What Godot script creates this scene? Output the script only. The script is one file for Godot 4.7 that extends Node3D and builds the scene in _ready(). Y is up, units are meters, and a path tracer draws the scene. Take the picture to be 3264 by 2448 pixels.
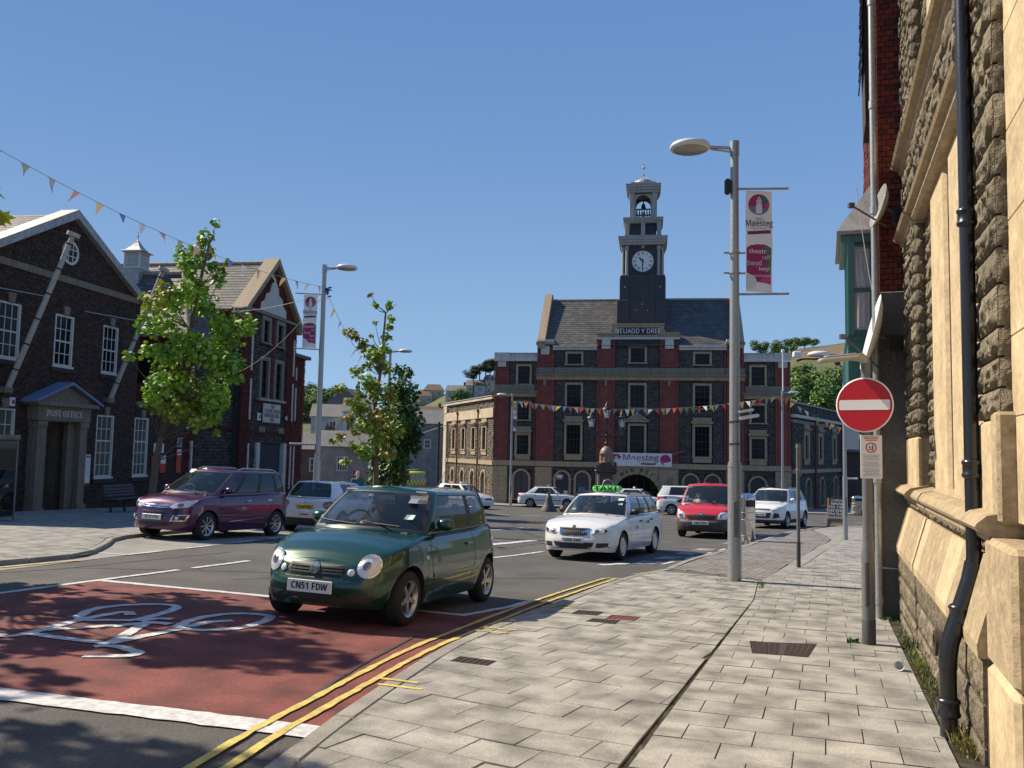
extends Node3D
# A town square on a slope: road and pavements,a stone town hall with a clock tower,brick buildings,cars,lamps,trees.
# World: x to the right,y up,z towards the viewer. "d" is the distance ahead (z = -d). Units are metres.
const EYE:=1.66
var M:={}
var T:={}
var rng:=RandomNumberGenerator.new()
var taken:={}
class MB:
	var v:=PackedVector3Array()
	var n:=PackedVector3Array()
	var c:=PackedColorArray()
	var col:=Color(1,1,1)
	var tinted:=false
	var xf:=Transform3D.IDENTITY
	func t3(a: Vector3,b: Vector3,e: Vector3,na: Vector3,nb: Vector3,ne: Vector3):
		v.append(xf * a); v.append(xf * e); v.append(xf * b)
		var q:=xf.basis
		n.append((q * na).normalized()); n.append((q * ne).normalized()); n.append((q * nb).normalized())
		if tinted:
			c.append(col); c.append(col); c.append(col)
	func tri(a: Vector3,b: Vector3,e: Vector3):
		var k:=(b - a).cross(e - a)
		if k.length_squared() < 1e-16: return
		t3(a,b,e,k,k,k)
	func quad(a: Vector3,b: Vector3,e: Vector3,f: Vector3):
		tri(a,b,e); tri(a,e,f)
	func quadn(a: Vector3,b: Vector3,e: Vector3,f: Vector3,na: Vector3,nb: Vector3,ne: Vector3,nf: Vector3):
		t3(a,b,e,na,nb,ne); t3(a,e,f,na,ne,nf)
	func box(p: Vector3,q: Vector3):
		var a:=Vector3(p.x,p.y,p.z); var b:=Vector3(q.x,p.y,p.z); var e:=Vector3(q.x,q.y,p.z); var f:=Vector3(p.x,q.y,p.z)
		var g:=Vector3(p.x,p.y,q.z); var h:=Vector3(q.x,p.y,q.z); var i:=Vector3(q.x,q.y,q.z); var j:=Vector3(p.x,q.y,q.z)
		quad(g,h,i,j); quad(b,a,f,e); quad(a,g,j,f); quad(h,b,e,i); quad(j,i,e,f); quad(a,b,h,g)
	func cbox(m: Vector3,s: Vector3):
		box(m - s * 0.5,m + s * 0.5)
	func bbox(m: Vector3,s: Vector3,k:=0.02):   # box with chamfered edges
		var h:=s * 0.5
		k = minf(k,minf(h.x,minf(h.y,h.z)) * 0.9)
		var P:=func(ax: int,sx: float,sy: float,sz: float) -> Vector3:
			var r:=Vector3(sx * (h.x - k),sy * (h.y - k),sz * (h.z - k))
			r[ax] += k * [sx,sy,sz][ax]
			return m + r
		for ax in 3:
			for sg in [-1.0,1.0]:
				var l:=[]
				for e in [[-1.0,-1.0],[1.0,-1.0],[1.0,1.0],[-1.0,1.0]]:
					var w:=[0.0,0.0,0.0]
					w[ax] = sg; w[(ax + 1) % 3] = e[0]; w[(ax + 2) % 3] = e[1]
					l.append(P.call(ax,w[0],w[1],w[2]))
				if sg > 0: quad(l[0],l[1],l[2],l[3])
				else: quad(l[3],l[2],l[1],l[0])
			var b1:=(ax + 1) % 3; var b2:=(ax + 2) % 3
			for s1 in [-1.0,1.0]:
				for s2 in [-1.0,1.0]:   # edge along ax
					var w0:=[0.0,0.0,0.0]; var w1:=[0.0,0.0,0.0]
					w0[ax] = -1.0; w1[ax] = 1.0; w0[b1] = s1; w1[b1] = s1; w0[b2] = s2; w1[b2] = s2
					var a: Vector3 = P.call(b1,w0[0],w0[1],w0[2]); var b: Vector3 = P.call(b1,w1[0],w1[1],w1[2])
					var e2: Vector3 = P.call(b2,w1[0],w1[1],w1[2]); var f: Vector3 = P.call(b2,w0[0],w0[1],w0[2])
					if s1 * s2 > 0: quad(a,f,e2,b)
					else: quad(a,b,e2,f)
		for sx in [-1.0,1.0]:
			for sy in [-1.0,1.0]:
				for sz in [-1.0,1.0]:
					var a: Vector3 = P.call(0,sx,sy,sz); var b: Vector3 = P.call(1,sx,sy,sz); var e: Vector3 = P.call(2,sx,sy,sz)
					if sx * sy * sz > 0: tri(a,b,e)
					else: tri(a,e,b)
	func tube(path: Array,rad,seg:=8,caps:=true):
		var rings:=[]
		var side:=Vector3.ZERO
		for i in path.size():
			var p: Vector3 = path[i]
			var dir: Vector3 = ((path[mini(i + 1,path.size() - 1)] as Vector3) - (path[maxi(i - 1,0)] as Vector3)).normalized()
			if side == Vector3.ZERO: side = dir.cross(Vector3.UP if absf(dir.y) < 0.9 else Vector3.RIGHT).normalized()
			side = (side - dir * side.dot(dir)).normalized()
			var up:=side.cross(dir)
			var r: float = rad[i] if rad is Array else rad
			var ring:=[]
			for k in seg:
				var a:=TAU * k / seg
				var o:=side * cos(a) + up * sin(a)
				ring.append([p + o * r,o])
			rings.append([ring,p,dir])
		for i in rings.size() - 1:
			for k in seg:
				var a = rings[i][0][k]; var b = rings[i][0][(k + 1) % seg]; var e = rings[i + 1][0][(k + 1) % seg]; var f = rings[i + 1][0][k]
				quadn(a[0],f[0],e[0],b[0],a[1],f[1],e[1],b[1])
		if caps:
			var r0 = rings[0]; var r1 = rings[-1]
			for k in seg:
				tri(r0[1],r0[0][k][0],r0[0][(k + 1) % seg][0])
				tri(r1[1],r1[0][(k + 1) % seg][0],r1[0][k][0])
	func cyl(a: Vector3,b: Vector3,r0: float,r1:=-1.0,seg:=12,caps:=true):
		tube([a,b],[r0,r0 if r1 < 0 else r1],seg,caps)
	func lathe(prof: Array,seg:=16,at:=Vector3.ZERO,crease:=0.5):   # prof: Vector2(radius,y) from bottom up
		for i in prof.size() - 1:
			var p: Vector2 = prof[i]; var q: Vector2 = prof[i + 1]
			var d:=(q - p).normalized()
			var nn:=Vector2(d.y,-d.x)
			var n0:=nn; var n1:=nn
			if i > 0:
				var dd: Vector2 = (p - (prof[i - 1] as Vector2)).normalized()
				if dd.dot(d) > crease: n0 = (nn + Vector2(dd.y,-dd.x)).normalized()
			if i + 2 < prof.size():
				var dd: Vector2 = ((prof[i + 2] as Vector2) - q).normalized()
				if dd.dot(d) > crease: n1 = (nn + Vector2(dd.y,-dd.x)).normalized()
			for k in seg:
				var a0:=TAU * k / seg; var a1:=TAU * (k + 1) / seg
				var u:=Vector3(cos(a0),0,sin(a0)); var w:=Vector3(cos(a1),0,sin(a1))
				var y0:=Vector3(0,p.y,0) + at; var y1:=Vector3(0,q.y,0) + at
				var U:=Vector3.UP
				if p.x > 1e-5: t3(y0 + w * p.x,y0 + u * p.x,y1 + u * q.x,w * n0.x + U * n0.y,u * n0.x + U * n0.y,u * n1.x + U * n1.y)
				if q.x > 1e-5: t3(y0 + w * p.x,y1 + u * q.x,y1 + w * q.x,w * n0.x + U * n0.y,u * n1.x + U * n1.y,w * n1.x + U * n1.y)
	func prism(poly: PackedVector2Array,z0: float,z1: float,back:=true):   # outline in x,y pushed from z0 to z1
		if Geometry2D.is_polygon_clockwise(poly): poly.reverse()
		var ix:=Geometry2D.triangulate_polygon(poly)
		for i in range(0,ix.size(),3):
			var a:=poly[ix[i]]; var b:=poly[ix[i + 1]]; var e:=poly[ix[i + 2]]
			if (b - a).cross(e - a) < 0:
				var s:=b; b = e; e = s
			tri(Vector3(a.x,a.y,z1),Vector3(b.x,b.y,z1),Vector3(e.x,e.y,z1))
			if back: tri(Vector3(a.x,a.y,z0),Vector3(e.x,e.y,z0),Vector3(b.x,b.y,z0))
		for i in poly.size():
			var a:=poly[i]; var b:=poly[(i + 1) % poly.size()]
			quad(Vector3(a.x,a.y,z0),Vector3(b.x,b.y,z0),Vector3(b.x,b.y,z1),Vector3(a.x,a.y,z1))
	func ball(m: Vector3,r: Vector3,seg:=12,rows:=8):
		for i in rows:
			for k in seg:
				var q:=[]
				for e in [[i,k],[i,k + 1],[i + 1,k + 1],[i + 1,k]]:
					var la: float = PI * e[0] / rows - PI / 2; var lo: float = TAU * e[1] / seg
					q.append(Vector3(cos(la) * cos(lo),sin(la),cos(la) * sin(lo)))
				var nn:=[]
				for p in q: nn.append(Vector3(p.x / r.x,p.y / r.y,p.z / r.z))
				if i > 0: t3(m + q[0] * r,m + q[2] * r,m + q[1] * r,nn[0],nn[2],nn[1])
				if i < rows - 1: t3(m + q[0] * r,m + q[3] * r,m + q[2] * r,nn[0],nn[3],nn[2])
	func mesh() -> ArrayMesh:
		var a:=[]
		a.resize(Mesh.ARRAY_MAX)
		a[Mesh.ARRAY_VERTEX] = v; a[Mesh.ARRAY_NORMAL] = n
		if tinted: a[Mesh.ARRAY_COLOR] = c
		var m:=ArrayMesh.new()
		m.add_surface_from_arrays(Mesh.PRIMITIVE_TRIANGLES,a)
		return m
# ---------------------------------------------------------------- scene helpers
func P3(x: float,y: float,z: float) -> Vector3: return Vector3(x,y,z)
func P2(x: float,y: float) -> Vector2: return Vector2(x,y)
func X3(b: Basis,o: Vector3) -> Transform3D: return Transform3D(b,o)
func C(r: float,g: float,b: float) -> Color: return Color(r,g,b)
func PVA(a: Array) -> PackedVector2Array: return PackedVector2Array(a)
func rr(a: float,b: float) -> float: return rng.randf_range(a,b)
func nb() -> MB: return MB.new()
func bb(called: String,m: Material,o: Node3D,p: Vector3,s: Vector3,k:=0.02) -> MeshInstance3D:
	var q:=MB.new()
	q.bbox(p,s,k)
	return part(called,q,m,o)
func gy(x: float,d: float) -> float:
	return -0.037 * clampf(d,-15.0,150.0) + 0.03 * clampf(-x,0.0,10.0)
func at(x: float,d: float,h:=0.0) -> Vector3:
	return P3(x,gy(x,d) + h,-d)
func numbered(called: String) -> String:
	if not taken.has(called):
		taken[called] = 0
		return called
	taken[called] += 1
	return "%s_%03d" % [called,taken[called]]
func tag(o: Node,label:="",category:="",group:="",kind:="") -> Node:
	if label: o.set_meta("label",label)
	if category: o.set_meta("category",category)
	if group: o.set_meta("group",group)
	if kind: o.set_meta("kind",kind)
	return o
func thing(called: String,label: String,category: String,p:=Vector3.ZERO,turn:=0.0,group:="") -> Node3D:
	var o:=Node3D.new()
	o.name = numbered(called)
	add_child(o)
	o.position = p; o.rotation.y = turn
	return tag(o,label,category,group)
func part(called: String,mb,mat: Material,parent: Node3D) -> MeshInstance3D:
	var o:=MeshInstance3D.new()
	o.name = called if parent != self else numbered(called)
	o.mesh = mb.mesh() if mb is MB else mb
	if mat: o.material_override = mat
	parent.add_child(o,true)
	return o
func ground_part(called: String,mb,mat: Material) -> MeshInstance3D:
	var o:=part(called,mb,mat,self)
	o.set_meta("kind","structure")
	return o
func copy(o: Node3D,label:="",p:=Vector3.INF,turn:=INF) -> Node3D:
	var c: Node3D = o.duplicate()
	c.name = numbered(String(o.name).rstrip("0123456789_") if String(o.name).right(3).is_valid_int() else String(o.name))
	add_child(c)
	if p != Vector3.INF: c.position = p
	if turn != INF: c.rotation.y = turn
	if label: c.set_meta("label",label)
	return c
func lettering(text: String,size: float,mat: Material,parent: Node3D,p: Vector3,basis:=Basis.IDENTITY,font:="Droid Sans",weight:=700,squeeze:=1.0) -> MeshInstance3D:
	var f:=SystemFont.new()
	f.font_names = PackedStringArray([font]); f.font_weight = weight
	var t:=TextMesh.new()
	t.text = text; t.font = f; t.font_size = 32; t.pixel_size = size / 32.0; t.depth = 0.004; t.curve_step = 2.0
	var o:=part("lettering",t,mat,parent)
	o.transform = X3(basis * Basis.from_scale(P3(squeeze,1,1)),p)
	return o
func lin(r: float,g: float,b: float) -> Color:
	return C(r,g,b).linear_to_srgb()
func noise_image(seed_: int,freq: float,octaves: int,size:=512,cell:=false) -> PackedByteArray:
	var f:=FastNoiseLite.new()
	f.seed = seed_; f.frequency = freq; f.fractal_octaves = octaves
	f.noise_type = FastNoiseLite.TYPE_CELLULAR if cell else FastNoiseLite.TYPE_SIMPLEX_SMOOTH
	if cell: f.cellular_return_type = FastNoiseLite.RETURN_CELL_VALUE
	var im:=f.get_seamless_image(size,size)
	im.convert(Image.FORMAT_L8)
	return im.get_data()
func grey_tex(layers: Array,lo: float,hi: float,size:=512,gamma:=1.0) -> ImageTexture:
	var out:=PackedByteArray()
	out.resize(size * size)
	var lut:=PackedByteArray()
	lut.resize(256)
	for i in 256: lut[i] = int(clampf(C(1,1,1).lerp(C(0,0,0),1.0 - lerpf(lo,hi,pow(i / 255.0,gamma))).linear_to_srgb().r,0,1) * 255)
	var tot:=0.0
	for l in layers: tot += l[1]
	var w:=[]
	for l in layers: w.append(l[1] / tot)
	if layers.size() == 1:
		var a: PackedByteArray = layers[0][0]
		for i in size * size: out[i] = lut[a[i]]
	elif layers.size() == 2:
		var a: PackedByteArray = layers[0][0]; var b: PackedByteArray = layers[1][0]
		var wa: float = w[0]; var wb: float = w[1]
		for i in size * size: out[i] = lut[int(a[i] * wa + b[i] * wb)]
	else:
		var a: PackedByteArray = layers[0][0]; var b: PackedByteArray = layers[1][0]; var e: PackedByteArray = layers[2][0]
		var wa: float = w[0]; var wb: float = w[1]; var we: float = w[2]
		for i in size * size: out[i] = lut[int(a[i] * wa + b[i] * wb + e[i] * we)]
	var im:=Image.create_from_data(size,size,false,Image.FORMAT_L8,out)
	return ImageTexture.create_from_image(im)
func make_textures():
	var fine:=noise_image(1,0.16,2)
	var mid:=noise_image(2,0.03,4)
	var big:=noise_image(3,0.008,4)
	var speck:=noise_image(4,0.35,1)
	var cell:=noise_image(5,0.09,1,512,true)
	var cells2:=noise_image(6,0.2,1,512,true)
	T.grit = grey_tex([[speck,0.5],[fine,0.3],[cells2,0.4]],0.35,1.0)
	T.mottle = grey_tex([[mid,0.7],[fine,0.3]],0.55,1.0)
	T.blotch = grey_tex([[big,0.75],[mid,0.3]],0.45,1.0)
	T.patch = grey_tex([[big,1.0]],0.3,1.25)
	T.rock = grey_tex([[mid,0.5],[fine,0.35],[big,0.3]],0.3,1.0)
	T.bump_rock = grey_tex([[mid,0.7],[fine,0.35]],0.0,1.0)
	T.bump_grit = grey_tex([[speck,0.5],[cells2,0.6]],0.0,1.0)
	T.bump_cell = grey_tex([[cell,0.6],[fine,0.4]],0.0,1.0)
	var st:=FastNoiseLite.new()
	st.seed = 8; st.frequency = 0.03; st.fractal_octaves = 3
	var im:=Image.create(512,512,false,Image.FORMAT_L8)
	for y in 512:
		for x in 512:
			var k:=clampf(0.5 + 0.75 * st.get_noise_3d(sin(x * TAU / 512) * 160,cos(x * TAU / 512) * 160,sin(y * TAU / 512) * 18) ,0,1)
			im.set_pixel(x,y,C(1,1,1) * lerpf(0.8,1.0,k))
	T.streak = ImageTexture.create_from_image(im)
func mat(key: String,c: Color,rough:=0.8,tex:="",scale:=1.0,o:={}) -> StandardMaterial3D:
	var m:=StandardMaterial3D.new()
	m.resource_name = key
	var gain:=1.0
	if tex:
		gain = {"grit": 1.45,"mottle": 1.28,"blotch": 1.35,"rock": 1.5,"streak": 1.1,"patch": 1.25}[tex]
		m.albedo_texture = T[tex]
		m.uv1_triplanar = true; m.uv1_world_triplanar = o.get("world",true)
		m.uv1_scale = Vector3.ONE * scale
		m.uv1_triplanar_sharpness = 4.0
	var over: String = o.get("over","")
	if over:
		gain *= {"grit": 1.45,"mottle": 1.28,"blotch": 1.35,"rock": 1.5,"streak": 1.1,"patch": 1.25}[over]
		m.detail_enabled = true; m.detail_albedo = T[over]; m.detail_blend_mode = BaseMaterial3D.BLEND_MODE_MUL
		m.detail_uv_layer = BaseMaterial3D.DETAIL_UV_2
		m.uv2_triplanar = true; m.uv2_world_triplanar = o.get("world",true)
		m.uv2_scale = Vector3.ONE * float(o.get("over_scale",0.2))
	m.albedo_color = C(minf(c.r * gain,1),minf(c.g * gain,1),minf(c.b * gain,1)).linear_to_srgb()
	m.roughness = rough
	m.metallic = o.get("metal",0.0)
	m.metallic_specular = o.get("spec",0.5)
	if o.get("vc",false): m.vertex_color_use_as_albedo = true
	if o.has("bump"):
		m.heightmap_enabled = true; m.heightmap_texture = T[o.bump]; m.heightmap_scale = o.get("bump_cm",0.5)
		if not tex:
			m.uv1_triplanar = true; m.uv1_world_triplanar = o.get("world",true); m.uv1_scale = Vector3.ONE * scale
	if o.has("coat"):
		m.clearcoat_enabled = true; m.clearcoat = o.coat; m.clearcoat_roughness = o.get("coat_rough",0.03)
	if o.has("back"):
		m.backlight_enabled = true; m.backlight = o.back
	if o.has("alpha"):
		m.transparency = BaseMaterial3D.TRANSPARENCY_ALPHA
		m.albedo_color.a = o.alpha
	if o.has("glow"):
		m.emission_enabled = true; m.emission = o.glow
	M[key] = m
	return m
func make_materials():
	mat("asphalt",C(0.088,0.085,0.08),0.86,"grit",0.55,{"over": "blotch","over_scale": 0.11,"bump": "bump_grit","bump_cm": 0.7,"spec": 0.4})
	mat("asphalt_patch",C(0.04,0.04,0.04),0.9,"grit",0.55,{"over": "blotch","over_scale": 0.1})
	mat("red_road",C(0.15,0.04,0.034),0.9,"grit",0.6,{"over": "patch","over_scale": 0.3,"bump": "bump_grit","bump_cm": 0.4})
	mat("white_paint",C(0.62,0.61,0.57),0.75,"rock",0.9,{"over": "mottle","over_scale": 0.5})
	mat("yellow_paint",C(0.6,0.41,0.11),0.75,"rock",0.9,{"over": "mottle","over_scale": 0.4})
	for k in 5:
		var s: float = [1.0,0.9,1.1,0.96,1.05][k]
		mat("slab%d" % k,C(0.268,0.257,0.234) * s,0.9,"grit",1.1,{"over": "patch","over_scale": 0.42,"bump": "bump_grit","bump_cm": 0.25})
	mat("joint",C(0.1,0.092,0.075),0.95,"grit",1.0)
	mat("kerb",C(0.26,0.245,0.215),0.88,"grit",0.9,{"over": "blotch","over_scale": 0.3,"bump": "bump_grit","bump_cm": 0.25})
	mat("sett",C(0.215,0.2,0.185),0.88,"grit",1.0,{"over": "blotch","over_scale": 0.15,"vc": true})
	mat("bay",C(0.23,0.22,0.2),0.9,"grit",0.6,{"over": "blotch","over_scale": 0.12})
	mat("soil",C(0.07,0.055,0.035),0.95,"rock",1.5)
	mat("iron",C(0.075,0.05,0.038),0.6,"rock",2.0,{"metal": 0.3})
	mat("iron_red",C(0.2,0.06,0.045),0.7,"rock",2.0)
	mat("hall_stone",C(1,1,1),0.85,"rock",0.8,{"vc": true,"over": "blotch","over_scale": 0.25})
	mat("hall_back",C(0.045,0.047,0.05),0.95,"rock",0.8)
	mat("bath_stone",C(0.4,0.31,0.2),0.8,"rock",0.7,{"over": "streak","over_scale": 0.35})
	mat("bath_grey",C(0.25,0.22,0.17),0.85,"rock",0.7,{"over": "streak","over_scale": 0.35})
	mat("white_trim",C(0.6,0.58,0.53),0.7,"mottle",0.7,{"over": "streak","over_scale": 0.4})
	mat("red_render",C(0.2,0.055,0.044),0.85,"mottle",0.8,{"over": "blotch","over_scale": 0.3})
	mat("slate",C(1,1,1),0.6,"mottle",1.2,{"vc": true,"over": "blotch","over_scale": 0.2})
	mat("lead",C(0.36,0.355,0.34),0.55,"blotch",0.8,{"metal": 0.35})
	mat("tower_dark",C(0.045,0.047,0.055),0.6,"rock",0.5,{"over": "streak","over_scale": 0.25})
	mat("tower_trim",C(0.4,0.39,0.36),0.7,"mottle",0.9,{"over": "streak","over_scale": 0.3})
	mat("brick",C(1,1,1),0.88,"rock",1.6,{"vc": true,"bump": "bump_rock","bump_cm": 0.3})
	mat("mortar",C(0.16,0.135,0.11),0.95,"mottle",1.5)
	mat("dark_mortar",C(0.045,0.035,0.03),0.95,"mottle",1.5)
	mat("po_stone",C(0.22,0.185,0.14),0.85,"rock",0.8,{"over": "streak","over_scale": 0.3})
	mat("grey_render",C(0.12,0.118,0.115),0.9,"grit",1.0,{"bump": "bump_cell","bump_cm": 2.5,"over": "blotch","over_scale": 0.25})
	mat("rock_stone",C(1,1,1),0.9,"rock",1.3,{"vc": true,"bump": "bump_rock","bump_cm": 4.0,"over": "blotch","over_scale": 0.6})
	mat("ashlar",C(0.5,0.39,0.24),0.8,"mottle",0.9,{"over": "blotch","over_scale": 0.5,"bump": "bump_rock","bump_cm": 0.25})
	mat("ashlar_worn",C(0.36,0.28,0.175),0.85,"rock",1.0,{"over": "blotch","over_scale": 0.8,"bump": "bump_rock","bump_cm": 0.8})
	mat("stone_mortar",C(0.2,0.17,0.125),0.95,"rock",1.5)
	mat("white_wood",C(0.55,0.55,0.52),0.5,"mottle",1.0)
	mat("green_wood",C(0.028,0.155,0.125),0.45,"mottle",0.7,{"coat": 0.3,"coat_rough": 0.2})
	mat("navy_wood",C(0.02,0.025,0.04),0.5)
	mat("window_glass",C(0.008,0.008,0.009),0.08,"",1.0,{"spec": 0.28})
	mat("pale_glass",C(0.09,0.095,0.095),0.07,"",1.0,{"spec": 0.5})
	mat("clear_pane",C(0.75,0.8,0.8),0.03,"",1.0,{"alpha": 0.22})
	mat("galvanised",C(0.36,0.37,0.37),0.42,"mottle",1.3,{"metal": 0.55})
	mat("grey_paint",C(0.13,0.135,0.14),0.45,"mottle",1.2)
	mat("dark_grey",C(0.06,0.06,0.062),0.6,"mottle",1.0)
	mat("steel",C(0.62,0.62,0.63),0.14,"",1.0,{"metal": 1.0})
	mat("black_paint",C(0.012,0.013,0.016),0.3,"mottle",1.5,{"coat": 0.4,"coat_rough": 0.15,"bump": "bump_grit","bump_cm": 0.1})
	mat("black_plastic",C(0.02,0.02,0.021),0.55)
	mat("black_iron",C(0.02,0.018,0.016),0.5,"mottle",2.0)
	mat("white_plastic",C(0.7,0.7,0.68),0.4)
	mat("lamp_white",C(0.62,0.64,0.66),0.35)
	mat("lamp_glass",C(0.3,0.3,0.27),0.25)
	mat("sign_red",C(0.42,0.008,0.012),0.35)
	mat("sign_white",C(0.72,0.72,0.72),0.35)
	mat("sign_blue",C(0.01,0.07,0.33),0.35)
	mat("red_print",C(0.5,0.05,0.03),0.5)
	mat("orange_print",C(0.55,0.1,0.02),0.5)
	mat("black_print",C(0.012,0.012,0.014),0.5)
	mat("grey_print",C(0.3,0.3,0.31),0.6)
	mat("cloth_white",C(0.7,0.69,0.68),0.7,"",1.0,{"back": C(0.35,0.35,0.35)})
	mat("magenta",C(0.33,0.022,0.13),0.65)
	mat("pink",C(0.52,0.06,0.25),0.65)
	mat("teal_print",C(0.06,0.17,0.12),0.65)
	mat("slate_print",C(0.16,0.2,0.33),0.65)
	mat("navy_print",C(0.04,0.03,0.08),0.6)
	mat("purple_print",C(0.16,0.02,0.1),0.6)
	mat("rope",C(0.3,0.29,0.27),0.8)
	for e in [["flag_red",C(0.55,0.03,0.025)],["flag_yellow",C(0.68,0.42,0.03)],["flag_blue",C(0.02,0.12,0.45)],["flag_green",C(0.02,0.2,0.07)],["flag_white",C(0.7,0.69,0.66)],["flag_orange",C(0.6,0.12,0.02)]]:
		mat(e[0],e[1],0.6,"",1.0,{"back": C(0.4,0.4,0.4)})
	mat("timber",C(0.4,0.2,0.07),0.5,"streak",1.5)
	mat("pole_wood",C(0.42,0.4,0.36),0.7,"rock",1.5)
	mat("chalkboard",C(0.04,0.045,0.045),0.7,"blotch",2.0)
	mat("granite",C(0.25,0.16,0.12),0.5,"grit",1.2)
	mat("memorial_dark",C(0.05,0.035,0.03),0.4,"grit",1.2)
	mat("bark",C(0.14,0.11,0.075),0.9,"rock",2.0,{"bump": "bump_rock","bump_cm": 1.0})
	mat("leaf",C(1,1,1),0.55,"",1.0,{"vc": true,"back": C(0.55,0.6,0.25)})
	mat("far_leaf",C(1,1,1),0.8,"",1.0,{"vc": true,"back": C(0.25,0.25,0.15)})
	mat("weed",C(1,1,1),0.7,"",1.0,{"vc": true,"back": C(0.4,0.45,0.2)})
	mat("hill_grass",C(0.09,0.1,0.032),0.95,"blotch",0.02,{"over": "rock","over_scale": 0.09})
	mat("hill_wood",C(0.04,0.065,0.018),0.95,"rock",0.05)
	mat("bracken",C(0.15,0.1,0.05),0.95,"rock",0.06)
	for e in [["wall_cream",C(0.5,0.42,0.3)],["wall_pale",C(0.42,0.42,0.43)],["wall_pink",C(0.33,0.26,0.22)],["wall_grey",C(0.2,0.2,0.2)],["wall_brown",C(0.14,0.085,0.065)],["wall_white",C(0.6,0.58,0.53)]]:
		mat(e[0],e[1],0.9,"mottle",0.4,{"over": "blotch","over_scale": 0.12})
	mat("roof_grey",C(0.15,0.145,0.14),0.8,"rock",0.4,{"over": "blotch","over_scale": 0.1})
	mat("roof_brown",C(0.16,0.105,0.08),0.8,"rock",0.4,{"over": "blotch","over_scale": 0.1})
	mat("tyre",C(0.016,0.016,0.016),0.85)
	mat("rim",C(0.5,0.5,0.5),0.3,"",1.0,{"metal": 0.8})
	mat("rim_dark",C(0.03,0.03,0.03),0.6)
	mat("car_glass",C(0.03,0.045,0.045),0.015,"",1.0,{"alpha": 0.3,"spec": 0.6})
	mat("dark_car_glass",C(0.012,0.014,0.018),0.02,"",1.0,{"alpha": 0.82,"spec": 0.6})
	mat("interior",C(0.03,0.03,0.032),0.8)
	mat("seat_cloth",C(0.05,0.052,0.056),0.9)
	mat("lens",C(0.66,0.67,0.68),0.3,"",1.0,{"metal": 0.25,"coat": 0.6})
	mat("lens_dark",C(0.2,0.2,0.21),0.1,"",1.0,{"metal": 0.7,"coat": 1.0})
	mat("chrome",C(0.75,0.75,0.76),0.08,"",1.0,{"metal": 1.0})
	mat("tail_red",C(0.35,0.01,0.012),0.15,"",1.0,{"coat": 1.0})
	mat("amber",C(0.6,0.2,0.02),0.2,"",1.0,{"coat": 1.0})
	mat("plate_white",C(0.72,0.72,0.7),0.4)
	mat("plate_yellow",C(0.65,0.42,0.03),0.4)
	mat("paint_green",C(0.002,0.042,0.022),0.28,"",1.0,{"metal": 0.3,"coat": 1.0})
	mat("paint_purple",C(0.075,0.004,0.055),0.28,"",1.0,{"metal": 0.3,"coat": 1.0})
	mat("paint_white",C(0.68,0.68,0.67),0.35,"",1.0,{"coat": 1.0})
	mat("paint_red",C(0.5,0.016,0.02),0.35,"",1.0,{"coat": 1.0})
	mat("paint_dark",C(0.02,0.025,0.03),0.3,"",1.0,{"coat": 1.0})
	mat("bumper_grey",C(0.045,0.045,0.048),0.6)
	mat("taxi_green",C(0.12,0.62,0.1),0.35,"",1.0,{"coat": 0.5})
	mat("hi_yellow",C(0.62,0.72,0.05),0.5)
	mat("alu",C(0.38,0.39,0.4),0.45,"",1.0,{"metal": 0.6})
	mat("mint_paper",C(0.5,0.68,0.62),0.6)
	mat("skin",C(0.45,0.24,0.17),0.6)
	mat("hair_grey",C(0.28,0.26,0.24),0.8)
	mat("hair_fair",C(0.6,0.52,0.38),0.8)
	mat("cloth_dark",C(0.02,0.022,0.026),0.9)
	mat("cloth_teal",C(0.03,0.13,0.16),0.85)
	mat("cloth_blue",C(0.03,0.05,0.09),0.9)
func drape(mb: MB,poly: PackedVector2Array,h: float,cell:=1.0):
	var lo:=P2(INF,INF); var hi:=-lo
	for p in poly:
		lo = lo.min(p); hi = hi.max(p)
	var xs:=[]; var x:=floorf(lo.x / cell) * cell
	while x < hi.x: xs.append(x); x += cell
	var d:=floorf(lo.y / cell) * cell
	while d < hi.y:
		for x0 in xs:
			var r:=PVA([P2(x0,d),P2(x0 + cell,d),P2(x0 + cell,d + cell),P2(x0,d + cell)])
			for q in Geometry2D.intersect_polygons(poly,r):
				var ix:=Geometry2D.triangulate_polygon(q)
				for i in range(0,ix.size(),3):
					var a:=q[ix[i]]; var b:=q[ix[i + 1]]; var e:=q[ix[i + 2]]
					if (b - a).cross(e - a) < 0:
						var s:=b; b = e; e = s
					mb.t3(at(a.x,a.y,h),at(b.x,b.y,h),at(e.x,e.y,h),Vector3.UP,Vector3.UP,Vector3.UP)
		d += cell
func resample(pts: Array,step: float) -> Array:
	var out:=[]
	for i in pts.size() - 1:
		var a: Vector2 = pts[i]; var b: Vector2 = pts[i + 1]
		var n:=maxi(1,int(round(a.distance_to(b) / step)))
		for k in n: out.append(a.lerp(b,float(k) / n))
	out.append(pts[-1])
	return out
func smooth_line(pts: Array,step: float) -> Array:
	var c:=Curve2D.new()
	for i in pts.size():
		var p: Vector2 = pts[i]
		var t: Vector2 = ((pts[mini(i + 1,pts.size() - 1)] as Vector2) - (pts[maxi(i - 1,0)] as Vector2)) / 6.0
		c.add_point(p,-t,t)
	var n:=int(c.get_baked_length() / step)
	var out:=[]
	for k in n + 1: out.append(c.sample_baked(c.get_baked_length() * k / n,true))
	return out
func offset_line(pts: Array,w: float) -> Array:
	var out:=[]
	for i in pts.size():
		var t: Vector2 = ((pts[mini(i + 1,pts.size() - 1)] as Vector2) - (pts[maxi(i - 1,0)] as Vector2)).normalized()
		out.append((pts[i] as Vector2) + P2(t.y,-t.x) * w)
	return out
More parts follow.
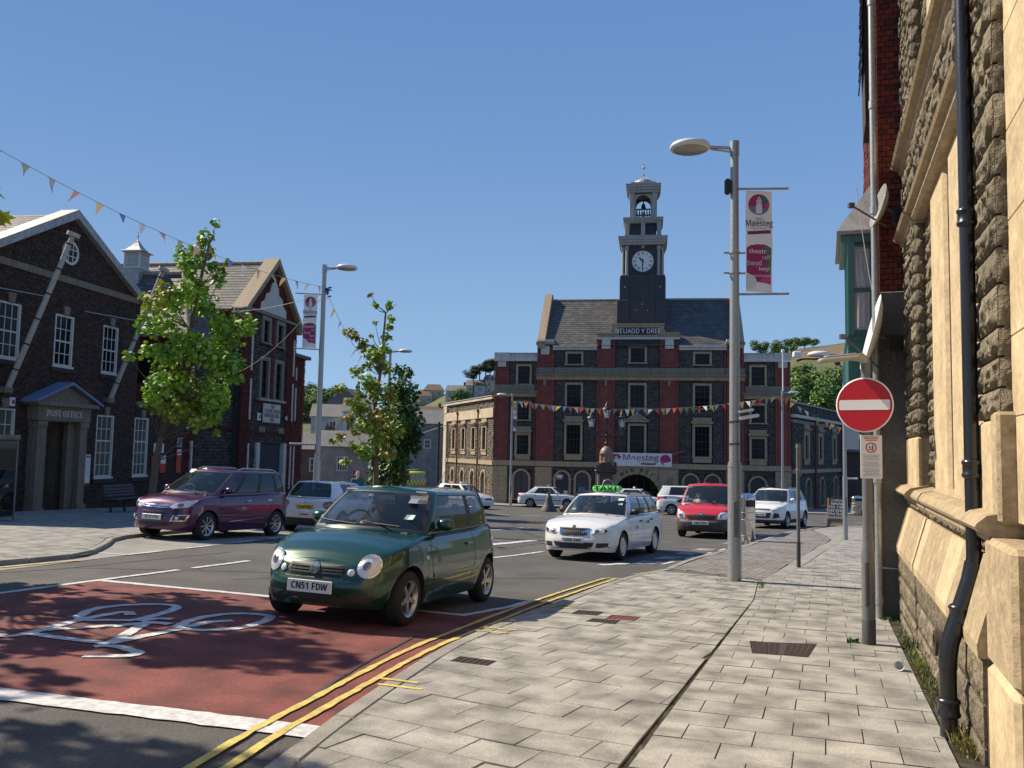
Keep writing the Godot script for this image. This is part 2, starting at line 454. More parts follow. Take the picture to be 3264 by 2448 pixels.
func ribbon(mb: MB,pts: Array,w: float,h: float,ragged:=0.012):
	var l:=resample(pts,0.12)
	var a:=offset_line(l,-w / 2); var b:=offset_line(l,w / 2)
	for i in l.size():
		a[i] += P2(rr(-ragged,ragged),rr(-ragged,ragged))
		b[i] += P2(rr(-ragged,ragged),rr(-ragged,ragged))
	for i in l.size() - 1:
		mb.quadn(at(b[i].x,b[i].y,h),at(b[i + 1].x,b[i + 1].y,h),at(a[i + 1].x,a[i + 1].y,h),at(a[i].x,a[i].y,h),Vector3.UP,Vector3.UP,Vector3.UP,Vector3.UP)
func V(l: Array) -> Array:
	var o:=[]
	for i in range(0,l.size(),2): o.append(P2(l[i],l[i + 1]))
	return o
func PV(l: Array) -> PackedVector2Array:
	return PackedVector2Array(V(l))
const KERB_R:=[-2.3,-6.0,-1.9,0.0,-1.55,3.0,-1.31,4.74,-1.15,5.8,-0.86,7.31,-0.62,8.4,-0.3,9.4,0.08,10.49,0.65,11.79,1.35,13.6,2.06,15.2,2.62,16.2,3.1,16.9]
const KERB_L:=[-11.2,-4.0,-9.6,5.0,-7.95,12.9,-7.45,14.8,-7.5,15.7,-8.0,17.4,-8.5,19.2,-8.1,22.5,-7.5,26.3,-6.6,27.9,-4.9,28.6,-4.5,34.0,-4.3,40.0,-4.4,48.0,-6.5,58.0,-12.0,66.0,-16.0,80.0]
const STONE_K:=0.365
func stone_x(d: float) -> float: return 0.92 + STONE_K * d
func slope_basis(dir: Vector2,x: float,d: float) -> Basis:
	var t:=(at(x + dir.x * 0.1,d + dir.y * 0.1) - at(x,d)).normalized()
	var s:=(at(x + dir.y * 0.1,d - dir.x * 0.1) - at(x,d)).normalized()
	var up:=s.cross(t).normalized()
	return Basis(t,up,t.cross(up).normalized())
func kerb_row(parent: Node3D,line: Array,w: float,h: float,inward: float,stone: Mesh,long:=0.915):
	var c:=Curve2D.new()
	for p in line: c.add_point(p)
	var n:=int(c.get_baked_length() / long)
	for k in n:
		var a:=c.sample_baked(k * long); var b:=c.sample_baked((k + 1) * long)
		var dir:=(b - a).normalized()
		var m:=(a + b) / 2 + P2(dir.y,-dir.x) * inward
		var o:=part("kerb_stone",stone,M.kerb,parent)
		var q:=slope_basis(dir,m.x,m.y)
		o.transform = X3(q.scaled_local(P3((b - a).length() - 0.006,1,1)),at(m.x,m.y,h))
func build_ground():
	var mb:=nb()
	var xs:=[-900,-400,-200,-100,-60,-40,-30,-20,-15,-10,-5,0,5,10,20,40,80,160,400,900]
	var ds:=[-60,-15,0,10,20,40,60,90,120,150,200,300,600,1500,3000]
	for i in xs.size() - 1:
		for j in ds.size() - 1:
			var a:=at(xs[i],ds[j]); var b:=at(xs[i + 1],ds[j]); var e:=at(xs[i + 1],ds[j + 1]); var f:=at(xs[i],ds[j + 1])
			mb.quadn(a,b,e,f,Vector3.UP,Vector3.UP,Vector3.UP,Vector3.UP)
	ground_part("road",mb,M.asphalt)
	build_markings()
	build_right_pavement()
	build_left_pavement()
func build_markings():
	var mb:=nb()
	var kr:=smooth_line(V(KERB_R),0.3)
	var poly:=PackedVector2Array()
	for p in kr:
		if p.y > 5.62 and p.y < 12.4: poly.append(p + P2(-0.03,0))
	var far:=[0.25,12.3,-0.2,11.35,-0.55,10.83,-1.8,11.15,-3.09,11.5,-5.79,12.28,-6.22,10.7,-6.9,8.6,-7.45,6.95]
	for p in V(far): poly.append(p)
	drape(mb,poly,0.005,0.5)
	ground_part("cycle_box_surface",mb,M.red_road)
	var w:=nb()
	ribbon(w,V([-8.2,7.22,-3.57,6.2,-1.22,5.68]),0.26,0.011,0.012)
	ribbon(w,V([-5.8,12.32,-3.09,11.56,-0.5,10.8]),0.14,0.011,0.014)
	ribbon(w,V([-7.75,5.8,-6.22,10.7,-5.79,12.3,-5.3,14.0]),0.11,0.0113,0.012)
	ribbon(w,V([-0.55,10.8,-0.05,11.6,0.35,12.4]),0.1,0.0111)
	ground_part("white_box_lines",w,M.white_paint)
	var b:=nb()
	var strokes:=[
		[-4.59,9.36,-4.68,9.85,-4.56,10.2,-4.28,10.42,-4.02,10.45,-3.9,10.3,-3.87,10.0,-3.92,9.58,-3.99,9.33,-4.21,9.26,-4.41,9.19,-4.59,9.36],
		[-3.41,9.03,-3.43,9.52,-3.28,9.93,-3.05,10.1,-2.79,10.07,-2.69,9.92,-2.69,9.6,-2.79,9.21,-2.97,9.01,-3.19,8.95,-3.41,9.03],
		[-3.32,9.1,-3.2,9.44,-3.01,9.6],
		[-4.88,8.15,-4.74,8.19,-4.58,8.25,-4.47,9.25,-4.29,9.8,-4.15,9.62],
		[-4.53,8.34,-4.15,8.2,-3.65,8.06],[-4.5,8.56,-4.22,8.78,-3.99,8.99],
		[-3.65,8.06,-3.77,9.01,-3.8,9.3],[-3.65,8.06,-3.53,8.45,-3.35,8.95],
		[-3.72,7.89,-3.58,7.96,-3.33,7.81,-3.24,7.7,-3.29,7.58,-3.61,7.5],
		[-4.01,8.89,-3.87,9.08,-3.7,9.23,-3.54,9.18],[-3.92,9.27,-3.78,9.47,-3.62,9.48]]
	var hh:=0.0117
	for s in strokes:
		ribbon(b,smooth_line(V(s),0.08),0.12,hh,0.008)
		hh += 0.0004
	var o:=ground_part("cycle_symbol_marking",b,M.white_paint)
	var l:=nb()
	ribbon(l,V([-5.2,14.35,-4.75,15.95]),0.11,0.0112)
	ribbon(l,V([-0.6,18.7,0.85,21.3]),0.12,0.0112)
	ribbon(l,V([-0.95,22.3,0.75,25.5]),0.3,0.0112,0.03)
	ribbon(l,V([-3.4,22.3,-1.2,27.0]),0.12,0.0112)
	ribbon(l,V([-1.3,28.5,0.5,32.5]),0.12,0.0112)
	ribbon(l,V([1.9,18.05,2.55,18.55]),0.22,0.0112,0.03)
	for k in 22:
		var t:=k / 22.0
		var p:=P2(-4.0,45.5).lerp(P2(30,43.5),t)
		ribbon(l,[p,p + P2(0.9,-0.05)],0.18,0.0112)
	for k in 14:
		var p:=P2(8.0,38.6).lerp(P2(34,44.5),k / 14.0)
		ribbon(l,[p,p + P2(0.95,0.22)],0.12,0.0112)
	ground_part("white_lane_lines",l,M.white_paint)
	var q:=nb()
	var a0:=P2(2.75,18.3); var a1:=P2(9.4,31.2)
	for k in 9:
		var p:=a0.lerp(a1,(k + 0.35) / 9.0); var tdir:=(a1 - a0).normalized()
		if k in [4]: continue
		for s in 4:
			var r:=p + tdir * (s * 0.22 - 0.4)
			ribbon(q,[r + P2(-0.2,0.12),r + P2(0.22,-0.02 - 0.05 * (s % 2))],0.09,0.0113,0.03)
		ribbon(q,[p + P2(0.28,-0.3),p + P2(0.28,-0.3) + tdir * 0.8],0.08,0.0114,0.02)
	ground_part("bay_edge_marking",q,M.white_paint)
	var y:=nb()
	var yl:=V([-2.6,-4.0,-2.25,1.0,-1.73,4.93,-1.38,6.67,-0.95,8.5,-0.5,9.89,0.09,11.6,0.9,13.6,1.72,15.5])
	var ys:=smooth_line(yl,0.3)
	ribbon(y,ys,0.06,0.0155,0.008)
	ribbon(y,offset_line(ys,0.19),0.06,0.0155,0.008)
	ribbon(y,[ys[-1],offset_line(ys,0.26)[-1] + P2(0.05,0.1)],0.07,0.0158,0.01)
	ribbon(y,smooth_line(V([-3.6,46.2,-2.2,44.6,-3.0,42.6,-4.4,41.0]),0.3),0.1,0.0155)
	ribbon(y,smooth_line(V([-9.2,7.0,-7.75,12.9,-7.2,14.6]),0.3),0.08,0.0155)
	ground_part("double_yellow_lines",y,M.yellow_paint)
	var s:=nb()
	ribbon(s,V([-1.55,5.75,-1.3,7.6,-0.95,9.3]),0.03,0.0127,0.006)
	ribbon(s,V([-8.0,11.7,-6.9,13.4,-5.6,17.5]),0.04,0.004,0.01)
	ribbon(s,V([-4.2,13.2,-3.2,13.9,-2.4,13.6]),0.03,0.004,0.01)
	ribbon(s,V([-6.9,13.6,-3.0,14.6,0.9,15.4]),0.035,0.0042,0.01)
	ground_part("tar_joints",s,M.asphalt_patch)
func slab_field(parent: Node3D,region: PackedVector2Array,origin: Vector2,ang: float,L: float,Wd: float,h: float,holes: Array,budget: Array,shapes: Array):
	var t:=P2(cos(ang),-sin(ang)); var s:=P2(sin(ang),cos(ang))
	var lo:=P2(INF,INF); var hi:=-lo
	for p in region:
		var q:=P2((p - origin).dot(t),(p - origin).dot(s))
		lo = lo.min(q); hi = hi.max(q)
	var rest:=nb()
	var j:=int(floor(lo.y / Wd))
	while j * Wd < hi.y:
		var shift:=(0.5 if j % 2 else 0.0) * L + rr(-0.02,0.02)
		var i:=int(floor((lo.x - shift) / L))
		while i * L + shift < hi.x:
			var g:=0.0035
			var c:=origin + t * (i * L + shift + L / 2) + s * (j * Wd + Wd / 2)
			i += 1
			var hx:=t * (L / 2 - g); var hy:=s * (Wd / 2 - g)
			var quad:=PVA([c - hx - hy,c + hx - hy,c + hx + hy,c - hx + hy])
			var got:=Geometry2D.intersect_polygons(quad,region)
			for hole in holes:
				var nx: Array[PackedVector2Array] = []
				for q in got: nx.append_array(Geometry2D.clip_polygons(q,hole))
				got = nx
			for q in got:
				if q.size() < 3: continue
				var area:=0.0
				for k in q.size(): area += q[k].cross(q[(k + 1) % q.size()]) / 2
				area = absf(area)
				if area < 0.004: continue
				var dh:=rr(-0.0035,0.0035)
				var mt: Material = M["slab%d" % (rng.randi() % 5)]
				if budget[0] > 0 and c.y > 1.5 and c.y < 17:
					budget[0] -= 1
					if area > (L - 2 * g) * (Wd - 2 * g) * 0.995:
						var o:=part("paving_slab",shapes[0],mt,parent)
						var b:=slope_basis(t,c.x,c.y)
						b = b * Basis.from_euler(P3(rr(-0.006,0.006),0,rr(-0.006,0.006)))
						o.transform = X3(b.scaled_local(P3(L - 2 * g,1,Wd - 2 * g)),at(c.x,c.y,h + dh))
					else:
						var e:=nb()
						slab_poly(e,q,h + dh)
						part("paving_slab",e,mt,parent)
				elif c.y > 1.5:
					slab_poly(rest,q,h + dh)
		j += 1
	if rest.v.size() > 0: tag(part("far_paving_slabs",rest,M.slab0,parent),"","","","stuff")
func slab_poly(mb: MB,q: PackedVector2Array,h: float):
	if Geometry2D.is_polygon_clockwise(q): q.reverse()
	var ix:=Geometry2D.triangulate_polygon(q)
	for i in range(0,ix.size(),3):
		var a:=q[ix[i]]; var b:=q[ix[i + 1]]; var e:=q[ix[i + 2]]
		if (b - a).cross(e - a) < 0:
			var z:=b; b = e; e = z
		mb.tri(at(a.x,a.y,h),at(b.x,b.y,h),at(e.x,e.y,h))
	for i in q.size():
		var a:=q[i]; var b:=q[(i + 1) % q.size()]
		mb.quad(at(a.x,a.y,h - 0.03),at(b.x,b.y,h - 0.03),at(b.x,b.y,h),at(a.x,a.y,h))
func build_right_pavement():
	var kr:=smooth_line(V(KERB_R),0.3)
	var bed:=nb()
	var poly:=PackedVector2Array()
	for p in offset_line(kr,0.08): poly.append(p)
	for p in V([4.16,19.5,6.3,23.6,10.1,31.6,11.9,34.7,14.2,38.2,20,40.6,34,43.0,34,-6]): poly.append(p)
	drape(bed,poly,0.066,1.0)
	var base:=ground_part("pavement",bed,M.joint)
	var edge:=nb()
	edge.bbox(P3(0,-0.07,0),P3(1,0.14,0.16),0.02)
	kerb_row(base,kr,0.16,0.08,0.08,edge.mesh())
	kerb_row(base,smooth_line(V([11.9,34.75,14.2,38.2,20,40.6,34,43.0]),0.5),0.16,0.08,0.08,edge.mesh())
	var flat:=nb()
	flat.bbox(P3(0,-0.045,0),P3(1,0.09,0.14),0.008)
	kerb_row(base,smooth_line(V([3.1,16.95,4.16,19.5,6.3,23.6,10.1,31.6,11.9,34.7]),0.4),0.14,0.083,0.05,flat.mesh())
	var wide:=nb()
	wide.bbox(P3(0,-0.045,0),P3(1,0.09,0.3),0.008)
	kerb_row(base,smooth_line(V([4.32,15.0,5.9,18.4,8.0,22.9,10.3,27.85,11.2,31.2,11.95,34.2]),0.4),0.3,0.083,0.2,wide.mesh())
	var yb:=nb()
	for e in [[-0.93,6.72,-0.98,6.92],[-0.28,9.33,-0.2,9.55],[0.5,11.3,0.62,11.5],[2.3,15.7,2.45,15.9]]:
		ribbon(yb,[P2(e[0] - 0.05,e[1] + 0.01),P2(e[0] + 0.3,e[1] - 0.09)],0.05,0.0855,0.004)
		ribbon(yb,[P2(e[2] - 0.05,e[3] + 0.01),P2(e[2] + 0.3,e[3] - 0.09)],0.05,0.0855,0.004)
	tag(part("kerb_yellow_bars",yb,M.yellow_paint,base))
	var shape:=nb()
	shape.bbox(P3(0,-0.02,0),P3(1,0.04,1),0.004)
	var shapes:=[shape.mesh()]
	var inner:=PackedVector2Array()
	for p in offset_line(kr,0.165):
		if p.y > 1.2: inner.append(p)
	inner.resize(inner.size() - 2)
	for p in V([4.29,14.95,3.495,12.42,0.64,5.0,-0.62,1.7,-0.8,1.2]): inner.append(p)
	var covers:=[PV([2.52,9.09,3.19,9.0,2.85,8.28,2.36,8.42]),PV([0.9,11.05,1.22,10.93,1.1,10.62,0.78,10.74]),PV([1.28,10.7,1.62,10.57,1.5,10.28,1.16,10.4]),PV([1.02,10.42,1.34,10.3,1.24,10.02,0.9,10.14]),PV([-0.42,7.95,-0.08,7.83,-0.16,7.6,-0.5,7.72])]
	var budget:=[200]
	slab_field(base,inner,P2(0.02,6.21),0.495,0.43,0.365,0.08,covers,budget,shapes)
	var right:=PackedVector2Array()
	for p in V([-0.72,1.2,-0.56,1.7,0.7,5.0,3.505,12.4,4.3,14.92,4.75,15.25,6.25,18.3,8.35,22.8,10.65,27.8,11.5,31.2,12.1,34.4,14.4,37.9,20,40.2,26,41.4,26,17.0,6.9,16.6]): right.append(p)
	for d in [11.2,5.0,1.2]: right.append(P2(stone_x(d) - 0.16,d))
	budget[0] = 100
	slab_field(base,right,P2(1.13,5.58),0.35,0.43,0.345,0.08,covers,budget,shapes)
	var names:=["inspection_cover","stopcock_cover","stopcock_cover","stopcock_cover","gully_cover"]
	var labels:=["large rusty iron inspection cover let into paving near the no entry pole","small dark iron cover nearest the kerb shadow, beside the red one","small rust red iron cover in the paving slabs","small dark iron cover on the viewer side of the red one","small dark iron cover by the kerb, nearest the cycle box"]
	for k in covers.size():
		var cv: PackedVector2Array = covers[k]
		var m:=(cv[0] + cv[1] + cv[2] + cv[3]) / 4
		var o:=thing(names[k],labels[k],"cover",at(m.x,m.y,0.05),0.0,"iron covers in the pavement")
		var plate:=nb(); var studs:=nb()
		var sh:=PackedVector2Array()
		for p in cv: sh.append(m + (p - m) * 0.96)
		var loc:=func(p: Vector2,h: float) -> Vector3: return at(p.x,p.y,h) - at(m.x,m.y,0.05)
		plate.quad(loc.call(sh[3],0.074),loc.call(sh[2],0.074),loc.call(sh[1],0.074),loc.call(sh[0],0.074))
		for i in 4:
			plate.quad(loc.call(sh[i],0.074),loc.call(sh[(i + 1) % 4],0.074),loc.call(sh[(i + 1) % 4],0.05),loc.call(sh[i],0.05))
		var nn:=11 if k == 0 else 6
		for i in nn:
			for j in nn:
				if k == 0 and absf(i - 5) < 0.5: continue
				var f:=P2((i + 0.5) / nn,(j + 0.5) / nn)
				var p:=sh[0].lerp(sh[1],f.x).lerp(sh[3].lerp(sh[2],f.x),f.y)
				var e:=0.016 if k == 0 else 0.013
				var dx:=P2(e,-e * 0.3); var dy:=P2(e * 0.25,e * 0.7)
				studs.quad(loc.call(p - dx - dy,0.081),loc.call(p + dx - dy,0.081),loc.call(p + dx + dy,0.081),loc.call(p - dx + dy,0.081))
				for s4 in [[-dx - dy,dx - dy],[dx - dy,dx + dy],[dx + dy,-dx + dy],[-dx + dy,-dx - dy]]:
					studs.quad(loc.call(p + s4[0] * 1.3,0.074),loc.call(p + s4[1] * 1.3,0.074),loc.call(p + s4[1],0.081),loc.call(p + s4[0],0.081))
		var mt: Material = M.iron_red if k == 2 else M.iron
		part("plate",plate,mt,o)
		part("raised_pattern",studs,mt,o)
	var st:=nb()
	st.tinted = true
	var bay:=PV([3.2,16.85,4.42,15.05,5.97,18.4,8.07,22.9,10.37,27.85,11.27,31.2,11.85,34.1,10.2,31.5,6.42,23.55,4.27,19.45])
	var t:=P2(0.405,0.914); var s:=P2(0.914,-0.405)
	var org:=P2(3.0,15.5)
	for j in range(-14,28):
		for i in range(0,96):
			var c:=org + t * ((i + (0.5 if j % 2 else 0.0)) * 0.215) + s * (j * 0.11)
			if not Geometry2D.is_point_in_polygon(c,bay): continue
			var k:=rr(0.78,1.12)
			st.col = C(k,k * rr(0.96,1.0),k * rr(0.92,1.0))
			var hx:=t * 0.1; var hy:=s * 0.0545
			var hh:=0.08 + rr(-0.003,0.003)
			var l:=[]
			for e in [[-1,-1],[1,-1],[1,1],[-1,1]]: l.append(c + hx * e[0] + hy * e[1])
			var q:=[]
			for p in l: q.append(c + (p - c) * 0.955)
			var T4:=[]
			for p in q: T4.append(at(p.x,p.y,hh))
			st.quad(T4[3],T4[2],T4[1],T4[0])
			for e in 4:
				var a: Vector2 = l[e]; var b: Vector2 = l[(e + 1) % 4]
				st.quad(T4[e],T4[(e + 1) % 4],at(b.x,b.y,hh - 0.014),at(a.x,a.y,hh - 0.014))
	tag(part("bay_setts",st,M.sett,base),"","","","stuff")
	var ds:=nb()
	ribbon(ds,V([-0.62,1.6,0.67,5.0,3.5,12.38]),0.05,0.066,0.002)
	part("drain_slot",ds,M.soil,base)
	var so:=nb()
	ribbon(so,V([stone_x(1.2) - 0.07,1.2,stone_x(5.0) - 0.07,5.0,stone_x(11.1) - 0.07,11.1]),0.19,0.066,0.015)
	part("wall_foot_earth",so,M.soil,base)
func build_left_pavement():
	var kl:=smooth_line(V(KERB_L),0.4)
	var bed:=nb()
	var poly:=PackedVector2Array()
	for p in kl: poly.append(p)
	for p in V([-60,80,-60,-4]): poly.append(p)
	drape(bed,poly,0.05,2.0)
	var base:=ground_part("pavement",bed,M.joint)
	var edge:=nb()
	edge.bbox(P3(0,-0.07,0),P3(1,0.14,0.15),0.02)
	kerb_row(base,kl,0.15,0.085,-0.07,edge.mesh())
	var inner:=PackedVector2Array()
	for p in offset_line(kl,-0.15):
		if p.y > 9.0 and p.y < 46.0: inner.append(p)
	for p in V([-9.5,46,-14.0,50,-16.4,36,-17.8,26,-19,9]): inner.append(p)
	var rest:=nb()
	var t:=P2(0.15,0.989); var s:=P2(0.989,-0.15)
	for j in range(-12,24):
		for i in range(-40,90):
			var c:=P2(-12,22) + t * ((i + (0.5 if j % 2 else 0.0)) * 0.6) + s * (j * 0.45)
			var q:=PVA([c - t * 0.295 - s * 0.22,c + t * 0.295 - s * 0.22,c + t * 0.295 + s * 0.22,c - t * 0.295 + s * 0.22])
			for g in Geometry2D.intersect_polygons(q,inner): slab_poly(rest,g,0.08 + rr(-0.002,0.002))
	tag(part("paving_slabs",rest,M.slab1,base),"","","","stuff")
	var bay:=nb()
	var bp:=PackedVector2Array()
	for p in kl:
		if p.y > 6.0 and p.y < 36.5: bp.append(p)
	for p in V([-3.3,36.5,-4.4,28,-5.8,21.6,-6.5,18.1,-6.95,16.0,-7.35,13.6,-8.9,6.0]): bp.append(p)
	drape(bay,bp,0.006,0.5)
	ground_part("parking_bay_surface",bay,M.bay)
	var bl:=nb()
	for k in 8:
		var p:=P2(-6.98,15.9).lerp(P2(-4.0,30.0),k / 8.0)
		ribbon(bl,[p,p + P2(0.22,1.0)],0.09,0.0125)
	ribbon(bl,V([-7.0,15.9,-8.0,16.1]),0.09,0.0126)
	ground_part("parking_bay_lines",bl,M.white_paint)
	var ap:=nb()
	drape(ap,PV([-4.4,62.6,2,61.2,12,59.4,20,57.6,34,53.4,36,80,-14,84,-8,68]),0.09,3.0)
	var apron:=ground_part("forecourt",ap,M.bay)
	kerb_row(apron,smooth_line(V([-8.0,68.0,-4.4,62.6,2,61.2,12,59.4,20,57.6,34,53.4]),0.5),0.15,0.1,0.0,edge.mesh())
func front(called: String,label: String,category: String,x: float,d: float,tx: float,td: float,base: float) -> Node3D:
	return thing(called,label,category,P3(x,base,-d),atan2(td,tx))
func blocks(mb: MB,u0: float,u1: float,y0: float,y1: float,holes: Array,bw: float,bh: float,z: float,proud: float,tones: Array,limit = null,joint:=0.012,vary:=0.25):
	var rows:=maxi(1,int(round((y1 - y0) / bh)))
	var h:=(y1 - y0) / rows
	for r in rows:
		var a:=y0 + r * h; var b:=a + h
		var s:=u0; var e:=u1
		if limit != null:
			var l: Vector2 = limit.call(b)
			s = maxf(s,l.x); e = minf(e,l.y)
			if e - s < 0.05: continue
		var free:=[[s,e]]
		for k in holes:
			if k.position.y < b - 0.01 and k.end.y > a + 0.01:
				var nx:=[]
				for f in free:
					if k.end.x <= f[0] or k.position.x >= f[1]: nx.append(f)
					else:
						if k.position.x > f[0]: nx.append([f[0],k.position.x])
						if k.end.x < f[1]: nx.append([k.end.x,f[1]])
				free = nx
		for f in free:
			var p: float = f[0]
			var first:=true
			while p < f[1] - 0.02:
				var w:=bw * rr(1.0 - vary,1.0 + vary)
				if first: w *= 0.5 if r % 2 else 1.0
				first = false
				var q:=minf(p + w,f[1])
				if f[1] - q < bw * 0.3: q = f[1]
				mb.col = (tones[rng.randi() % tones.size()] as Color) * rr(0.85,1.12)
				stone(mb,p,q - joint,a,b - joint,z,proud * rr(0.7,1.2),0.006)
				p = q
func stone(mb: MB,x0: float,x1: float,y0: float,y1: float,z: float,proud: float,ch: float):
	var a:=P3(x0,y0,z); var b:=P3(x1,y0,z); var e:=P3(x1,y1,z); var f:=P3(x0,y1,z)
	var A:=a + P3(ch,ch,proud); var B:=b + P3(-ch,ch,proud); var E:=e + P3(-ch,-ch,proud); var F:=f + P3(ch,-ch,proud)
	mb.quad(A,B,E,F); mb.quad(a,b,B,A); mb.quad(b,e,E,B); mb.quad(e,f,F,E); mb.quad(f,a,A,F)
func wall_sheet(mb: MB,u0: float,u1: float,y0: float,y1: float,holes: Array,z: float,deep: float):
	var us:=[u0,u1]; var ys:=[y0,y1]
	for h in holes:
		us.append_array([h.position.x,h.end.x]); ys.append_array([h.position.y,h.end.y])
		var a:=P3(h.position.x,h.position.y,z); var b:=P3(h.end.x,h.position.y,z); var e:=P3(h.end.x,h.end.y,z); var f:=P3(h.position.x,h.end.y,z)
		var k:=P3(0,0,-deep)
		mb.quad(a + k,b + k,b,a); mb.quad(b + k,e + k,e,b); mb.quad(e + k,f + k,f,e); mb.quad(f + k,a + k,a,f)
	us.sort(); ys.sort()
	for i in us.size() - 1:
		for j in ys.size() - 1:
			if us[i + 1] - us[i] < 1e-4 or ys[j + 1] - ys[j] < 1e-4: continue
			var m:=P2((us[i] + us[i + 1]) / 2,(ys[j] + ys[j + 1]) / 2)
			var skip: bool = m.x < u0 or m.x > u1 or m.y < y0 or m.y > y1
			for h in holes: skip = skip or h.has_point(m)
			if skip: continue
			mb.quad(P3(us[i],ys[j],z),P3(us[i + 1],ys[j],z),P3(us[i + 1],ys[j + 1],z),P3(us[i],ys[j + 1],z))
func slates(mb: MB,e0: Vector3,e1: Vector3,r0: Vector3,r1: Vector3,w: float,h: float,tones: Array,thick:=0.012):
	var rows:=int((r0 - e0).length() / h)
	var nrm:=(e1 - e0).cross(r0 - e0).normalized()
	for j in rows:
		var f0:=float(j) / rows; var f1:=(j + 1.25) / rows
		var a:=e0.lerp(r0,f0); var b:=e1.lerp(r1,f0)
		var c:=e0.lerp(r0,minf(f1,1)); var d:=e1.lerp(r1,minf(f1,1))
		var n:=maxi(1,int((b - a).length() / w))
		for i in n + 1:
			var s0:=clampf((i - (0.5 if j % 2 else 0.0)) / n,0,1); var s1:=clampf((i + 1 - (0.5 if j % 2 else 0.0)) / n,0,1)
			if s1 - s0 < 0.2 / n: continue
			var g:=0.006 / maxf((b - a).length(),0.1)
			var lift:=nrm * (thick * 1.4 + rr(0,0.004)); var low:=nrm * 0.002
			var p:=a.lerp(b,s0 + g); var q:=a.lerp(b,s1 - g); var r:=c.lerp(d,s1 - g); var s:=c.lerp(d,s0 + g)
			mb.col = (tones[rng.randi() % tones.size()] as Color) * rr(0.82,1.18)
			mb.quad(p + lift,q + lift,r + low,s + low)
			mb.quad(p,q,q + lift,p + lift)
func bar(mb: MB,u0: float,u1: float,y0: float,y1: float,z0: float,z1: float):
	mb.box(P3(u0,y0,z0),P3(u1,y1,z1))
var unit_box: Mesh
func pane(parent: Node3D,u0: float,u1: float,y0: float,y1: float,z: float,m: Material):
	var o:=part("pane",unit_box,m,parent)
	o.transform = X3(Basis.from_scale(P3(u1 - u0,y1 - y0,0.01)),P3((u0 + u1) / 2,(y0 + y1) / 2,z))
func framed_window(b: Node3D,u0: float,u1: float,y0: float,y1: float,z: float,hood:="",apron:=0.0,cols:=3,rows:=4,fw:=0.17,m: Material = null):
	var f:=nb()
	var k:=m if m else (M.bath_stone as Material)
	bar(f,u0,u0 + fw,y0,y1 - fw,z - 0.12,z + 0.07)
	bar(f,u1 - fw,u1,y0,y1 - fw,z - 0.12,z + 0.07)
	bar(f,u0,u1,y1 - fw,y1,z - 0.12,z + 0.072)
	bar(f,u0 - 0.06,u1 + 0.06,y0 - 0.09,y0,z - 0.12,z + 0.12)
	if apron > 0: bar(f,u0 + 0.02,u1 - 0.02,y0 - 0.09 - apron,y0 - 0.092,z,z + 0.06)
	var w:=part("window",f,k,b)
	if hood == "flat":
		var h:=nb()
		bar(h,u0 - 0.07,u1 + 0.07,y1 + 0.03,y1 + 0.14,z,z + 0.2)
		bar(h,u0 - 0.12,u1 + 0.12,y1 + 0.14,y1 + 0.22,z,z + 0.27)
		bar(h,u0 + 0.0,u1 - 0.0,y1 + 0.22,y1 + 0.5,z,z + 0.08)
		part("hood",h,k,w)
	elif hood == "gable":
		var h:=nb()
		bar(h,u0 - 0.12,u1 + 0.12,y1 + 0.1,y1 + 0.2,z,z + 0.26)
		h.prism(PVA([P2(u0 - 0.16,y1 + 0.2),P2(u1 + 0.16,y1 + 0.2),P2((u0 + u1) / 2,y1 + 0.72)]),z,z + 0.14)
		for s in [-1.0,1.0]:
			var p:=P3((u0 + u1) / 2,y1 + 0.76,z + 0.14); var q:=P3((u0 + u1) / 2 + s * ((u1 - u0) / 2 + 0.2),y1 + 0.2,z + 0.14)
			h.xf = X3(Basis(P3(0,0,1),atan2(q.y - p.y,q.x - p.x)),(p + q) / 2)
			h.cbox(Vector3.ZERO,P3((q - p).length(),0.09,0.26))
		h.xf = Transform3D.IDENTITY
		part("hood",h,k,w)
	var iu:=u0 + fw; var iv:=u1 - fw; var jv:=y1 - fw
	pane(w,iu,iv,y0,jv,z - 0.1,M.window_glass)
	var g:=nb()
	bar(g,iu,iu + 0.05,y0,jv,z - 0.1,z - 0.06); bar(g,iv - 0.05,iv,y0,jv,z - 0.1,z - 0.06)
	bar(g,iu + 0.05,iv - 0.05,jv - 0.05,jv,z - 0.1,z - 0.06); bar(g,iu + 0.05,iv - 0.05,y0,y0 + 0.06,z - 0.1,z - 0.06)
	for c in range(1,cols): g.cbox(P3(lerpf(iu,iv,float(c) / cols),(y0 + jv) / 2,z - 0.085),P3(0.028,jv - y0 - 0.12,0.02))
	for r in range(1,rows): g.cbox(P3((iu + iv) / 2,lerpf(y0,jv,float(r) / rows),z - 0.086),P3(iv - iu - 0.1,0.045 if r * 2 == rows else 0.028,0.02))
	part("glazing_bars",g,M.navy_wood,w)
func arch_outline(u0: float,u1: float,y0: float,spring: float,rise: float,n:=14) -> PackedVector2Array:
	var p:=PVA([P2(u0,y0)])
	for i in n + 1:
		var a:=PI - PI * i / n
		p.append(P2((u0 + u1) / 2 + cos(a) * (u1 - u0) / 2,spring + sin(a) * rise))
	p.append(P2(u1,y0))
	return p
func ring_prism(mb: MB,outer: PackedVector2Array,inner: PackedVector2Array,z0: float,z1: float):
	for i in outer.size() - 1:
		var a:=outer[i]; var b:=outer[i + 1]; var c:=inner[i]; var d:=inner[i + 1]
		var v:=func(p: Vector2,z: float) -> Vector3: return P3(p.x,p.y,z)
		mb.quad(v.call(c,z1),v.call(d,z1),v.call(b,z1),v.call(a,z1))
		mb.quad(v.call(a,z0),v.call(a,z1),v.call(b,z1),v.call(b,z0))
		mb.quad(v.call(c,z1),v.call(c,z0),v.call(d,z0),v.call(d,z1))
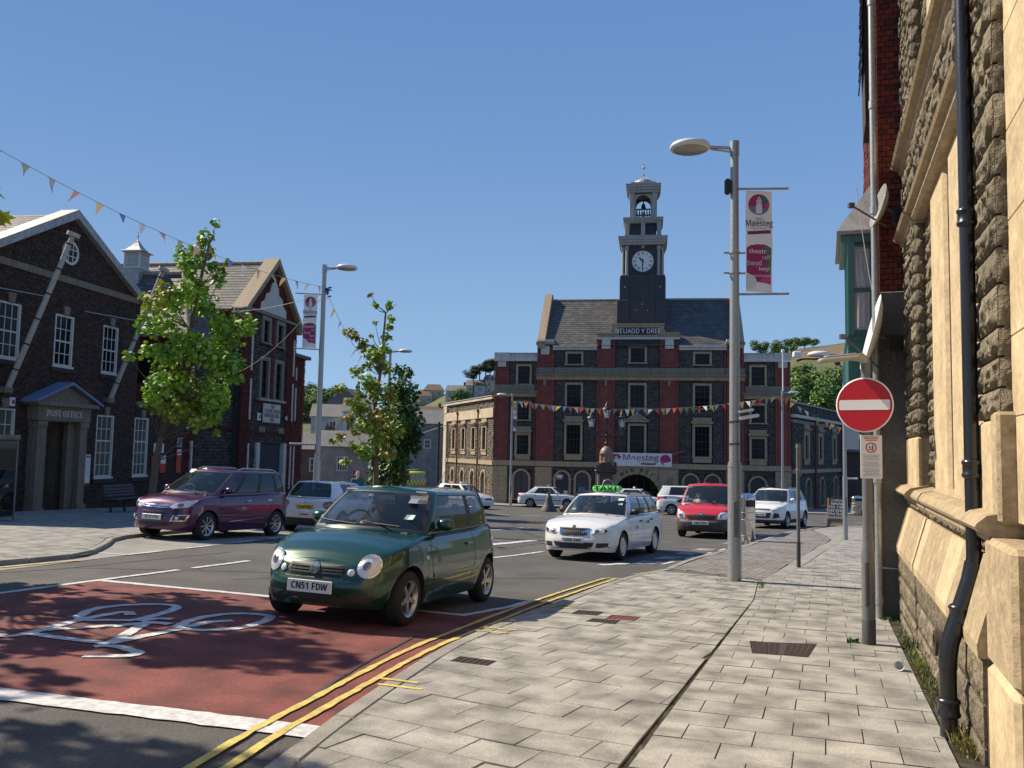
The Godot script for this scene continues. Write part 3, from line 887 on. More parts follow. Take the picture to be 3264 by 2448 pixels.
func arched_opening(b: Node3D,u0: float,u1: float,y0: float,top: float,z: float,leaf: Material,called:="arched_window"):
	var r:=(u1 - u0) / 2; var fw:=0.16
	var f:=nb()
	var o:=arch_outline(u0,u1,y0,top - r,r); var i:=arch_outline(u0 + fw,u1 - fw,y0,top - r,r - fw)
	ring_prism(f,o,i,z - 0.12,z + 0.07)
	bar(f,u0 - 0.05,u0 + fw + 0.02,top - r - 0.1,top - r + 0.06,z,z + 0.1)
	bar(f,u1 - fw - 0.02,u1 + 0.05,top - r - 0.1,top - r + 0.06,z,z + 0.1)
	if called == "arched_window": bar(f,u0 - 0.05,u1 + 0.05,y0 - 0.1,y0,z - 0.1,z + 0.14)
	var w:=part(called,f,M.bath_stone,b)
	var g:=nb()
	g.prism(i,z - 0.12,z - 0.1)
	part("leaf" if called == "arched_door" else "pane",g,leaf,w)
	var q:=nb()
	var m:=(u0 + u1) / 2
	bar(q,m - 0.02,m + 0.02,y0,top - fw - 0.02,z - 0.1,z - 0.07)
	bar(q,u0 + fw,u1 - fw,top - r - 0.03,top - r + 0.03,z - 0.1,z - 0.072)
	part("glazing_bars",q,M.navy_wood,w)
func hole_of(u0: float,u1: float,y0: float,y1: float) -> Rect2: return Rect2(u0,y0,u1 - u0,y1 - y0)
func build_town_hall():
	var base:=-2.95
	var b:=front("town_hall","grey stone town hall with red pilasters, slate roof and tall clock tower","town hall",-1.34,67.5,0.987,-0.1604,base)
	var Y:=func(y: float) -> float: return y - base
	var grey:=[C(0.165,0.16,0.15),C(0.14,0.138,0.13),C(0.19,0.182,0.168),C(0.12,0.118,0.112),C(0.18,0.168,0.148)]
	var core:=nb()
	bar(core,0.0,3.4,0,11.85,-11.0,-0.14); bar(core,19.0,22.4,0,11.85,-11.0,-0.14)
	bar(core,3.4,9.4,0,12.7,-11.0,0.06); bar(core,12.8,19.0,0,12.7,-11.0,0.06)
	bar(core,9.4,12.8,3.55,12.7,-11.0,0.06)
	bar(core,9.4,12.8,0,3.55,-11.0,-2.4)
	for s in [0,1]:
		var uu: float = [3.52,18.88][s]
		core.prism(PVA([P2(uu - 0.14,12.65),P2(uu + 0.14,12.65),P2(uu + 0.14,12.75),P2(uu - 0.14,12.75)]),-11.0,0.0)
	part("wall_core",core,M.hall_back,b)
	var holes:=[]
	var cols:=[[2.29,1.26,0],[6.26,1.42,1],[11.12,1.42,2],[15.97,1.42,1],[20.08,1.3,0]]
	for c in cols:
		var u0: float = c[0] - c[1] / 2; var u1: float = c[0] + c[1] / 2
		var z:=0.0 if c[2] == 0 else 0.2
		var top: Array = [[6.93,8.5],[8.48,9.47],[8.62,9.92]][c[2]]
		framed_window(b,u0,u1,Y.call(top[0]),Y.call(top[1]),z,"",0.0,4,3 if c[2] else 4)
		holes.append(hole_of(u0 - 0.05,u1 + 0.05,Y.call(top[0]) - 0.1,Y.call(top[1])))
		var mid: Array = [[4.12,5.6],[5.15,7.05],[5.15,7.05]][c[2]]
		framed_window(b,u0,u1,Y.call(mid[0]),Y.call(mid[1]),z,"",0.0,3,4)
		holes.append(hole_of(u0 - 0.05,u1 + 0.05,Y.call(mid[0]) - 0.1,Y.call(mid[1])))
		var low: Array = [[1.43,3.1],[1.52,3.95],[1.52,3.95]][c[2]]
		framed_window(b,u0,u1,Y.call(low[0]),Y.call(low[1]),z,"gable" if c[2] == 2 else "flat",0.36,4,4)
		holes.append(hole_of(u0 - 0.1,u1 + 0.1,Y.call(low[0]) - 0.48,Y.call(low[1]) + 0.4))
	for a in [[1.5,2.95,0.32,0,0],[4.78,6.12,0.3,1,1],[6.34,7.66,0.3,1,2],[14.5,15.8,0.28,1,0],[16.1,17.4,0.28,1,0],[19.35,20.75,0.2,0,1]]:
		var z:=0.2 if a[3] else 0.0
		var door: bool = a[4] == 1
		arched_opening(b,a[0],a[1],Y.call(-2.6 if door else -2.0),Y.call(a[2]),z,M.navy_wood if door else M.dark_grey,"arched_door" if door else "arched_window")
		holes.append(hole_of(a[0] + 0.04,a[1] - 0.04,0,Y.call(a[2]) - 0.12))
	for e in [[5.25,-0.25,0.5,0.36,"white_plastic"],[5.15,-1.5,0.3,0.34,"flag_white"],[5.72,-1.5,0.3,0.42,"white_plastic"],[6.95,-1.2,0.5,0.42,"slate_print"],[19.8,-1.3,0.3,0.38,"mint_paper"],[20.3,-1.35,0.32,0.46,"flag_white"]]:
		var n:=nb()
		n.cbox(P3(e[0],Y.call(e[1]),0.115 if e[0] < 18 else -0.085),P3(e[2],e[3],0.01))
		part("notice",n,M[e[4]],b)
	var st:=nb(); st.tinted = true
	var wing:=func(u0: float,u1: float,p0: float,p1: float):
		blocks(st,u0,u1,3.9,8.85,holes,0.36,0.15,-0.14,0.14,grey)
		blocks(st,u0,u1,9.6,11.65,holes,0.36,0.15,-0.14,0.14,grey)
		blocks(st,p0,p1,0.2,3.53,holes,0.36,0.15,-0.14,0.14,grey)
	wing.call(1.12,3.4,1.12,3.4); wing.call(19.0,21.3,19.0,21.3)
	var band:=func(u0: float,u1: float,top: float):
		blocks(st,u0,u1,3.9,10.2,holes,0.36,0.15,0.06,0.14,grey)
		blocks(st,u0,u1,11.17,Y.call(top),holes,0.36,0.15,0.06,0.14,grey)
	band.call(4.62,8.02,9.58); band.call(9.42,12.8,10.4); band.call(14.22,17.75,9.58)
	blocks(st,4.62,7.95,0.2,3.53,holes,0.36,0.15,0.06,0.14,grey)
	blocks(st,14.22,17.75,0.2,3.53,holes,0.36,0.15,0.06,0.14,grey)
	tag(part("stonework",st,M.hall_stone,b),"","","","stuff")
	var pil:=[[0.0,1.1,0.0,8.75,6.24],[3.36,4.6,0.2,10.0,7.25],[8.02,9.4,0.24,10.45,7.25],[12.82,14.2,0.24,10.45,7.25],[17.77,19.02,0.2,10.0,7.25],[21.32,22.42,0.0,8.75,6.24]]
	for p in pil:
		var m:=nb()
		var z: float = p[2]
		for seg in [[3.88,Y.call(p[4])],[Y.call(p[4] + 1.0 if p[2] > 0 else 6.65),Y.call(p[3])]]:
			bar(m,p[0],p[1],seg[0],seg[1],z - 0.6,z + 0.02)
			bar(m,p[0],p[0] + 0.13,seg[0],seg[1],z + 0.02,z + 0.1); bar(m,p[1] - 0.13,p[1],seg[0],seg[1],z + 0.02,z + 0.1)
			bar(m,p[0] + 0.13,p[1] - 0.13,seg[1] - 0.14,seg[1],z + 0.02,z + 0.1); bar(m,p[0] + 0.13,p[1] - 0.13,seg[0],seg[0] + 0.25,z + 0.02,z + 0.1)
		part("pilaster",m,M.red_render,b)
		var f:=nb()
		for k in 9:
			var ya: float = k * 0.385
			bar(f,p[0] - 0.02,p[1] + 0.02,ya,ya + 0.36,z - 0.3,z + 0.13)
		bar(f,p[0],p[1],0,3.47,z - 0.3,z + 0.1)
		part("pilaster_foot",f,M.bath_stone,b)
		var cap:=nb()
		cap.prism(PVA([P2((p[0] + p[1]) / 2 - 0.13,Y.call(p[4] - 0.02)),P2((p[0] + p[1]) / 2 + 0.13,Y.call(p[4] - 0.02)),P2((p[0] + p[1]) / 2 + 0.08,Y.call(p[4] - 0.46)),P2((p[0] + p[1]) / 2 - 0.08,Y.call(p[4] - 0.46))]),z + 0.1,z + 0.17)
		part("bracket",cap,M.bath_grey,b)
		var sq:=nb()
		var mid: float = (p[0] + p[1]) / 2
		var t: float = p[3] - 0.05
		bar(sq,mid - 0.33,mid + 0.33,Y.call(t - (0.42 if z < 0.1 else 0.72)),Y.call(t),z + 0.09,z + 0.13)
		part("cap_block",sq,M.white_trim,b)
	var run:=func(u0: float,u1: float,y0: float,y1: float,z0: float,z1: float,m: String,called: String):
		var q:=nb()
		bar(q,u0,u1,Y.call(y0),Y.call(y1),z0,z1)
		return part(called,q,M[m],b)
	for e in [[0.0,3.4,0.0],[19.0,22.4,0.0],[3.36,19.04,0.2]]:
		run.call(e[0] - 0.03,e[1] + 0.03,0.56,0.95,e[2] - 0.3,e[2] + 0.19,"bath_stone","string_course")
	for e in [[0.0,3.4,0.0,5.92],[19.0,22.4,0.0,5.92],[3.36,19.04,0.2,7.26]]:
		run.call(e[0] - 0.04,e[1] + 0.04,e[3],e[3] + 0.32,e[2] - 0.3,e[2] + 0.17,"bath_stone","string_course")
		run.call(e[0] - 0.12,e[1] + 0.12,e[3] + 0.32,e[3] + 0.42,e[2] - 0.3,e[2] + 0.42,"bath_grey","cornice")
		run.call(e[0] - 0.04,e[1] + 0.04,e[3] + 0.42,e[3] + 0.95,e[2] - 0.3,e[2] + 0.12,"bath_grey","frieze")
	for e in [[0.0,3.38],[19.02,22.42]]:
		run.call(e[0] - 0.06,e[1] + 0.02,8.72,8.98,-0.3,0.24,"white_trim","cornice")
		run.call(e[0] - 0.02,e[1],8.98,9.3,-0.3,0.1,"white_trim","parapet")
		run.call(e[0] - 0.05,e[1],9.3,9.38,-0.35,0.16,"lead","coping")
	for u in [0.0,21.3]: run.call(u - 0.06,u + 1.16,8.98,9.4,-0.25,0.17,"white_trim","parapet_end")
	for e in [[4.6,8.0],[14.24,17.76]]:
		run.call(e[0],e[1],9.58,9.78,0.0,0.36,"white_trim","eaves_band")
		run.call(e[0],e[1],9.78,9.92,0.0,0.5,"white_trim","gutter")
	for u in [3.26,17.67]:
		run.call(u,u + 1.46,10.0,10.2,-0.4,0.42,"bath_stone","pilaster_cap")
		run.call(u + 0.08,u + 1.38,10.2,10.42,-0.4,0.32,"white_trim","pilaster_cap")
	var pd:=nb()
	var pts:=PVA([P2(7.94,13.35),P2(14.28,13.35),P2(14.28,13.8),P2(13.5,13.8)])
	for i in 6: pts.append(P2(13.5 - 0.42 * sin(i * PI / 10),Y.call(11.4 - 0.55 * cos(i * PI / 10))))
	pts.append_array(PVA([P2(13.08,14.53),P2(9.14,14.53)]))
	for i in range(5,-1,-1): pts.append(P2(8.72 + 0.42 * sin(i * PI / 10),Y.call(11.4 - 0.55 * cos(i * PI / 10))))
	pts.append_array(PVA([P2(8.72,13.8),P2(7.94,13.8)]))
	pd.prism(pts,-0.5,0.3)
	part("name_parapet",pd,M.bath_stone,b)
	run.call(7.9,14.32,10.4,10.55,-0.4,0.4,"white_trim","parapet_cornice")
	run.call(7.9,9.5,10.78,10.92,-0.4,0.38,"bath_stone","parapet_cap"); run.call(12.72,14.32,10.78,10.92,-0.4,0.38,"bath_stone","parapet_cap")
	run.call(9.1,13.12,11.5,11.64,-0.45,0.36,"bath_stone","parapet_cap")
	var sb: MeshInstance3D = run.call(9.62,12.62,10.76,11.32,0.3,0.315,"black_print","name_board")
	lettering("NEUADD Y DREF",0.48,M.sign_white,sb,P3(11.12,13.99,0.318),Basis.IDENTITY,"Droid Sans",400)
	var ar:=nb()
	var cu:=11.12; var rr:=1.72
	for k in 13:
		var a0:=PI * k / 13 + 0.008; var a1:=PI * (k + 1) / 13 - 0.008
		var ro:=2.17
		var q:=PVA([P2(cu + cos(a0) * rr,1.33 + sin(a0) * rr),P2(cu + cos(a0) * ro,1.33 + sin(a0) * ro),P2(cu + cos(a1) * ro,1.33 + sin(a1) * ro),P2(cu + cos(a1) * rr,1.33 + sin(a1) * rr)])
		var vs:=nb()
		vs.prism(q,-0.5,0.31 if k != 6 else 0.36)
		part("voussoir",vs,M.bath_stone,b)
	var sp:=nb()
	var sq2:=PackedVector2Array()
	for k in 15: sq2.append(P2(cu + cos(PI * k / 14) * 2.33,1.33 + sin(PI * k / 14) * 2.1))
	var left:=PVA([P2(7.98,0),P2(9.4,0),P2(9.4,1.33)]); var right:=PVA([P2(14.2,0),P2(12.84,0),P2(12.84,1.33)])
	for k in 8:
		left.append(sq2[14 - k]); right.append(sq2[k])
	left.append_array(PVA([P2(cu,3.52),P2(7.98,3.52)]))
	right.append_array(PVA([P2(cu,3.52),P2(14.2,3.52)]))
	sp.prism(left,-0.4,0.27); sp.prism(right,-0.4,0.27)
	part("arch_spandrel",sp,M.bath_stone,b)
	var word:="MARKET"
	for k in 6:
		var ang:=PI / 2 + (2.5 - k) * 0.2 + (0.09 if k < 3 else -0.09)
		lettering(word[k],0.36,M.black_print,b,P3(cu + cos(ang) * 2.03,1.33 + sin(ang) * 2.03,0.318),Basis(P3(0,0,1),ang - PI / 2),"Droid Sans",700)
	var gl:=nb()
	for k in 7: bar(gl,9.42 + k * 0.56 - 0.03,9.42 + k * 0.56 + 0.03,0,3.05,-0.95,-0.9)
	bar(gl,9.4,12.84,1.65,1.73,-0.96,-0.89)
	part("market_screen",gl,M.black_iron,b)
	pane(b,9.4,12.84,0.0,3.05,-1.0,M.window_glass)
	bb("carved_block",M.bath_grey,b,P3(13.6,2.6,0.35),P3(0.45,0.6,0.2),0.06)
	for u in [3.26,4.66,17.66,19.1]:
		var dp:=nb()
		var zz:=0.08 if u < 3.3 or u > 19 else 0.28
		dp.cyl(P3(u,0.1,zz),P3(u,Y.call(9.3 if u > 3.3 and u < 19 else 8.7),zz),0.065)
		part("drainpipe",dp,M.red_render,b)
	var sl:=nb(); sl.tinted = true
	var tones:=[C(0.165,0.15,0.135),C(0.14,0.13,0.125),C(0.18,0.165,0.15),C(0.125,0.12,0.118)]
	slates(sl,P3(3.9,12.85,0.38),P3(18.5,12.85,0.38),P3(3.9,17.25,-4.5),P3(18.5,17.25,-4.5),0.42,0.29,tones,0.016)
	tag(part("roof_slates",sl,M.slate,b),"","","","stuff")
	var rb:=nb()
	rb.xf = X3(Basis(P3(0,0,-1),P3(0,1,0),P3(1,0,0)),Vector3.ZERO)
	rb.prism(PVA([P2(-0.34,12.75),P2(9.6,12.75),P2(4.5,17.22)]),3.6,18.8)
	part("roof_body",rb,M.hall_back,b)
	var rg:=nb()
	rg.cyl(P3(3.9,17.29,-4.5),P3(18.5,17.29,-4.5),0.1)
	part("ridge",rg,M.lead,b)
	for u in [3.36,18.44]:
		var gp:=nb()
		gp.xf = X3(Basis(P3(0,0,-1),P3(0,1,0),P3(1,0,0)),Vector3.ZERO)
		gp.prism(PVA([P2(-0.42,13.25),P2(4.1,17.75),P2(4.9,17.75),P2(9.6,13.25),P2(9.6,12.65),P2(-0.42,12.65)]),u,u + 0.6)
		part("gable_coping",gp,M.bath_stone,b)
	build_clock_tower(b,Y)
	build_hall_wings()
func build_clock_tower(b: Node3D,Y: Callable):
	var c:=P3(11.42,0,-3.7)
	var stage:=func(w: float,y0: float,y1: float,called: String,m: String) -> MeshInstance3D:
		var q:=nb()
		q.box(P3(c.x - w / 2,Y.call(y0),c.z - w / 2),P3(c.x + w / 2,Y.call(y1),c.z + w / 2))
		return part(called,q,M[m],b)
	var cornice:=func(w: float,y: float,h: float,out: float):
		var q:=nb()
		for k in 3:
			var e: float = w + out * 2 * [0.45,0.75,1.0][k]
			q.box(P3(c.x - e / 2,Y.call(y + h * k / 3.0),c.z - e / 2),P3(c.x + e / 2,Y.call(y + h * (k + 1) / 3.0),c.z + e / 2))
		part("tower_cornice",q,M.tower_trim,b)
		var r:=nb()
		var e2:=w + out * 2 + 0.06
		r.box(P3(c.x - e2 / 2,Y.call(y + h),c.z - e2 / 2),P3(c.x + e2 / 2,Y.call(y + h + 0.06),c.z + e2 / 2))
		part("tower_lead",r,M.lead,b)
	stage.call(3.86,11.6,13.85,"tower_base","tower_dark")
	stage.call(3.5,13.85,15.75,"tower_base","tower_dark")
	for sx in [-1,1]:
		for sz in [-1,1]:
			var ft:=nb()
			ft.bbox(P3(c.x + sx * 1.52,15.7,c.z + sz * 1.52),P3(1.0,2.2,1.0),0.04)
			ft.bbox(P3(c.x + sx * 1.42,17.7,c.z + sz * 1.42),P3(0.8,1.85,0.8),0.04)
			part("tower_corner",ft,M.tower_dark,b)
	var ro:=nb()
	for e in [[-0.45,13.0],[0.4,13.0],[0.0,13.5],[-1.4,14.9],[1.4,14.9]]:
		ro.cyl(P3(c.x + e[0],Y.call(e[1]),c.z + 1.9),P3(c.x + e[0],Y.call(e[1]),c.z + (1.96 if absf(e[0]) < 1 else 1.86)),0.07,0.05,10)
	part("rosette",ro,M.lead,b)
	stage.call(2.9,15.75,18.6,"clock_stage","tower_dark")
	stage.call(3.55,15.62,15.85,"tower_plinth","tower_dark")
	var co:=nb()
	for sx in [-1,1]:
		for sz in [-1,1]:
			for k in [0,1]:
				var px: float = c.x + sx * (1.56 if k == 0 else 1.26); var pz: float = c.z + sz * (1.26 if k == 0 else 1.56)
				co.cyl(P3(px,18.8,pz),P3(px,20.9,pz),0.12,0.11,12)
				co.bbox(P3(px,21.07,pz),P3(0.3,0.34,0.3),0.03)
				co.bbox(P3(px,18.87,pz),P3(0.3,0.14,0.3),0.02)
	part("tower_column",co,M.tower_trim,b)
	cornice.call(3.3,18.35,0.62,0.28)
	for turn in [0.0,PI / 2,PI,-PI / 2]:
		var xf:=X3(Basis(Vector3.UP,turn),P3(c.x,20.0,c.z))
		var ring:=nb()
		ring.xf = xf * X3(Basis(P3(1,0,0),PI / 2),P3(0,0,1.45))
		ring.lathe([P2(0.86,0.0),P2(1.0,0.0),P2(1.0,0.07),P2(0.86,0.05),P2(0.86,0.0)],36)
		var dial:=part("clock_ring",ring,M.tower_dark,b)
		var face:=nb()
		face.xf = xf * X3(Basis(P3(1,0,0),PI / 2),P3(0,0,1.45))
		face.lathe([P2(0.87,0.0),P2(0.87,0.03),P2(0.0,0.03)],36)
		part("clock_face",face,M.sign_white,dial)
		var num:=nb()
		num.xf = xf
		for k in 12:
			var a:=PI / 2 - TAU * k / 12
			var strokes: int = [3,1,2,3,3,2,3,4,4,3,2,3][k]
			for s in strokes:
				num.xf = xf * X3(Basis(P3(0,0,1),a - PI / 2 + (s - (strokes - 1) / 2.0) * 0.09),Vector3.ZERO)
				num.cbox(P3(0,0.66,1.485),P3(0.026,0.2,0.008))
		for k in 60:
			num.xf = xf * X3(Basis(P3(0,0,1),TAU * k / 60),Vector3.ZERO)
			num.cbox(P3(0,0.825,1.485),P3(0.012 if k % 5 else 0.03,0.035,0.008))
		part("numerals",num,M.black_print,dial)
		var hand:=nb()
		hand.xf = xf * X3(Basis(P3(0,0,1),-(TAU * 10.5 / 12.0)),Vector3.ZERO)
		hand.prism(PVA([P2(-0.05,-0.12),P2(0.05,-0.12),P2(0.07,0.3),P2(0.0,0.5),P2(-0.07,0.3)]),1.492,1.5)
		part("hour_hand",hand,M.black_print,dial)
		var mh:=nb()
		mh.xf = xf * X3(Basis(P3(0,0,1),PI - 0.02),Vector3.ZERO)
		mh.prism(PVA([P2(-0.035,-0.2),P2(0.035,-0.2),P2(0.04,0.45),P2(0.0,0.75),P2(-0.04,0.45)]),1.502,1.51)
		part("minute_hand",mh,M.black_print,dial)
		var kb:=nb()
		kb.xf = xf
		kb.bbox(P3(0,1.2,1.48),P3(0.26,0.3,0.1),0.02)
		part("keystone",kb,M.tower_trim,b)
	var op:=nb()
	for e in [[-1.28,-1.28],[1.28,-1.28],[-1.28,1.28],[1.28,1.28],[0,1.28],[0,-1.28],[1.28,0],[-1.28,0]]:
		op.bbox(P3(c.x + e[0],22.67,c.z + e[1]),P3(0.34,1.1,0.34),0.03)
	part("open_stage_post",op,M.tower_trim,b)
	var oi:=nb()
	oi.box(P3(c.x - 1.05,22.05,c.z - 1.05),P3(c.x + 1.05,23.25,c.z + 1.05))
	part("open_stage_core",oi,M.tower_dark,b)
	stage.call(2.96,19.03,19.2,"open_stage_floor","tower_trim")
	cornice.call(2.75,20.22,0.36,0.2)
	for sx in [-1,1]:
		for sz in [-1,1]:
			bb("belfry_pier",M.tower_trim,b,P3(c.x + sx * 0.9,24.67,c.z + sz * 0.9),P3(0.4,2.3,0.4),0.03)
	for turn in [0.0,PI / 2,PI,-PI / 2]:
		var q:=nb()
		q.xf = X3(Basis(Vector3.UP,turn),P3(c.x,0,c.z))
		var inner:=arch_outline(-0.6,0.6,23.65,25.0,0.6)
		var outer:=PackedVector2Array()
		for i in inner.size():
			var p:=inner[i]
			outer.append(P2(signf(p.x) * 0.72 if absf(p.x) > 0.35 else p.x * 2.0,23.65 if i == 0 or i == inner.size() - 1 else (p.y if p.y < 25.15 else 25.73)))
		ring_prism(q,outer,inner,0.8,0.98)
		part("belfry_arch",q,M.tower_trim,b)
		var bl:=nb()
		bl.xf = X3(Basis(Vector3.UP,turn),P3(c.x,0,c.z))
		bl.box(P3(-0.62,24.37,0.82),P3(0.62,24.45,0.95)); bl.box(P3(-0.62,23.65,0.82),P3(0.62,23.75,0.95))
		for k in 6: bl.lathe([P2(0.05,0),P2(0.04,0.12),P2(0.065,0.3),P2(0.035,0.5),P2(0.05,0.62)],8,P3(-0.5 + k * 0.2,23.75,0.88))
		part("balustrade",bl,M.tower_dark,b)
	var bell:=nb()
	bell.lathe([P2(0.26,0),P2(0.2,0.08),P2(0.15,0.3),P2(0.1,0.4),P2(0,0.43)],14,P3(c.x,24.7,c.z))
	bell.cyl(P3(c.x,25.05,c.z),P3(c.x,25.75,c.z),0.05)
	bell.cyl(P3(c.x,23.75,c.z),P3(c.x,24.45,c.z),0.06,0.04)
	part("bell",bell,M.black_iron,b)
	stage.call(2.1,22.72,22.9,"belfry_ceiling","tower_dark")
	cornice.call(2.15,22.8,0.62,0.3)
	stage.call(2.0,23.46,23.72,"dome_base","lead")
	var dome:=nb()
	var prof:=[]
	for i in 9: prof.append(P2(0.86 * cos(i * PI / 16),26.63 + 0.62 * sin(i * PI / 16)))
	dome.lathe(prof,24,P3(c.x,0,c.z))
	for k in 8:
		var a:=TAU * k / 8
		var path:=[]
		for i in 9: path.append(P3(c.x + cos(a) * 0.87 * cos(i * PI / 16),26.63 + 0.63 * sin(i * PI / 16),c.z + sin(a) * 0.87 * cos(i * PI / 16)))
		dome.tube(path,0.025,6,false)
	part("dome",dome,M.lead,b)
	var fi:=nb()
	fi.cyl(P3(c.x,27.2,c.z),P3(c.x,28.7,c.z),0.035,0.012,8)
	fi.ball(P3(c.x,28.17,c.z),Vector3.ONE * 0.12)
	fi.ball(P3(c.x,27.57,c.z),P3(0.1,0.07,0.1)); fi.ball(P3(c.x,28.45,c.z),P3(0.07,0.04,0.07))
	part("finial",fi,M.lead,b)
func build_hall_wings():
	var base:=-3.4
	var tones:=[C(0.3,0.255,0.185),C(0.25,0.215,0.16),C(0.34,0.29,0.21),C(0.21,0.185,0.145),C(0.28,0.25,0.2)]
	var b:=front("stone_wing","sunlit two storey rubble stone wing running back left of the town hall","building",-6.22,81.0,0.34,-0.9404,base)
	var Y:=func(y: float) -> float: return y - base
	var core:=nb()
	bar(core,0,14.2,0,9.2,-6.0,-0.12)
	part("wall_core",core,M.stone_mortar,b)
	var holes:=[]
	for k in 4:
		var u: float = [2.5,5.5,8.45,11.35][k]
		framed_window(b,u,u + 1.25,5.15,7.15,0.0,"flat",0.35,2,4,0.2)
		holes.append(hole_of(u - 0.05,u + 1.3,4.7,7.5))
		arched_opening(b,u - 0.15,u + 1.25,Y.call(-2.9 if k else -1.2),3.55,0.0,M.dark_grey,"arched_window")
		holes.append(hole_of(u - 0.08,u + 1.18,Y.call(-2.9 if k else -1.2),3.42))
	var st:=nb(); st.tinted = true
	blocks(st,0.9,14.2,0.1,3.95,holes,0.34,0.16,-0.12,0.13,tones,null,0.014,0.35)
	blocks(st,0.9,14.2,4.3,7.7,holes,0.34,0.16,-0.12,0.13,tones,null,0.014,0.35)
	blocks(st,0.9,14.2,8.45,9.15,holes,0.34,0.16,-0.12,0.13,tones,null,0.014,0.35)
	tag(part("stonework",st,M.hall_stone,b),"","","","stuff")
	for e in [[0.0,14.3,4.3,5.05,0.12,"wall_cream","frieze"],[0.0,14.3,0.55,0.9,0.1,"bath_stone","string_course"],[-0.1,14.3,5.75,5.98,0.2,"wall_cream","parapet"],[-0.1,14.3,5.98,6.05,0.26,"lead","coping"],[0.0,0.95,0.0,4.3,0.16,"wall_cream","corner_pilaster"],[0.0,0.95,5.05,5.75,0.16,"wall_cream","corner_pilaster"]]:
		var q:=nb()
		bar(q,e[0],e[1],Y.call(e[2]) if e[2] != 0.0 else 0.0,Y.call(e[3]),-0.2,e[4])
		part(e[6],q,M[e[5]],b)
	for u in [4.6,10.6]:
		var dp:=nb()
		dp.cyl(P3(u,0.1,0.16),P3(u,8.3,0.16),0.06)
		dp.bbox(P3(u,8.35,0.18),P3(0.3,0.22,0.2),0.03)
		part("drainpipe",dp,M.red_render,b)
	base = -4.2
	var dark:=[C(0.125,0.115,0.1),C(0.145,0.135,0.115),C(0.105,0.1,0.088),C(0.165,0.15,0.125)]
	var c:=front("stone_wing","shaded two storey stone wing receding right of the town hall","building",20.95,63.95,0.5365,0.8439,base)
	var Z:=func(y: float) -> float: return y + 4.2
	var cc:=nb()
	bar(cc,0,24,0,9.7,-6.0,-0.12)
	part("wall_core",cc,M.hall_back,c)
	holes = []
	for k in 5:
		var u: float = [3.3,8.0,13.2,18.0,22.0][k]
		framed_window(c,u,u + 1.7,5.7,7.9,0.0,"flat",0.35,2,4,0.36)
		holes.append(hole_of(u - 0.05,u + 1.75,5.25,8.3))
		arched_opening(c,u + 0.3,u + 2.3,1.9,4.26,0.0,M.dark_grey,"arched_window")
		holes.append(hole_of(u + 0.38,u + 2.22,1.9,4.14))
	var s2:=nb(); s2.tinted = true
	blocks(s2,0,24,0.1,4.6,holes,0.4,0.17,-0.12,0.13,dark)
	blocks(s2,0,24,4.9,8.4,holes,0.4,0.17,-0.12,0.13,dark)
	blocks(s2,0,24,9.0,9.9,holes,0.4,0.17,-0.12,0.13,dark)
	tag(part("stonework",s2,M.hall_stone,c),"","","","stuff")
	for e in [[0.0,24.0,4.2,4.45,0.1,"bath_grey","string_course"],[0.0,24.1,4.6,4.82,0.3,"white_trim","cornice"],[0.0,24.0,0.4,0.7,0.1,"bath_stone","string_course"],[0.0,24.0,5.7,5.8,0.1,"lead","coping"]]:
		var q:=nb()
		bar(q,e[0],e[1],Z.call(e[2]),Z.call(e[3]),-0.2,e[4])
		part(e[6],q,M[e[5]],c)
	for u in [6.6,16.6]:
		var dp:=nb()
		dp.cyl(P3(u,0.1,0.16),P3(u,8.8,0.16),0.075)
		part("drainpipe",dp,M.red_render,c)
func sash_window(b: Node3D,u0: float,u1: float,y0: float,y1: float,z: float,cols: int,rows: int,meet: int,glass: Material):
	var f:=nb()
	bar(f,u0,u0 + 0.07,y0,y1,z - 0.1,z + 0.02); bar(f,u1 - 0.07,u1,y0,y1,z - 0.1,z + 0.02)
	bar(f,u0 + 0.07,u1 - 0.07,y1 - 0.07,y1,z - 0.1,z + 0.022); bar(f,u0 - 0.05,u1 + 0.05,y0 - 0.08,y0,z - 0.1,z + 0.07)
	var w:=part("window",f,M.white_wood,b)
	var a:=u0 + 0.07; var e:=u1 - 0.07; var t:=y1 - 0.07
	var g:=nb()
	for c in range(1,cols): g.cbox(P3(lerpf(a,e,float(c) / cols),(y0 + t) / 2,z - 0.04),P3(0.028,t - y0,0.03))
	for r in range(1,rows): g.cbox(P3((a + e) / 2,lerpf(y0,t,float(r) / rows),z - 0.038),P3(e - a,0.06 if r == meet else 0.028,0.034))
	bar(g,a,a + 0.04,y0,t,z - 0.06,z - 0.02); bar(g,e - 0.04,e,y0,t,z - 0.06,z - 0.02); bar(g,a,e,y0,y0 + 0.06,z - 0.06,z - 0.019)
	part("glazing_bars",g,M.white_wood,w)
	for c in cols:
		for r in rows:
			pane(w,lerpf(a,e,float(c) / cols) + 0.014,lerpf(a,e,(c + 1.0) / cols) - 0.014,lerpf(y0,t,float(r) / rows) + 0.014,lerpf(y0,t,(r + 1.0) / rows) - 0.014,z - 0.05,glass)
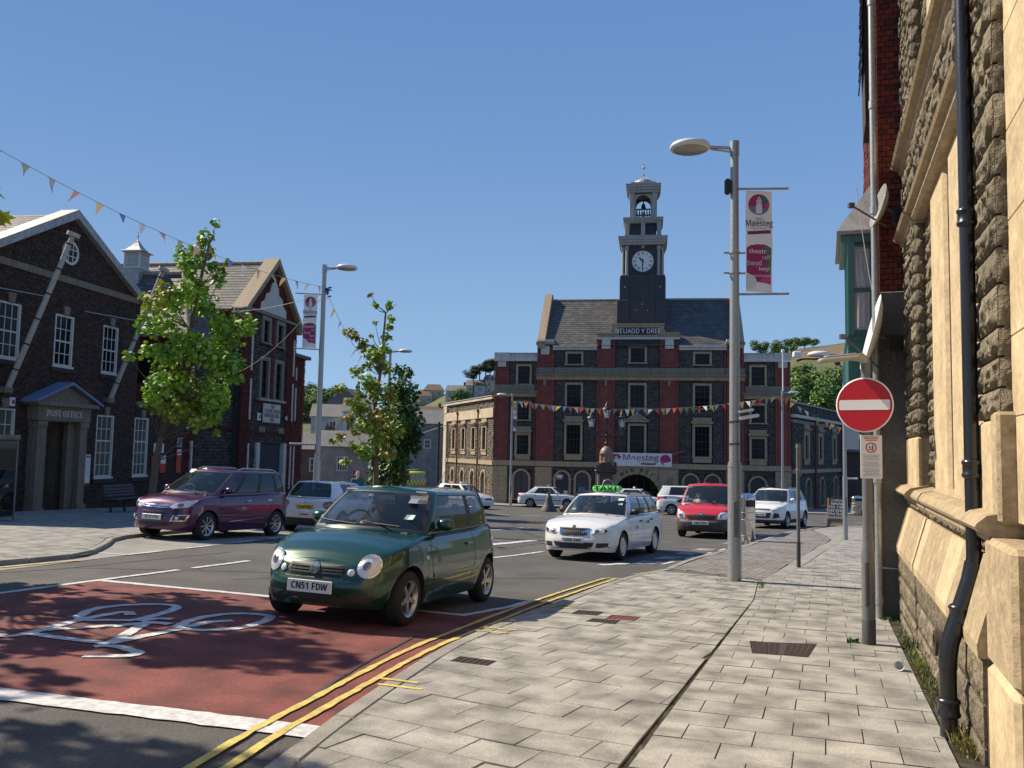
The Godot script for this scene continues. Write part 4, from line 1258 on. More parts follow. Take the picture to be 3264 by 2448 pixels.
func build_post_office():
	var base:=-1.3
	var b:=front("post_office","dark brick post office with white sash windows and a gable","post office",-16.8,31.0,0.153,1.0,base)
	var Y:=func(y: float) -> float: return y + 1.3
	var tones:=[C(0.1,0.062,0.052),C(0.08,0.052,0.046),C(0.12,0.07,0.056),C(0.068,0.048,0.044),C(0.135,0.076,0.058)]
	var holes:=[hole_of(-0.05,1.1,0,3.65)]
	for e in [[-2.6,-1.53,4.48,6.37,4,2],[0.23,1.28,4.48,6.37,4,2],[3.07,4.07,4.48,6.37,4,2],[-2.6,-1.5,0.31,2.77,5,3],[2.98,4.1,0.31,2.77,5,3],[5.55,6.6,0.31,2.77,5,3],[-5.4,-4.35,4.48,6.37,4,2],[-5.4,-4.35,0.31,2.77,5,3]]:
		sash_window(b,e[0],e[1],Y.call(e[2]),Y.call(e[3]),-0.04,3,e[4],e[5],M.window_glass if e[2] > 3 else M.pale_glass)
		holes.append(hole_of(e[0],e[1],Y.call(e[2]) - 0.06,Y.call(e[3])))
		var k:=nb()
		var m: float = (e[0] + e[1]) / 2
		k.prism(PVA([P2(m - 0.12,Y.call(e[3]) + 0.01),P2(m + 0.12,Y.call(e[3]) + 0.01),P2(m + 0.17,Y.call(e[3]) + 0.34),P2(m - 0.17,Y.call(e[3]) + 0.34)]),0.0,0.06)
		part("keystone",k,M.po_stone,b)
		var s:=nb()
		bar(s,e[0] - 0.15,e[1] + 0.15,Y.call(e[2]) - 0.24,Y.call(e[2]) - 0.09,-0.05,0.08)
		part("sill_course",s,M.dark_mortar,b)
	var core:=nb()
	wall_sheet(core,-6.6,5.55,0,9.0,holes.filter(func(h): return h.end.x < 5.5),-0.06,0.25)
	wall_sheet(core,5.55,9.6,0,4.6,holes.filter(func(h): return h.position.x > 5.5),-0.06,0.25)
	core.tri(P3(-3.85,9.0,-0.06),P3(5.55,9.0,-0.06),P3(0.85,11.55,-0.06))
	bar(core,5.4,5.55,0,9.0,-13,-0.07); bar(core,-6.6,-6.45,0,9.0,-13,-0.07); bar(core,-6.6,5.55,0,9.0,-13.2,-13)
	bar(core,9.45,9.6,0,4.6,-6,-0.07); bar(core,5.55,9.6,4.5,4.6,-6,-0.07)
	bar(core,-6.4,5.4,1.0,1.05,-13,-2.0)
	part("wall_core",core,M.dark_mortar,b)
	var st:=nb(); st.tinted = true
	blocks(st,-6.6,5.55,0.0,8.88,holes,0.225,0.075,-0.06,0.056,tones,null,0.011,0.08)
	blocks(st,-3.85,5.55,9.12,11.5,holes,0.225,0.075,-0.06,0.056,tones,func(y): return P2(-3.85,5.55).lerp(P2(0.85,0.85),clampf((y - 9.02) / 2.55,0,1)),0.011,0.08)
	blocks(st,5.56,9.6,0.0,4.6,holes,0.225,0.075,-0.06,0.056,tones,null,0.011,0.08)
	tag(part("brickwork",st,M.brick,b),"","","","stuff")
	var sc:=nb()
	for k in 14: bar(sc,-6.62 + k * 0.87,-6.62 + (k + 1) * 0.87 - 0.01,8.88,9.12,-0.1,0.06)
	part("string_course",sc,M.po_stone,b)
	var co:=nb()
	bar(co,5.5,9.7,4.6,4.76,-6,0.08)
	part("extension_coping",co,M.po_stone,b)
	for s in [-1.0,1.0]:
		var v:=nb()
		var p:=P2(0.85,11.72); var q:=P2(0.85 + s * 5.0,9.02)
		var n:=P2(0,1)
		v.prism(PVA([p,p + n * -0.34,q + n * -0.3,q]),-0.5,0.22)
		part("verge",v,M.lead,b)
		var rt:=nb(); rt.tinted = true
		var e0:=P3(0.85 + s * 5.0,8.9,-0.3); var e1:=P3(0.85 + s * 5.0,8.9,-13.0)
		var r0:=P3(0.85,11.55,-0.3); var r1:=P3(0.85,11.55,-13.0)
		if s > 0: slates(rt,e0,e1,r0,r1,0.5,0.35,[C(0.13,0.12,0.115),C(0.16,0.15,0.14)])
		else: slates(rt,e1,e0,r1,r0,0.5,0.35,[C(0.13,0.12,0.115),C(0.16,0.15,0.14)])
		tag(part("roof_slates",rt,M.slate,b),"","","","stuff")
		var sl:=nb()
		if s > 0: sl.quad(e0,e1,r1,r0)
		else: sl.quad(e1,e0,r0,r1)
		part("roof_deck",sl,M.roof_grey,b)
	var oc:=nb()
	oc.xf = X3(Basis(P3(1,0,0),PI / 2),P3(0.8,10.05,-0.02))
	oc.lathe([P2(0.36,-0.02),P2(0.46,-0.02),P2(0.46,0.05),P2(0.36,0.05),P2(0.36,-0.02)],28)
	var ow:=part("round_window",oc,M.white_wood,b)
	var og:=nb()
	og.xf = oc.xf
	og.lathe([P2(0.36,-0.01),P2(0.36,0.012),P2(0,0.012)],28)
	part("pane",og,M.window_glass,ow)
	var ob:=nb()
	for k in [-0.13,0.13]:
		ob.cbox(P3(0.8 + k,10.05,0.005),P3(0.035,0.66,0.03)); ob.cbox(P3(0.8,10.05 + k,0.006),P3(0.66,0.035,0.03))
	part("glazing_bars",ob,M.white_wood,ow)
	var dc:=nb()
	for u in [-0.83,1.5]:
		bar(dc,u,u + 0.4,0.0,3.5,-0.1,0.35)
		bar(dc,u - 0.06,u + 0.46,0.0,0.65,-0.1,0.42)
		bar(dc,u - 0.05,u + 0.45,3.5,3.7,-0.1,0.4)
	bar(dc,-0.43,-0.05,0.0,3.68,-0.3,0.12); bar(dc,1.1,1.5,0.0,3.68,-0.3,0.12)
	bar(dc,1.1,1.15,0.0,3.68,-1.0,-0.3); bar(dc,-0.1,-0.05,0.0,3.68,-1.0,-0.3)
	bar(dc,-0.43,1.5,3.68,3.72,-0.3,0.12)
	bar(dc,-0.95,2.0,3.72,4.25,-0.1,0.4)
	bar(dc,-1.2,2.25,4.25,4.4,-0.1,0.58)
	part("doorcase",dc,M.po_stone,b)
	lettering("POST OFFICE",0.3,M.white_wood,b,P3(0.5,3.98,0.403),Basis.IDENTITY,"Droid Serif",700,1.0)
	var pd:=nb()
	pd.prism(PVA([P2(-1.2,4.4),P2(2.25,4.4),P2(0.52,5.02)]),-0.1,0.42)
	part("pediment",pd,M.po_stone,b)
	var pr:=nb()
	for s in [-1.0,1.0]:
		var p:=P2(0.52,5.16); var q:=P2(0.52 + s * 1.85,4.42)
		pr.prism(PVA([p,q,q - P2(0,0.09),p - P2(0,0.1)]),-0.1,0.66)
	part("pediment_roof",pr,M.slate_print,b)
	var dr:=nb()
	bar(dr,-0.05,1.1,0.0,3.05,-1.0,-0.95); bar(dr,-0.05,1.1,3.05,3.7,-1.02,-0.98)
	part("door",dr,M.black_plastic,b)
	var cr:=nb()
	cr.ball(P3(0.2,3.45,-0.95),P3(0.06,0.05,0.02)); cr.ball(P3(0.13,3.28,-0.95),P3(0.07,0.1,0.02)); cr.ball(P3(0.28,3.28,-0.95),P3(0.07,0.1,0.02)); cr.ball(P3(0.2,3.15,-0.95),P3(0.12,0.03,0.02))
	part("royal_cipher",cr,M.grey_print,b)
	var o: Node3D
	o = wall_board(b,"poster_board","tall white poster with red foot beside the post office door",2.42,1.9,0.44,1.2,"sign_white")
	flat(o,P3(0,-0.55,0.025),P3(0.44,0.1,0.01),"sign_red","red_foot"); flat(o,P3(-0.0,0.52,0.025),P3(0.1,0.08,0.01),"sign_red","roundel"); flat(o,P3(0.13,0.52,0.025),P3(0.1,0.08,0.01),"sign_red","roundel")
	for k in 7: flat(o,P3(0,0.38 - k * 0.1,0.025),P3(0.34,0.012,0.008),"grey_print","print_line")
	o = wall_board(b,"alarm_box","small white alarm box with red mark left of the door pediment",-1.75,4.3,0.26,0.3,"white_plastic")
	flat(o,P3(0.03,0.0,0.025),P3(0.1,0.14,0.01),"sign_red","red_mark")
	o = wall_board(b,"wall_notice","white lettered plaque above the orange notice on the brick wall",7.4,2.78,0.78,0.42,"sign_white")
	for k in 4: flat(o,P3(0,0.12 - k * 0.08,0.025),P3(0.5 - 0.08 * (k % 2),0.025,0.008),"grey_print","print_line")
	o = wall_board(b,"wall_notice","orange red notice board behind the nearer tree trunk",7.2,2.15,0.66,0.56,"red_print")
	for k in 5: flat(o,P3(-0.05,0.18 - k * 0.08,0.025),P3(0.4 - 0.1 * (k % 2),0.02,0.008),"orange_print","print_line")
	o = wall_board(b,"wall_notice","narrow notice, white above and orange below, on the brick wall",7.78,2.07,0.42,0.78,"red_print")
	flat(o,P3(0,0.2,0.025),P3(0.4,0.36,0.01),"sign_white","white_half"); flat(o,P3(0.02,0.2,0.032),P3(0.16,0.05,0.006),"flag_yellow","yellow_mark")
	for k in 2:
		var q:=thing("flagpole",["long white banded flagpole raking up past the round window","white banded flagpole raking up behind the nearer tree"][k],"flagpole",b.transform * P3([-2.15,3.5][k],4.72,0.15),b.rotation.y,"raking flagpoles on the post office")
		var tip:=P3(0.5,5.3,1.7)
		var pm:=nb(); pm.cyl(Vector3.ZERO,tip,0.1,0.085,12)
		part("pole",pm,M.pole_wood,q)
		var cp:=nb(); cp.cyl(tip,tip + tip.normalized() * 0.14,0.22,0.22,14)
		part("truck",cp,M.pole_wood,q)
		for j in 6:
			var bm:=nb()
			var p:=tip * (0.12 + j * 0.165)
			bm.cyl(p,p + tip.normalized() * 0.05,0.115,0.115,12)
			part("band",bm,M.black_iron,q)
		bb("bracket",M.po_stone,q,P3(-0.05,-0.05,-0.03),P3(0.4,0.22,0.3),0.03)
		var sy:=nb(); sy.cyl(tip * 0.6,P3(-1.7,tip.y * 0.6 + 0.1,-0.15),0.02,0.02,6)
		part("stay",sy,M.galvanised,q)
func wall_board(b: Node3D,called: String,label: String,u: float,y: float,w: float,h: float,m: String) -> Node3D:
	var o:=thing(called,label,"notice" if called != "alarm_box" else "alarm",b.transform * P3(u,y,0.03),b.rotation.y)
	bb("board",M[m],o,Vector3.ZERO,P3(w,h,0.04),0.006)
	return o
func flat(o: Node3D,p: Vector3,s: Vector3,m: String,called: String) -> MeshInstance3D:
	var q:=part(called,unit_box,M[m],o)
	q.transform = X3(Basis.from_scale(s),p)
	return q
func build_memorial_hall():
	var base:=-1.9
	var b:=front("memorial_hall","red brick and stone memorial hall with steep street gable and slate roofs","hall",-16.8,31.0,0.153,1.0,base)
	var Y:=func(y: float) -> float: return y + 1.9
	var red:=[C(0.2,0.042,0.03),C(0.17,0.037,0.028),C(0.23,0.05,0.036),C(0.14,0.033,0.027)]
	var grey:=[C(0.135,0.118,0.095),C(0.11,0.098,0.082),C(0.155,0.135,0.108),C(0.095,0.086,0.076)]
	var holes:=[]
	var L:=15.1; var R:=22.2; var A:=18.7
	var win:=func(u0: float,u1: float,y0: float,y1: float,rows: int):
		framed_window(b,u0,u1,Y.call(y0),Y.call(y1),0.0,"",0.0,2,rows,0.24,M.bath_grey)
		holes.append(hole_of(u0 - 0.04,u1 + 0.04,Y.call(y0) - 0.1,Y.call(y1)))
	win.call(17.25,18.45,7.55,9.05,2); win.call(19.15,20.35,7.55,9.05,2)
	win.call(17.2,18.5,4.4,6.75,4); win.call(19.1,20.4,4.4,6.75,4)
	holes.append(hole_of(17.3,20.9,0,3.75))
	var core:=nb()
	bar(core,L,R,0,11.1,-14.0,-0.14)
	core.prism(PVA([P2(L,11.1),P2(R,11.1),P2(A,14.25)]),-0.4,-0.14)
	bar(core,10.2,L,0,8.8,-16.0,-0.5)
	bar(core,R,25.3,0,9.5,-9.0,-0.7)
	part("wall_core",core,M.hall_back,b)
	var st:=nb(); st.tinted = true
	blocks(st,L + 1.3,R - 1.3,0.0,11.1,holes,0.34,0.17,-0.14,0.12,grey,null,0.014,0.3)
	st.xf = X3(Basis.IDENTITY,P3(0,0,-0.36))
	blocks(st,11.3,L,0.0,8.7,[hole_of(12.2,13.3,6.1,8.1),hole_of(11.2,L,5.85,6.1),hole_of(11.2,L,4.4,4.6)],0.34,0.17,-0.14,0.12,grey,null,0.014,0.3)
	st.xf = Transform3D.IDENTITY
	tag(part("stonework",st,M.hall_stone,b),"","","","stuff")
	var rd:=nb(); rd.tinted = true
	var lim:=func(y): return P2(L,R).lerp(P2(A,A),clampf((y - 11.1) / 3.2,0,1))
	blocks(rd,L,L + 1.28,0.0,11.1,[],0.225,0.075,-0.1,0.14,red,null,0.01,0.08)
	blocks(rd,R - 1.28,R,0.0,11.1,[],0.225,0.075,-0.1,0.14,red,null,0.01,0.08)
	blocks(rd,L,R,11.1,14.2,[],0.225,0.075,-0.14,0.16,red,lim,0.01,0.08)
	blocks(rd,18.55,19.05,6.2,11.0,[],0.225,0.075,-0.1,0.13,red,null,0.01,0.08)
	for y in [2.35,4.0]: blocks(rd,L + 1.28,R - 1.28,Y.call(y),Y.call(y + 0.2),[],0.225,0.075,-0.05,0.1,red,null,0.01,0.08)
	rd.xf = X3(Basis.IDENTITY,P3(0,0,-0.36))
	for y in [2.5,3.95]: blocks(rd,11.28,L,Y.call(y),Y.call(y + 0.22),[],0.225,0.075,-0.12,0.13,red,null,0.01,0.08)
	blocks(rd,10.2,11.28,0,8.7,[],0.225,0.075,-0.14,0.14,red,null,0.01,0.08)
	rd.xf = X3(Basis.IDENTITY,P3(0,0,-0.6))
	blocks(rd,R,25.3,0,9.4,[hole_of(22.5,23.3,0,8.9)],0.225,0.075,-0.1,0.1,red,null,0.01,0.08)
	rd.xf = X3(Basis(P3(0,0,1),P3(0,1,0),P3(-1,0,0)),P3(10.2,0,-16.5))
	blocks(rd,0.0,16.0,4.9,8.7,[hole_of(11.0,12.0,6.5,8.2),hole_of(13.3,14.3,6.5,8.2)],0.225,0.075,0.0,0.05,red,null,0.01,0.08)
	rd.xf = X3(Basis(P3(0,0,1),P3(0,1,0),P3(-1,0,0)),P3(L,0,-14.0))
	blocks(rd,8.0,13.9,8.9,10.9,[],0.225,0.075,0.0,0.03,red,null,0.01,0.08)
	tag(part("brickwork",rd,M.brick,b),"","","","stuff")
	for e in [[-5.5,-4.5],[-3.2,-2.2]]:
		var sw:=nb()
		sw.box(P3(10.12,6.5,e[0]),P3(10.25,8.1,e[1]))
		part("side_window",sw,M.window_glass,b)
	for e in [[16.05,5.8,8.0],[16.05,3.1,5.35],[16.05,0.2,1.8],[21.75,5.95,8.2],[21.75,3.2,5.5],[21.75,-0.9,1.7],[10.75,-1.2,1.85],[10.6,2.9,3.7],[10.55,5.0,6.0]]:
		var w:=nb()
		bar(w,e[0],e[0] + 0.16,Y.call(e[1]),Y.call(e[2]),-0.3 if e[0] < 12 else 0.02,-0.32 + 0.02 if e[0] < 12 else 0.07)
		if e[0] < 12: w = nb(); bar(w,e[0],e[0] + 0.18,Y.call(e[1]),Y.call(e[2]),-0.4,-0.3)
		part("white_strip",w,M.white_trim,b)
	for e in [[23.7,5.9,6.7],[23.7,3.3,5.4],[23.75,-0.9,1.7]]:
		var w:=nb()
		bar(w,e[0],e[0] + 0.16,Y.call(e[1]),Y.call(e[2]),-0.65,-0.55)
		part("white_strip",w,M.white_trim,b)
	for s in [-1.0,1.0]:
		var v:=nb()
		var p:=P2(A,14.52); var q:=P2(A + s * 3.9,11.0)
		v.prism(PVA([p,q,q - P2(0,0.34),p - P2(0,0.4)]),-0.6,0.28)
		part("gable_coping",v,M.bath_stone,b)
	for u in [L - 0.15,R + 0.15]:
		bb("kneeler",M.bath_grey,b,P3(u,10.75,-0.1),P3(0.6,0.5,0.7),0.08)
	var sh:=PackedVector2Array()
	for p in [[-1.75,9.3],[1.75,9.3],[1.7,9.75],[1.25,9.95],[1.1,10.35],[0.6,10.5],[0.5,10.9],[0.25,11.15],[0,11.22],[-0.25,11.15],[-0.5,10.9],[-0.6,10.5],[-1.1,10.35],[-1.25,9.95],[-1.7,9.75]]: sh.append(P2(A + p[0],Y.call(p[1])))
	var sm:=nb()
	sm.prism(sh,0.0,0.06)
	part("gable_panel",sm,M.white_trim,b)
	var bd:=nb()
	bar(bd,L + 0.2,R - 0.2,11.0,11.15,-0.1,0.12)
	part("gable_string",bd,M.bath_grey,b)
	var sl:=nb()
	bar(sl,17.0,20.6,6.12,6.24,-0.1,0.2)
	part("window_shelf",sl,M.lead,b)
	var tb:=nb()
	tb.bbox(P3(18.9,5.45,0.06),P3(2.3,1.1,0.1),0.03)
	var tablet:=part("name_tablet",tb,M.white_trim,b)
	var lines:=["THE","COLONEL NORTH","MEMORIAL HALL","1897"]
	for k in 4: lettering(lines[k],0.3,M.black_print,tablet,P3(18.9,Y.call(3.92 - k * 0.25),0.113),Basis.IDENTITY,"Droid Sans",700,0.85)
	for u in [17.4,20.0]:
		var lb:=nb()
		bar(lb,u,u + 0.75,4.32,4.65,-0.05,0.06)
		part("lintel_block",lb,M.bath_grey,b)
	for u in [17.1,20.72]:
		var jb:=nb()
		bar(jb,u,u + 0.42,0,3.75,-0.3,0.1)
		part("door_jamb",jb,M.white_trim,b)
	var dr:=nb()
	for k in 8: dr.bbox(P3(17.72 + k * 0.4,1.45,-0.55),P3(0.39,2.9,0.06),0.012)
	bar(dr,17.5,20.7,2.85,2.95,-0.55,-0.5)
	part("green_door",dr,M.green_wood,b)
	var hd:=nb()
	bar(hd,17.5,20.7,3.5,3.8,-0.4,-0.3)
	part("door_head",hd,M.green_wood,b)
	var fs:=nb()
	fs.bbox(P3(18.75,3.1,-0.45),P3(2.35,0.85,0.05),0.01)
	var fascia:=part("shop_sign",fs,M.wall_cream,b)
	lettering("Flameland",0.36,M.black_print,fascia,P3(18.75,3.34,-0.422),Basis.IDENTITY,"Droid Sans",700)
	lettering("AMUSEMENT",0.33,M.red_print,fascia,P3(18.75,3.07,-0.422),Basis.IDENTITY,"Droid Sans",700)
	lettering("CENTRE",0.33,M.red_print,fascia,P3(18.75,2.82,-0.422),Basis.IDENTITY,"Droid Sans",700)
	var rs:=nb(); rs.tinted = true
	var tn:=[C(0.17,0.155,0.145),C(0.145,0.135,0.13),C(0.185,0.17,0.155),C(0.13,0.125,0.12)]
	slates(rs,P3(L - 0.2,10.9,-14),P3(L - 0.2,10.9,-0.5),P3(A,14.2,-14),P3(A,14.2,-0.5),0.42,0.28,tn,0.016)
	slates(rs,P3(R + 0.2,10.9,-0.5),P3(R + 0.2,10.9,-14),P3(A,14.2,-0.5),P3(A,14.2,-14),0.42,0.28,tn,0.016)
	var ru:=12.65
	slates(rs,P3(10.0,8.85,-16),P3(10.0,8.85,-0.3),P3(ru,12.35,-16),P3(ru,12.35,-2.2),0.42,0.28,tn,0.016)
	slates(rs,P3(10.0,8.85,-0.3),P3(15.2,8.85,-0.3),P3(ru,12.35,-2.2),P3(ru + 0.01,12.35,-2.2),0.42,0.28,tn,0.016)
	slates(rs,P3(R,9.45,-0.4),P3(25.5,9.45,-0.4),P3(R,10.5,-4.5),P3(25.5,10.5,-4.5),0.42,0.28,tn,0.016)
	tag(part("roof_slates",rs,M.slate,b),"","","","stuff")
	var rd2:=nb()
	rd2.prism(PVA([P2(L - 0.2,10.87),P2(R + 0.2,10.87),P2(A,14.17)]),-14.0,-0.45)
	rd2.quad(P3(10.0,8.83,-16),P3(10.0,8.83,-0.3),P3(ru,12.33,-2.2),P3(ru,12.33,-16))
	rd2.tri(P3(10.0,8.83,-0.3),P3(15.2,8.83,-0.3),P3(ru,12.33,-2.2))
	rd2.quad(P3(15.2,8.83,-0.3),P3(15.2,8.83,-16),P3(ru,12.33,-16),P3(ru,12.33,-2.2))
	part("roof_deck",rd2,M.roof_grey,b)
	var rt:=nb()
	for k in 30:
		rt.cyl(P3(A,14.24,-0.6 - k * 0.44),P3(A,14.24,-1.02 - k * 0.44),0.13,0.13,8)
		rt.cyl(P3(ru,12.4,-2.3 - k * 0.44),P3(ru,12.4,-2.72 - k * 0.44),0.13,0.13,8)
	for k in 10:
		var p:=P3(10.0,8.88,-0.3); var q:=P3(ru,12.4,-2.2); var p2:=P3(15.2,8.88,-0.3)
		rt.cyl(p.lerp(q,k / 10.0),p.lerp(q,(k + 0.95) / 10),0.13,0.13,8); rt.cyl(p2.lerp(q,k / 10.0),p2.lerp(q,(k + 0.95) / 10),0.13,0.13,8)
	tag(part("ridge_tiles",rt,M.wall_pink,b),"","","","stuff")
	var ct:=nb()
	bar(ct,9.85,L,8.7,8.85,-0.45,-0.12); ct.box(P3(9.8,8.7,-16),P3(9.98,8.85,-0.1)); ct.box(P3(L - 0.35,10.75,-14),P3(L - 0.18,10.9,-0.2))
	part("gutter",ct,M.dark_grey,b)
	var an:=nb()
	bar(an,R - 0.02,25.6,9.25,9.45,-9.0,-0.35)
	part("annexe_cornice",an,M.dark_grey,b)
	var cz:=-4.9
	var bs:=nb()
	bs.box(P3(ru - 0.45,11.5,cz - 0.45),P3(ru + 0.45,12.65,cz + 0.45))
	var tu:=part("roof_turret",bs,M.lead,b)
	var fr:=nb()
	for sx in [-1,1]:
		for sz in [-1,1]: fr.bbox(P3(ru + sx * 0.4,13.05,cz + sz * 0.4),P3(0.1,0.85,0.1),0.01)
	fr.box(P3(ru - 0.48,12.6,cz - 0.48),P3(ru + 0.48,12.68,cz + 0.48)); fr.box(P3(ru - 0.48,13.42,cz - 0.48),P3(ru + 0.48,13.5,cz + 0.48))
	fr.box(P3(ru - 0.34,12.65,cz - 0.34),P3(ru + 0.34,13.45,cz + 0.34))
	part("turret_frame",fr,M.white_wood,tu)
	for k in 8:
		bb("louvre",M.white_wood,tu,P3(ru,Y.call(10.85 + k * 0.09),cz),P3(0.78,0.05,0.78),0.01)
	var cap:=nb()
	for i in 5:
		var w0: float = [0.62,0.4,0.24,0.12,0.05][i]; var w1: float = [0.4,0.24,0.12,0.05,0.0][i]
		var y0: float = Y.call([11.6,11.72,11.9,12.1,12.25][i]); var y1: float = Y.call([11.72,11.9,12.1,12.25,12.32][i])
		for s in 4:
			cap.xf = X3(Basis(Vector3.UP,s * PI / 2),P3(ru,0,cz))
			cap.quad(P3(-w0,y0,w0),P3(w0,y0,w0),P3(w1,y1,w1),P3(-w1,y1,w1))
	cap.xf = Transform3D.IDENTITY
	cap.cyl(P3(ru,14.1,cz),P3(ru,14.65,cz),0.025,0.01,6); cap.ball(P3(ru,14.4,cz),Vector3.ONE * 0.06,8,6)
	part("turret_roof",cap,M.lead,tu)
	var o:=wall_board(b,"alarm_box","white hexagonal alarm box left of the memorial tablet",17.35,5.2,0.42,0.42,"white_plastic")
	flat(o,P3(0.05,0.0,0.025),P3(0.14,0.18,0.01),"black_print","dark_mark")
	o = wall_board(b,"alarm_box","small cream box right of the memorial tablet",20.85,5.25,0.36,0.22,"wall_cream")
	o.position += b.basis.z * 0.1
	o = wall_board(b,"number_roundel","round plate with the figure 5 on the brick wall",9.1,3.65,0.4,0.44,"grey_print")
	lettering("5",0.42,M.black_print,o,P3(0,0,0.025))
	o = wall_board(b,"wall_notice","narrow red strip of notices beneath the figure 5",9.1,2.8,0.4,1.1,"red_print")
	flat(o,P3(0,0.4,0.025),P3(0.36,0.26,0.01),"sign_white","white_part"); flat(o,P3(0,0.4,0.032),P3(0.14,0.12,0.006),"flag_yellow","yellow_mark")
func rock_mesh(nx: int,ny: int,depth: float,tone: Color,seed_: int,margin:=0.0) -> Mesh:
	var r:=RandomNumberGenerator.new()
	r.seed = seed_
	var f:=FastNoiseLite.new()
	f.seed = seed_; f.frequency = 0.9
	var g:=[]
	for j in ny + 1:
		var row:=[]
		for i in nx + 1:
			var x:=float(i) / nx - 0.5; var y:=float(j) / ny - 0.5
			var e:=i == 0 or j == 0 or i == nx or j == ny
			var z:=0.0
			if not e:
				x += r.randf_range(-0.3,0.3) / nx; y += r.randf_range(-0.3,0.3) / ny
				z = depth * (0.55 + 0.75 * f.get_noise_2d(x * 2.6,y * 2.6 + seed_) + 0.5 * f.get_noise_2d(x * 7.0,y * 7.0 + seed_) + r.randf_range(-0.16,0.16))
			else:
				z = depth * r.randf_range(0.0,0.16)
				x *= 0.985; y *= 0.965
			row.append(P3(x,y,z))
		g.append(row)
	var mb:=nb()
	mb.tinted = true
	var nn:=[]
	for j in ny + 1:
		var row:=[]
		for i in nx + 1:
			var dx: Vector3 = g[j][mini(i + 1,nx)] - g[j][maxi(i - 1,0)]; var dy: Vector3 = g[mini(j + 1,ny)][i] - g[maxi(j - 1,0)][i]
			row.append((dx * P3(0.45,0.45,1)).cross(dy * P3(0.2,0.2,1)).normalized())
		nn.append(row)
	for j in ny:
		for i in nx:
			mb.col = tone * r.randf_range(0.93,1.07)
			mb.quadn(g[j][i],g[j][i + 1],g[j + 1][i + 1],g[j + 1][i],nn[j][i],nn[j][i + 1],nn[j + 1][i + 1],nn[j + 1][i])
	mb.col = tone * 0.8
	var back:=-0.05
	for i in nx:
		var a: Vector3 = g[0][i]; var b: Vector3 = g[0][i + 1]; mb.quad(P3(a.x,a.y,back),P3(b.x,b.y,back),b,a)
		var c: Vector3 = g[ny][i]; var d: Vector3 = g[ny][i + 1]; mb.quad(c,d,P3(d.x,d.y,back),P3(c.x,c.y,back))
	for j in ny:
		var a: Vector3 = g[j][0]; var b: Vector3 = g[j + 1][0]; mb.quad(P3(a.x,a.y,back),a,b,P3(b.x,b.y,back))
		var c: Vector3 = g[j][nx]; var d: Vector3 = g[j + 1][nx]; mb.quad(c,P3(c.x,c.y,back),P3(d.x,d.y,back),d)
	return mb.mesh()
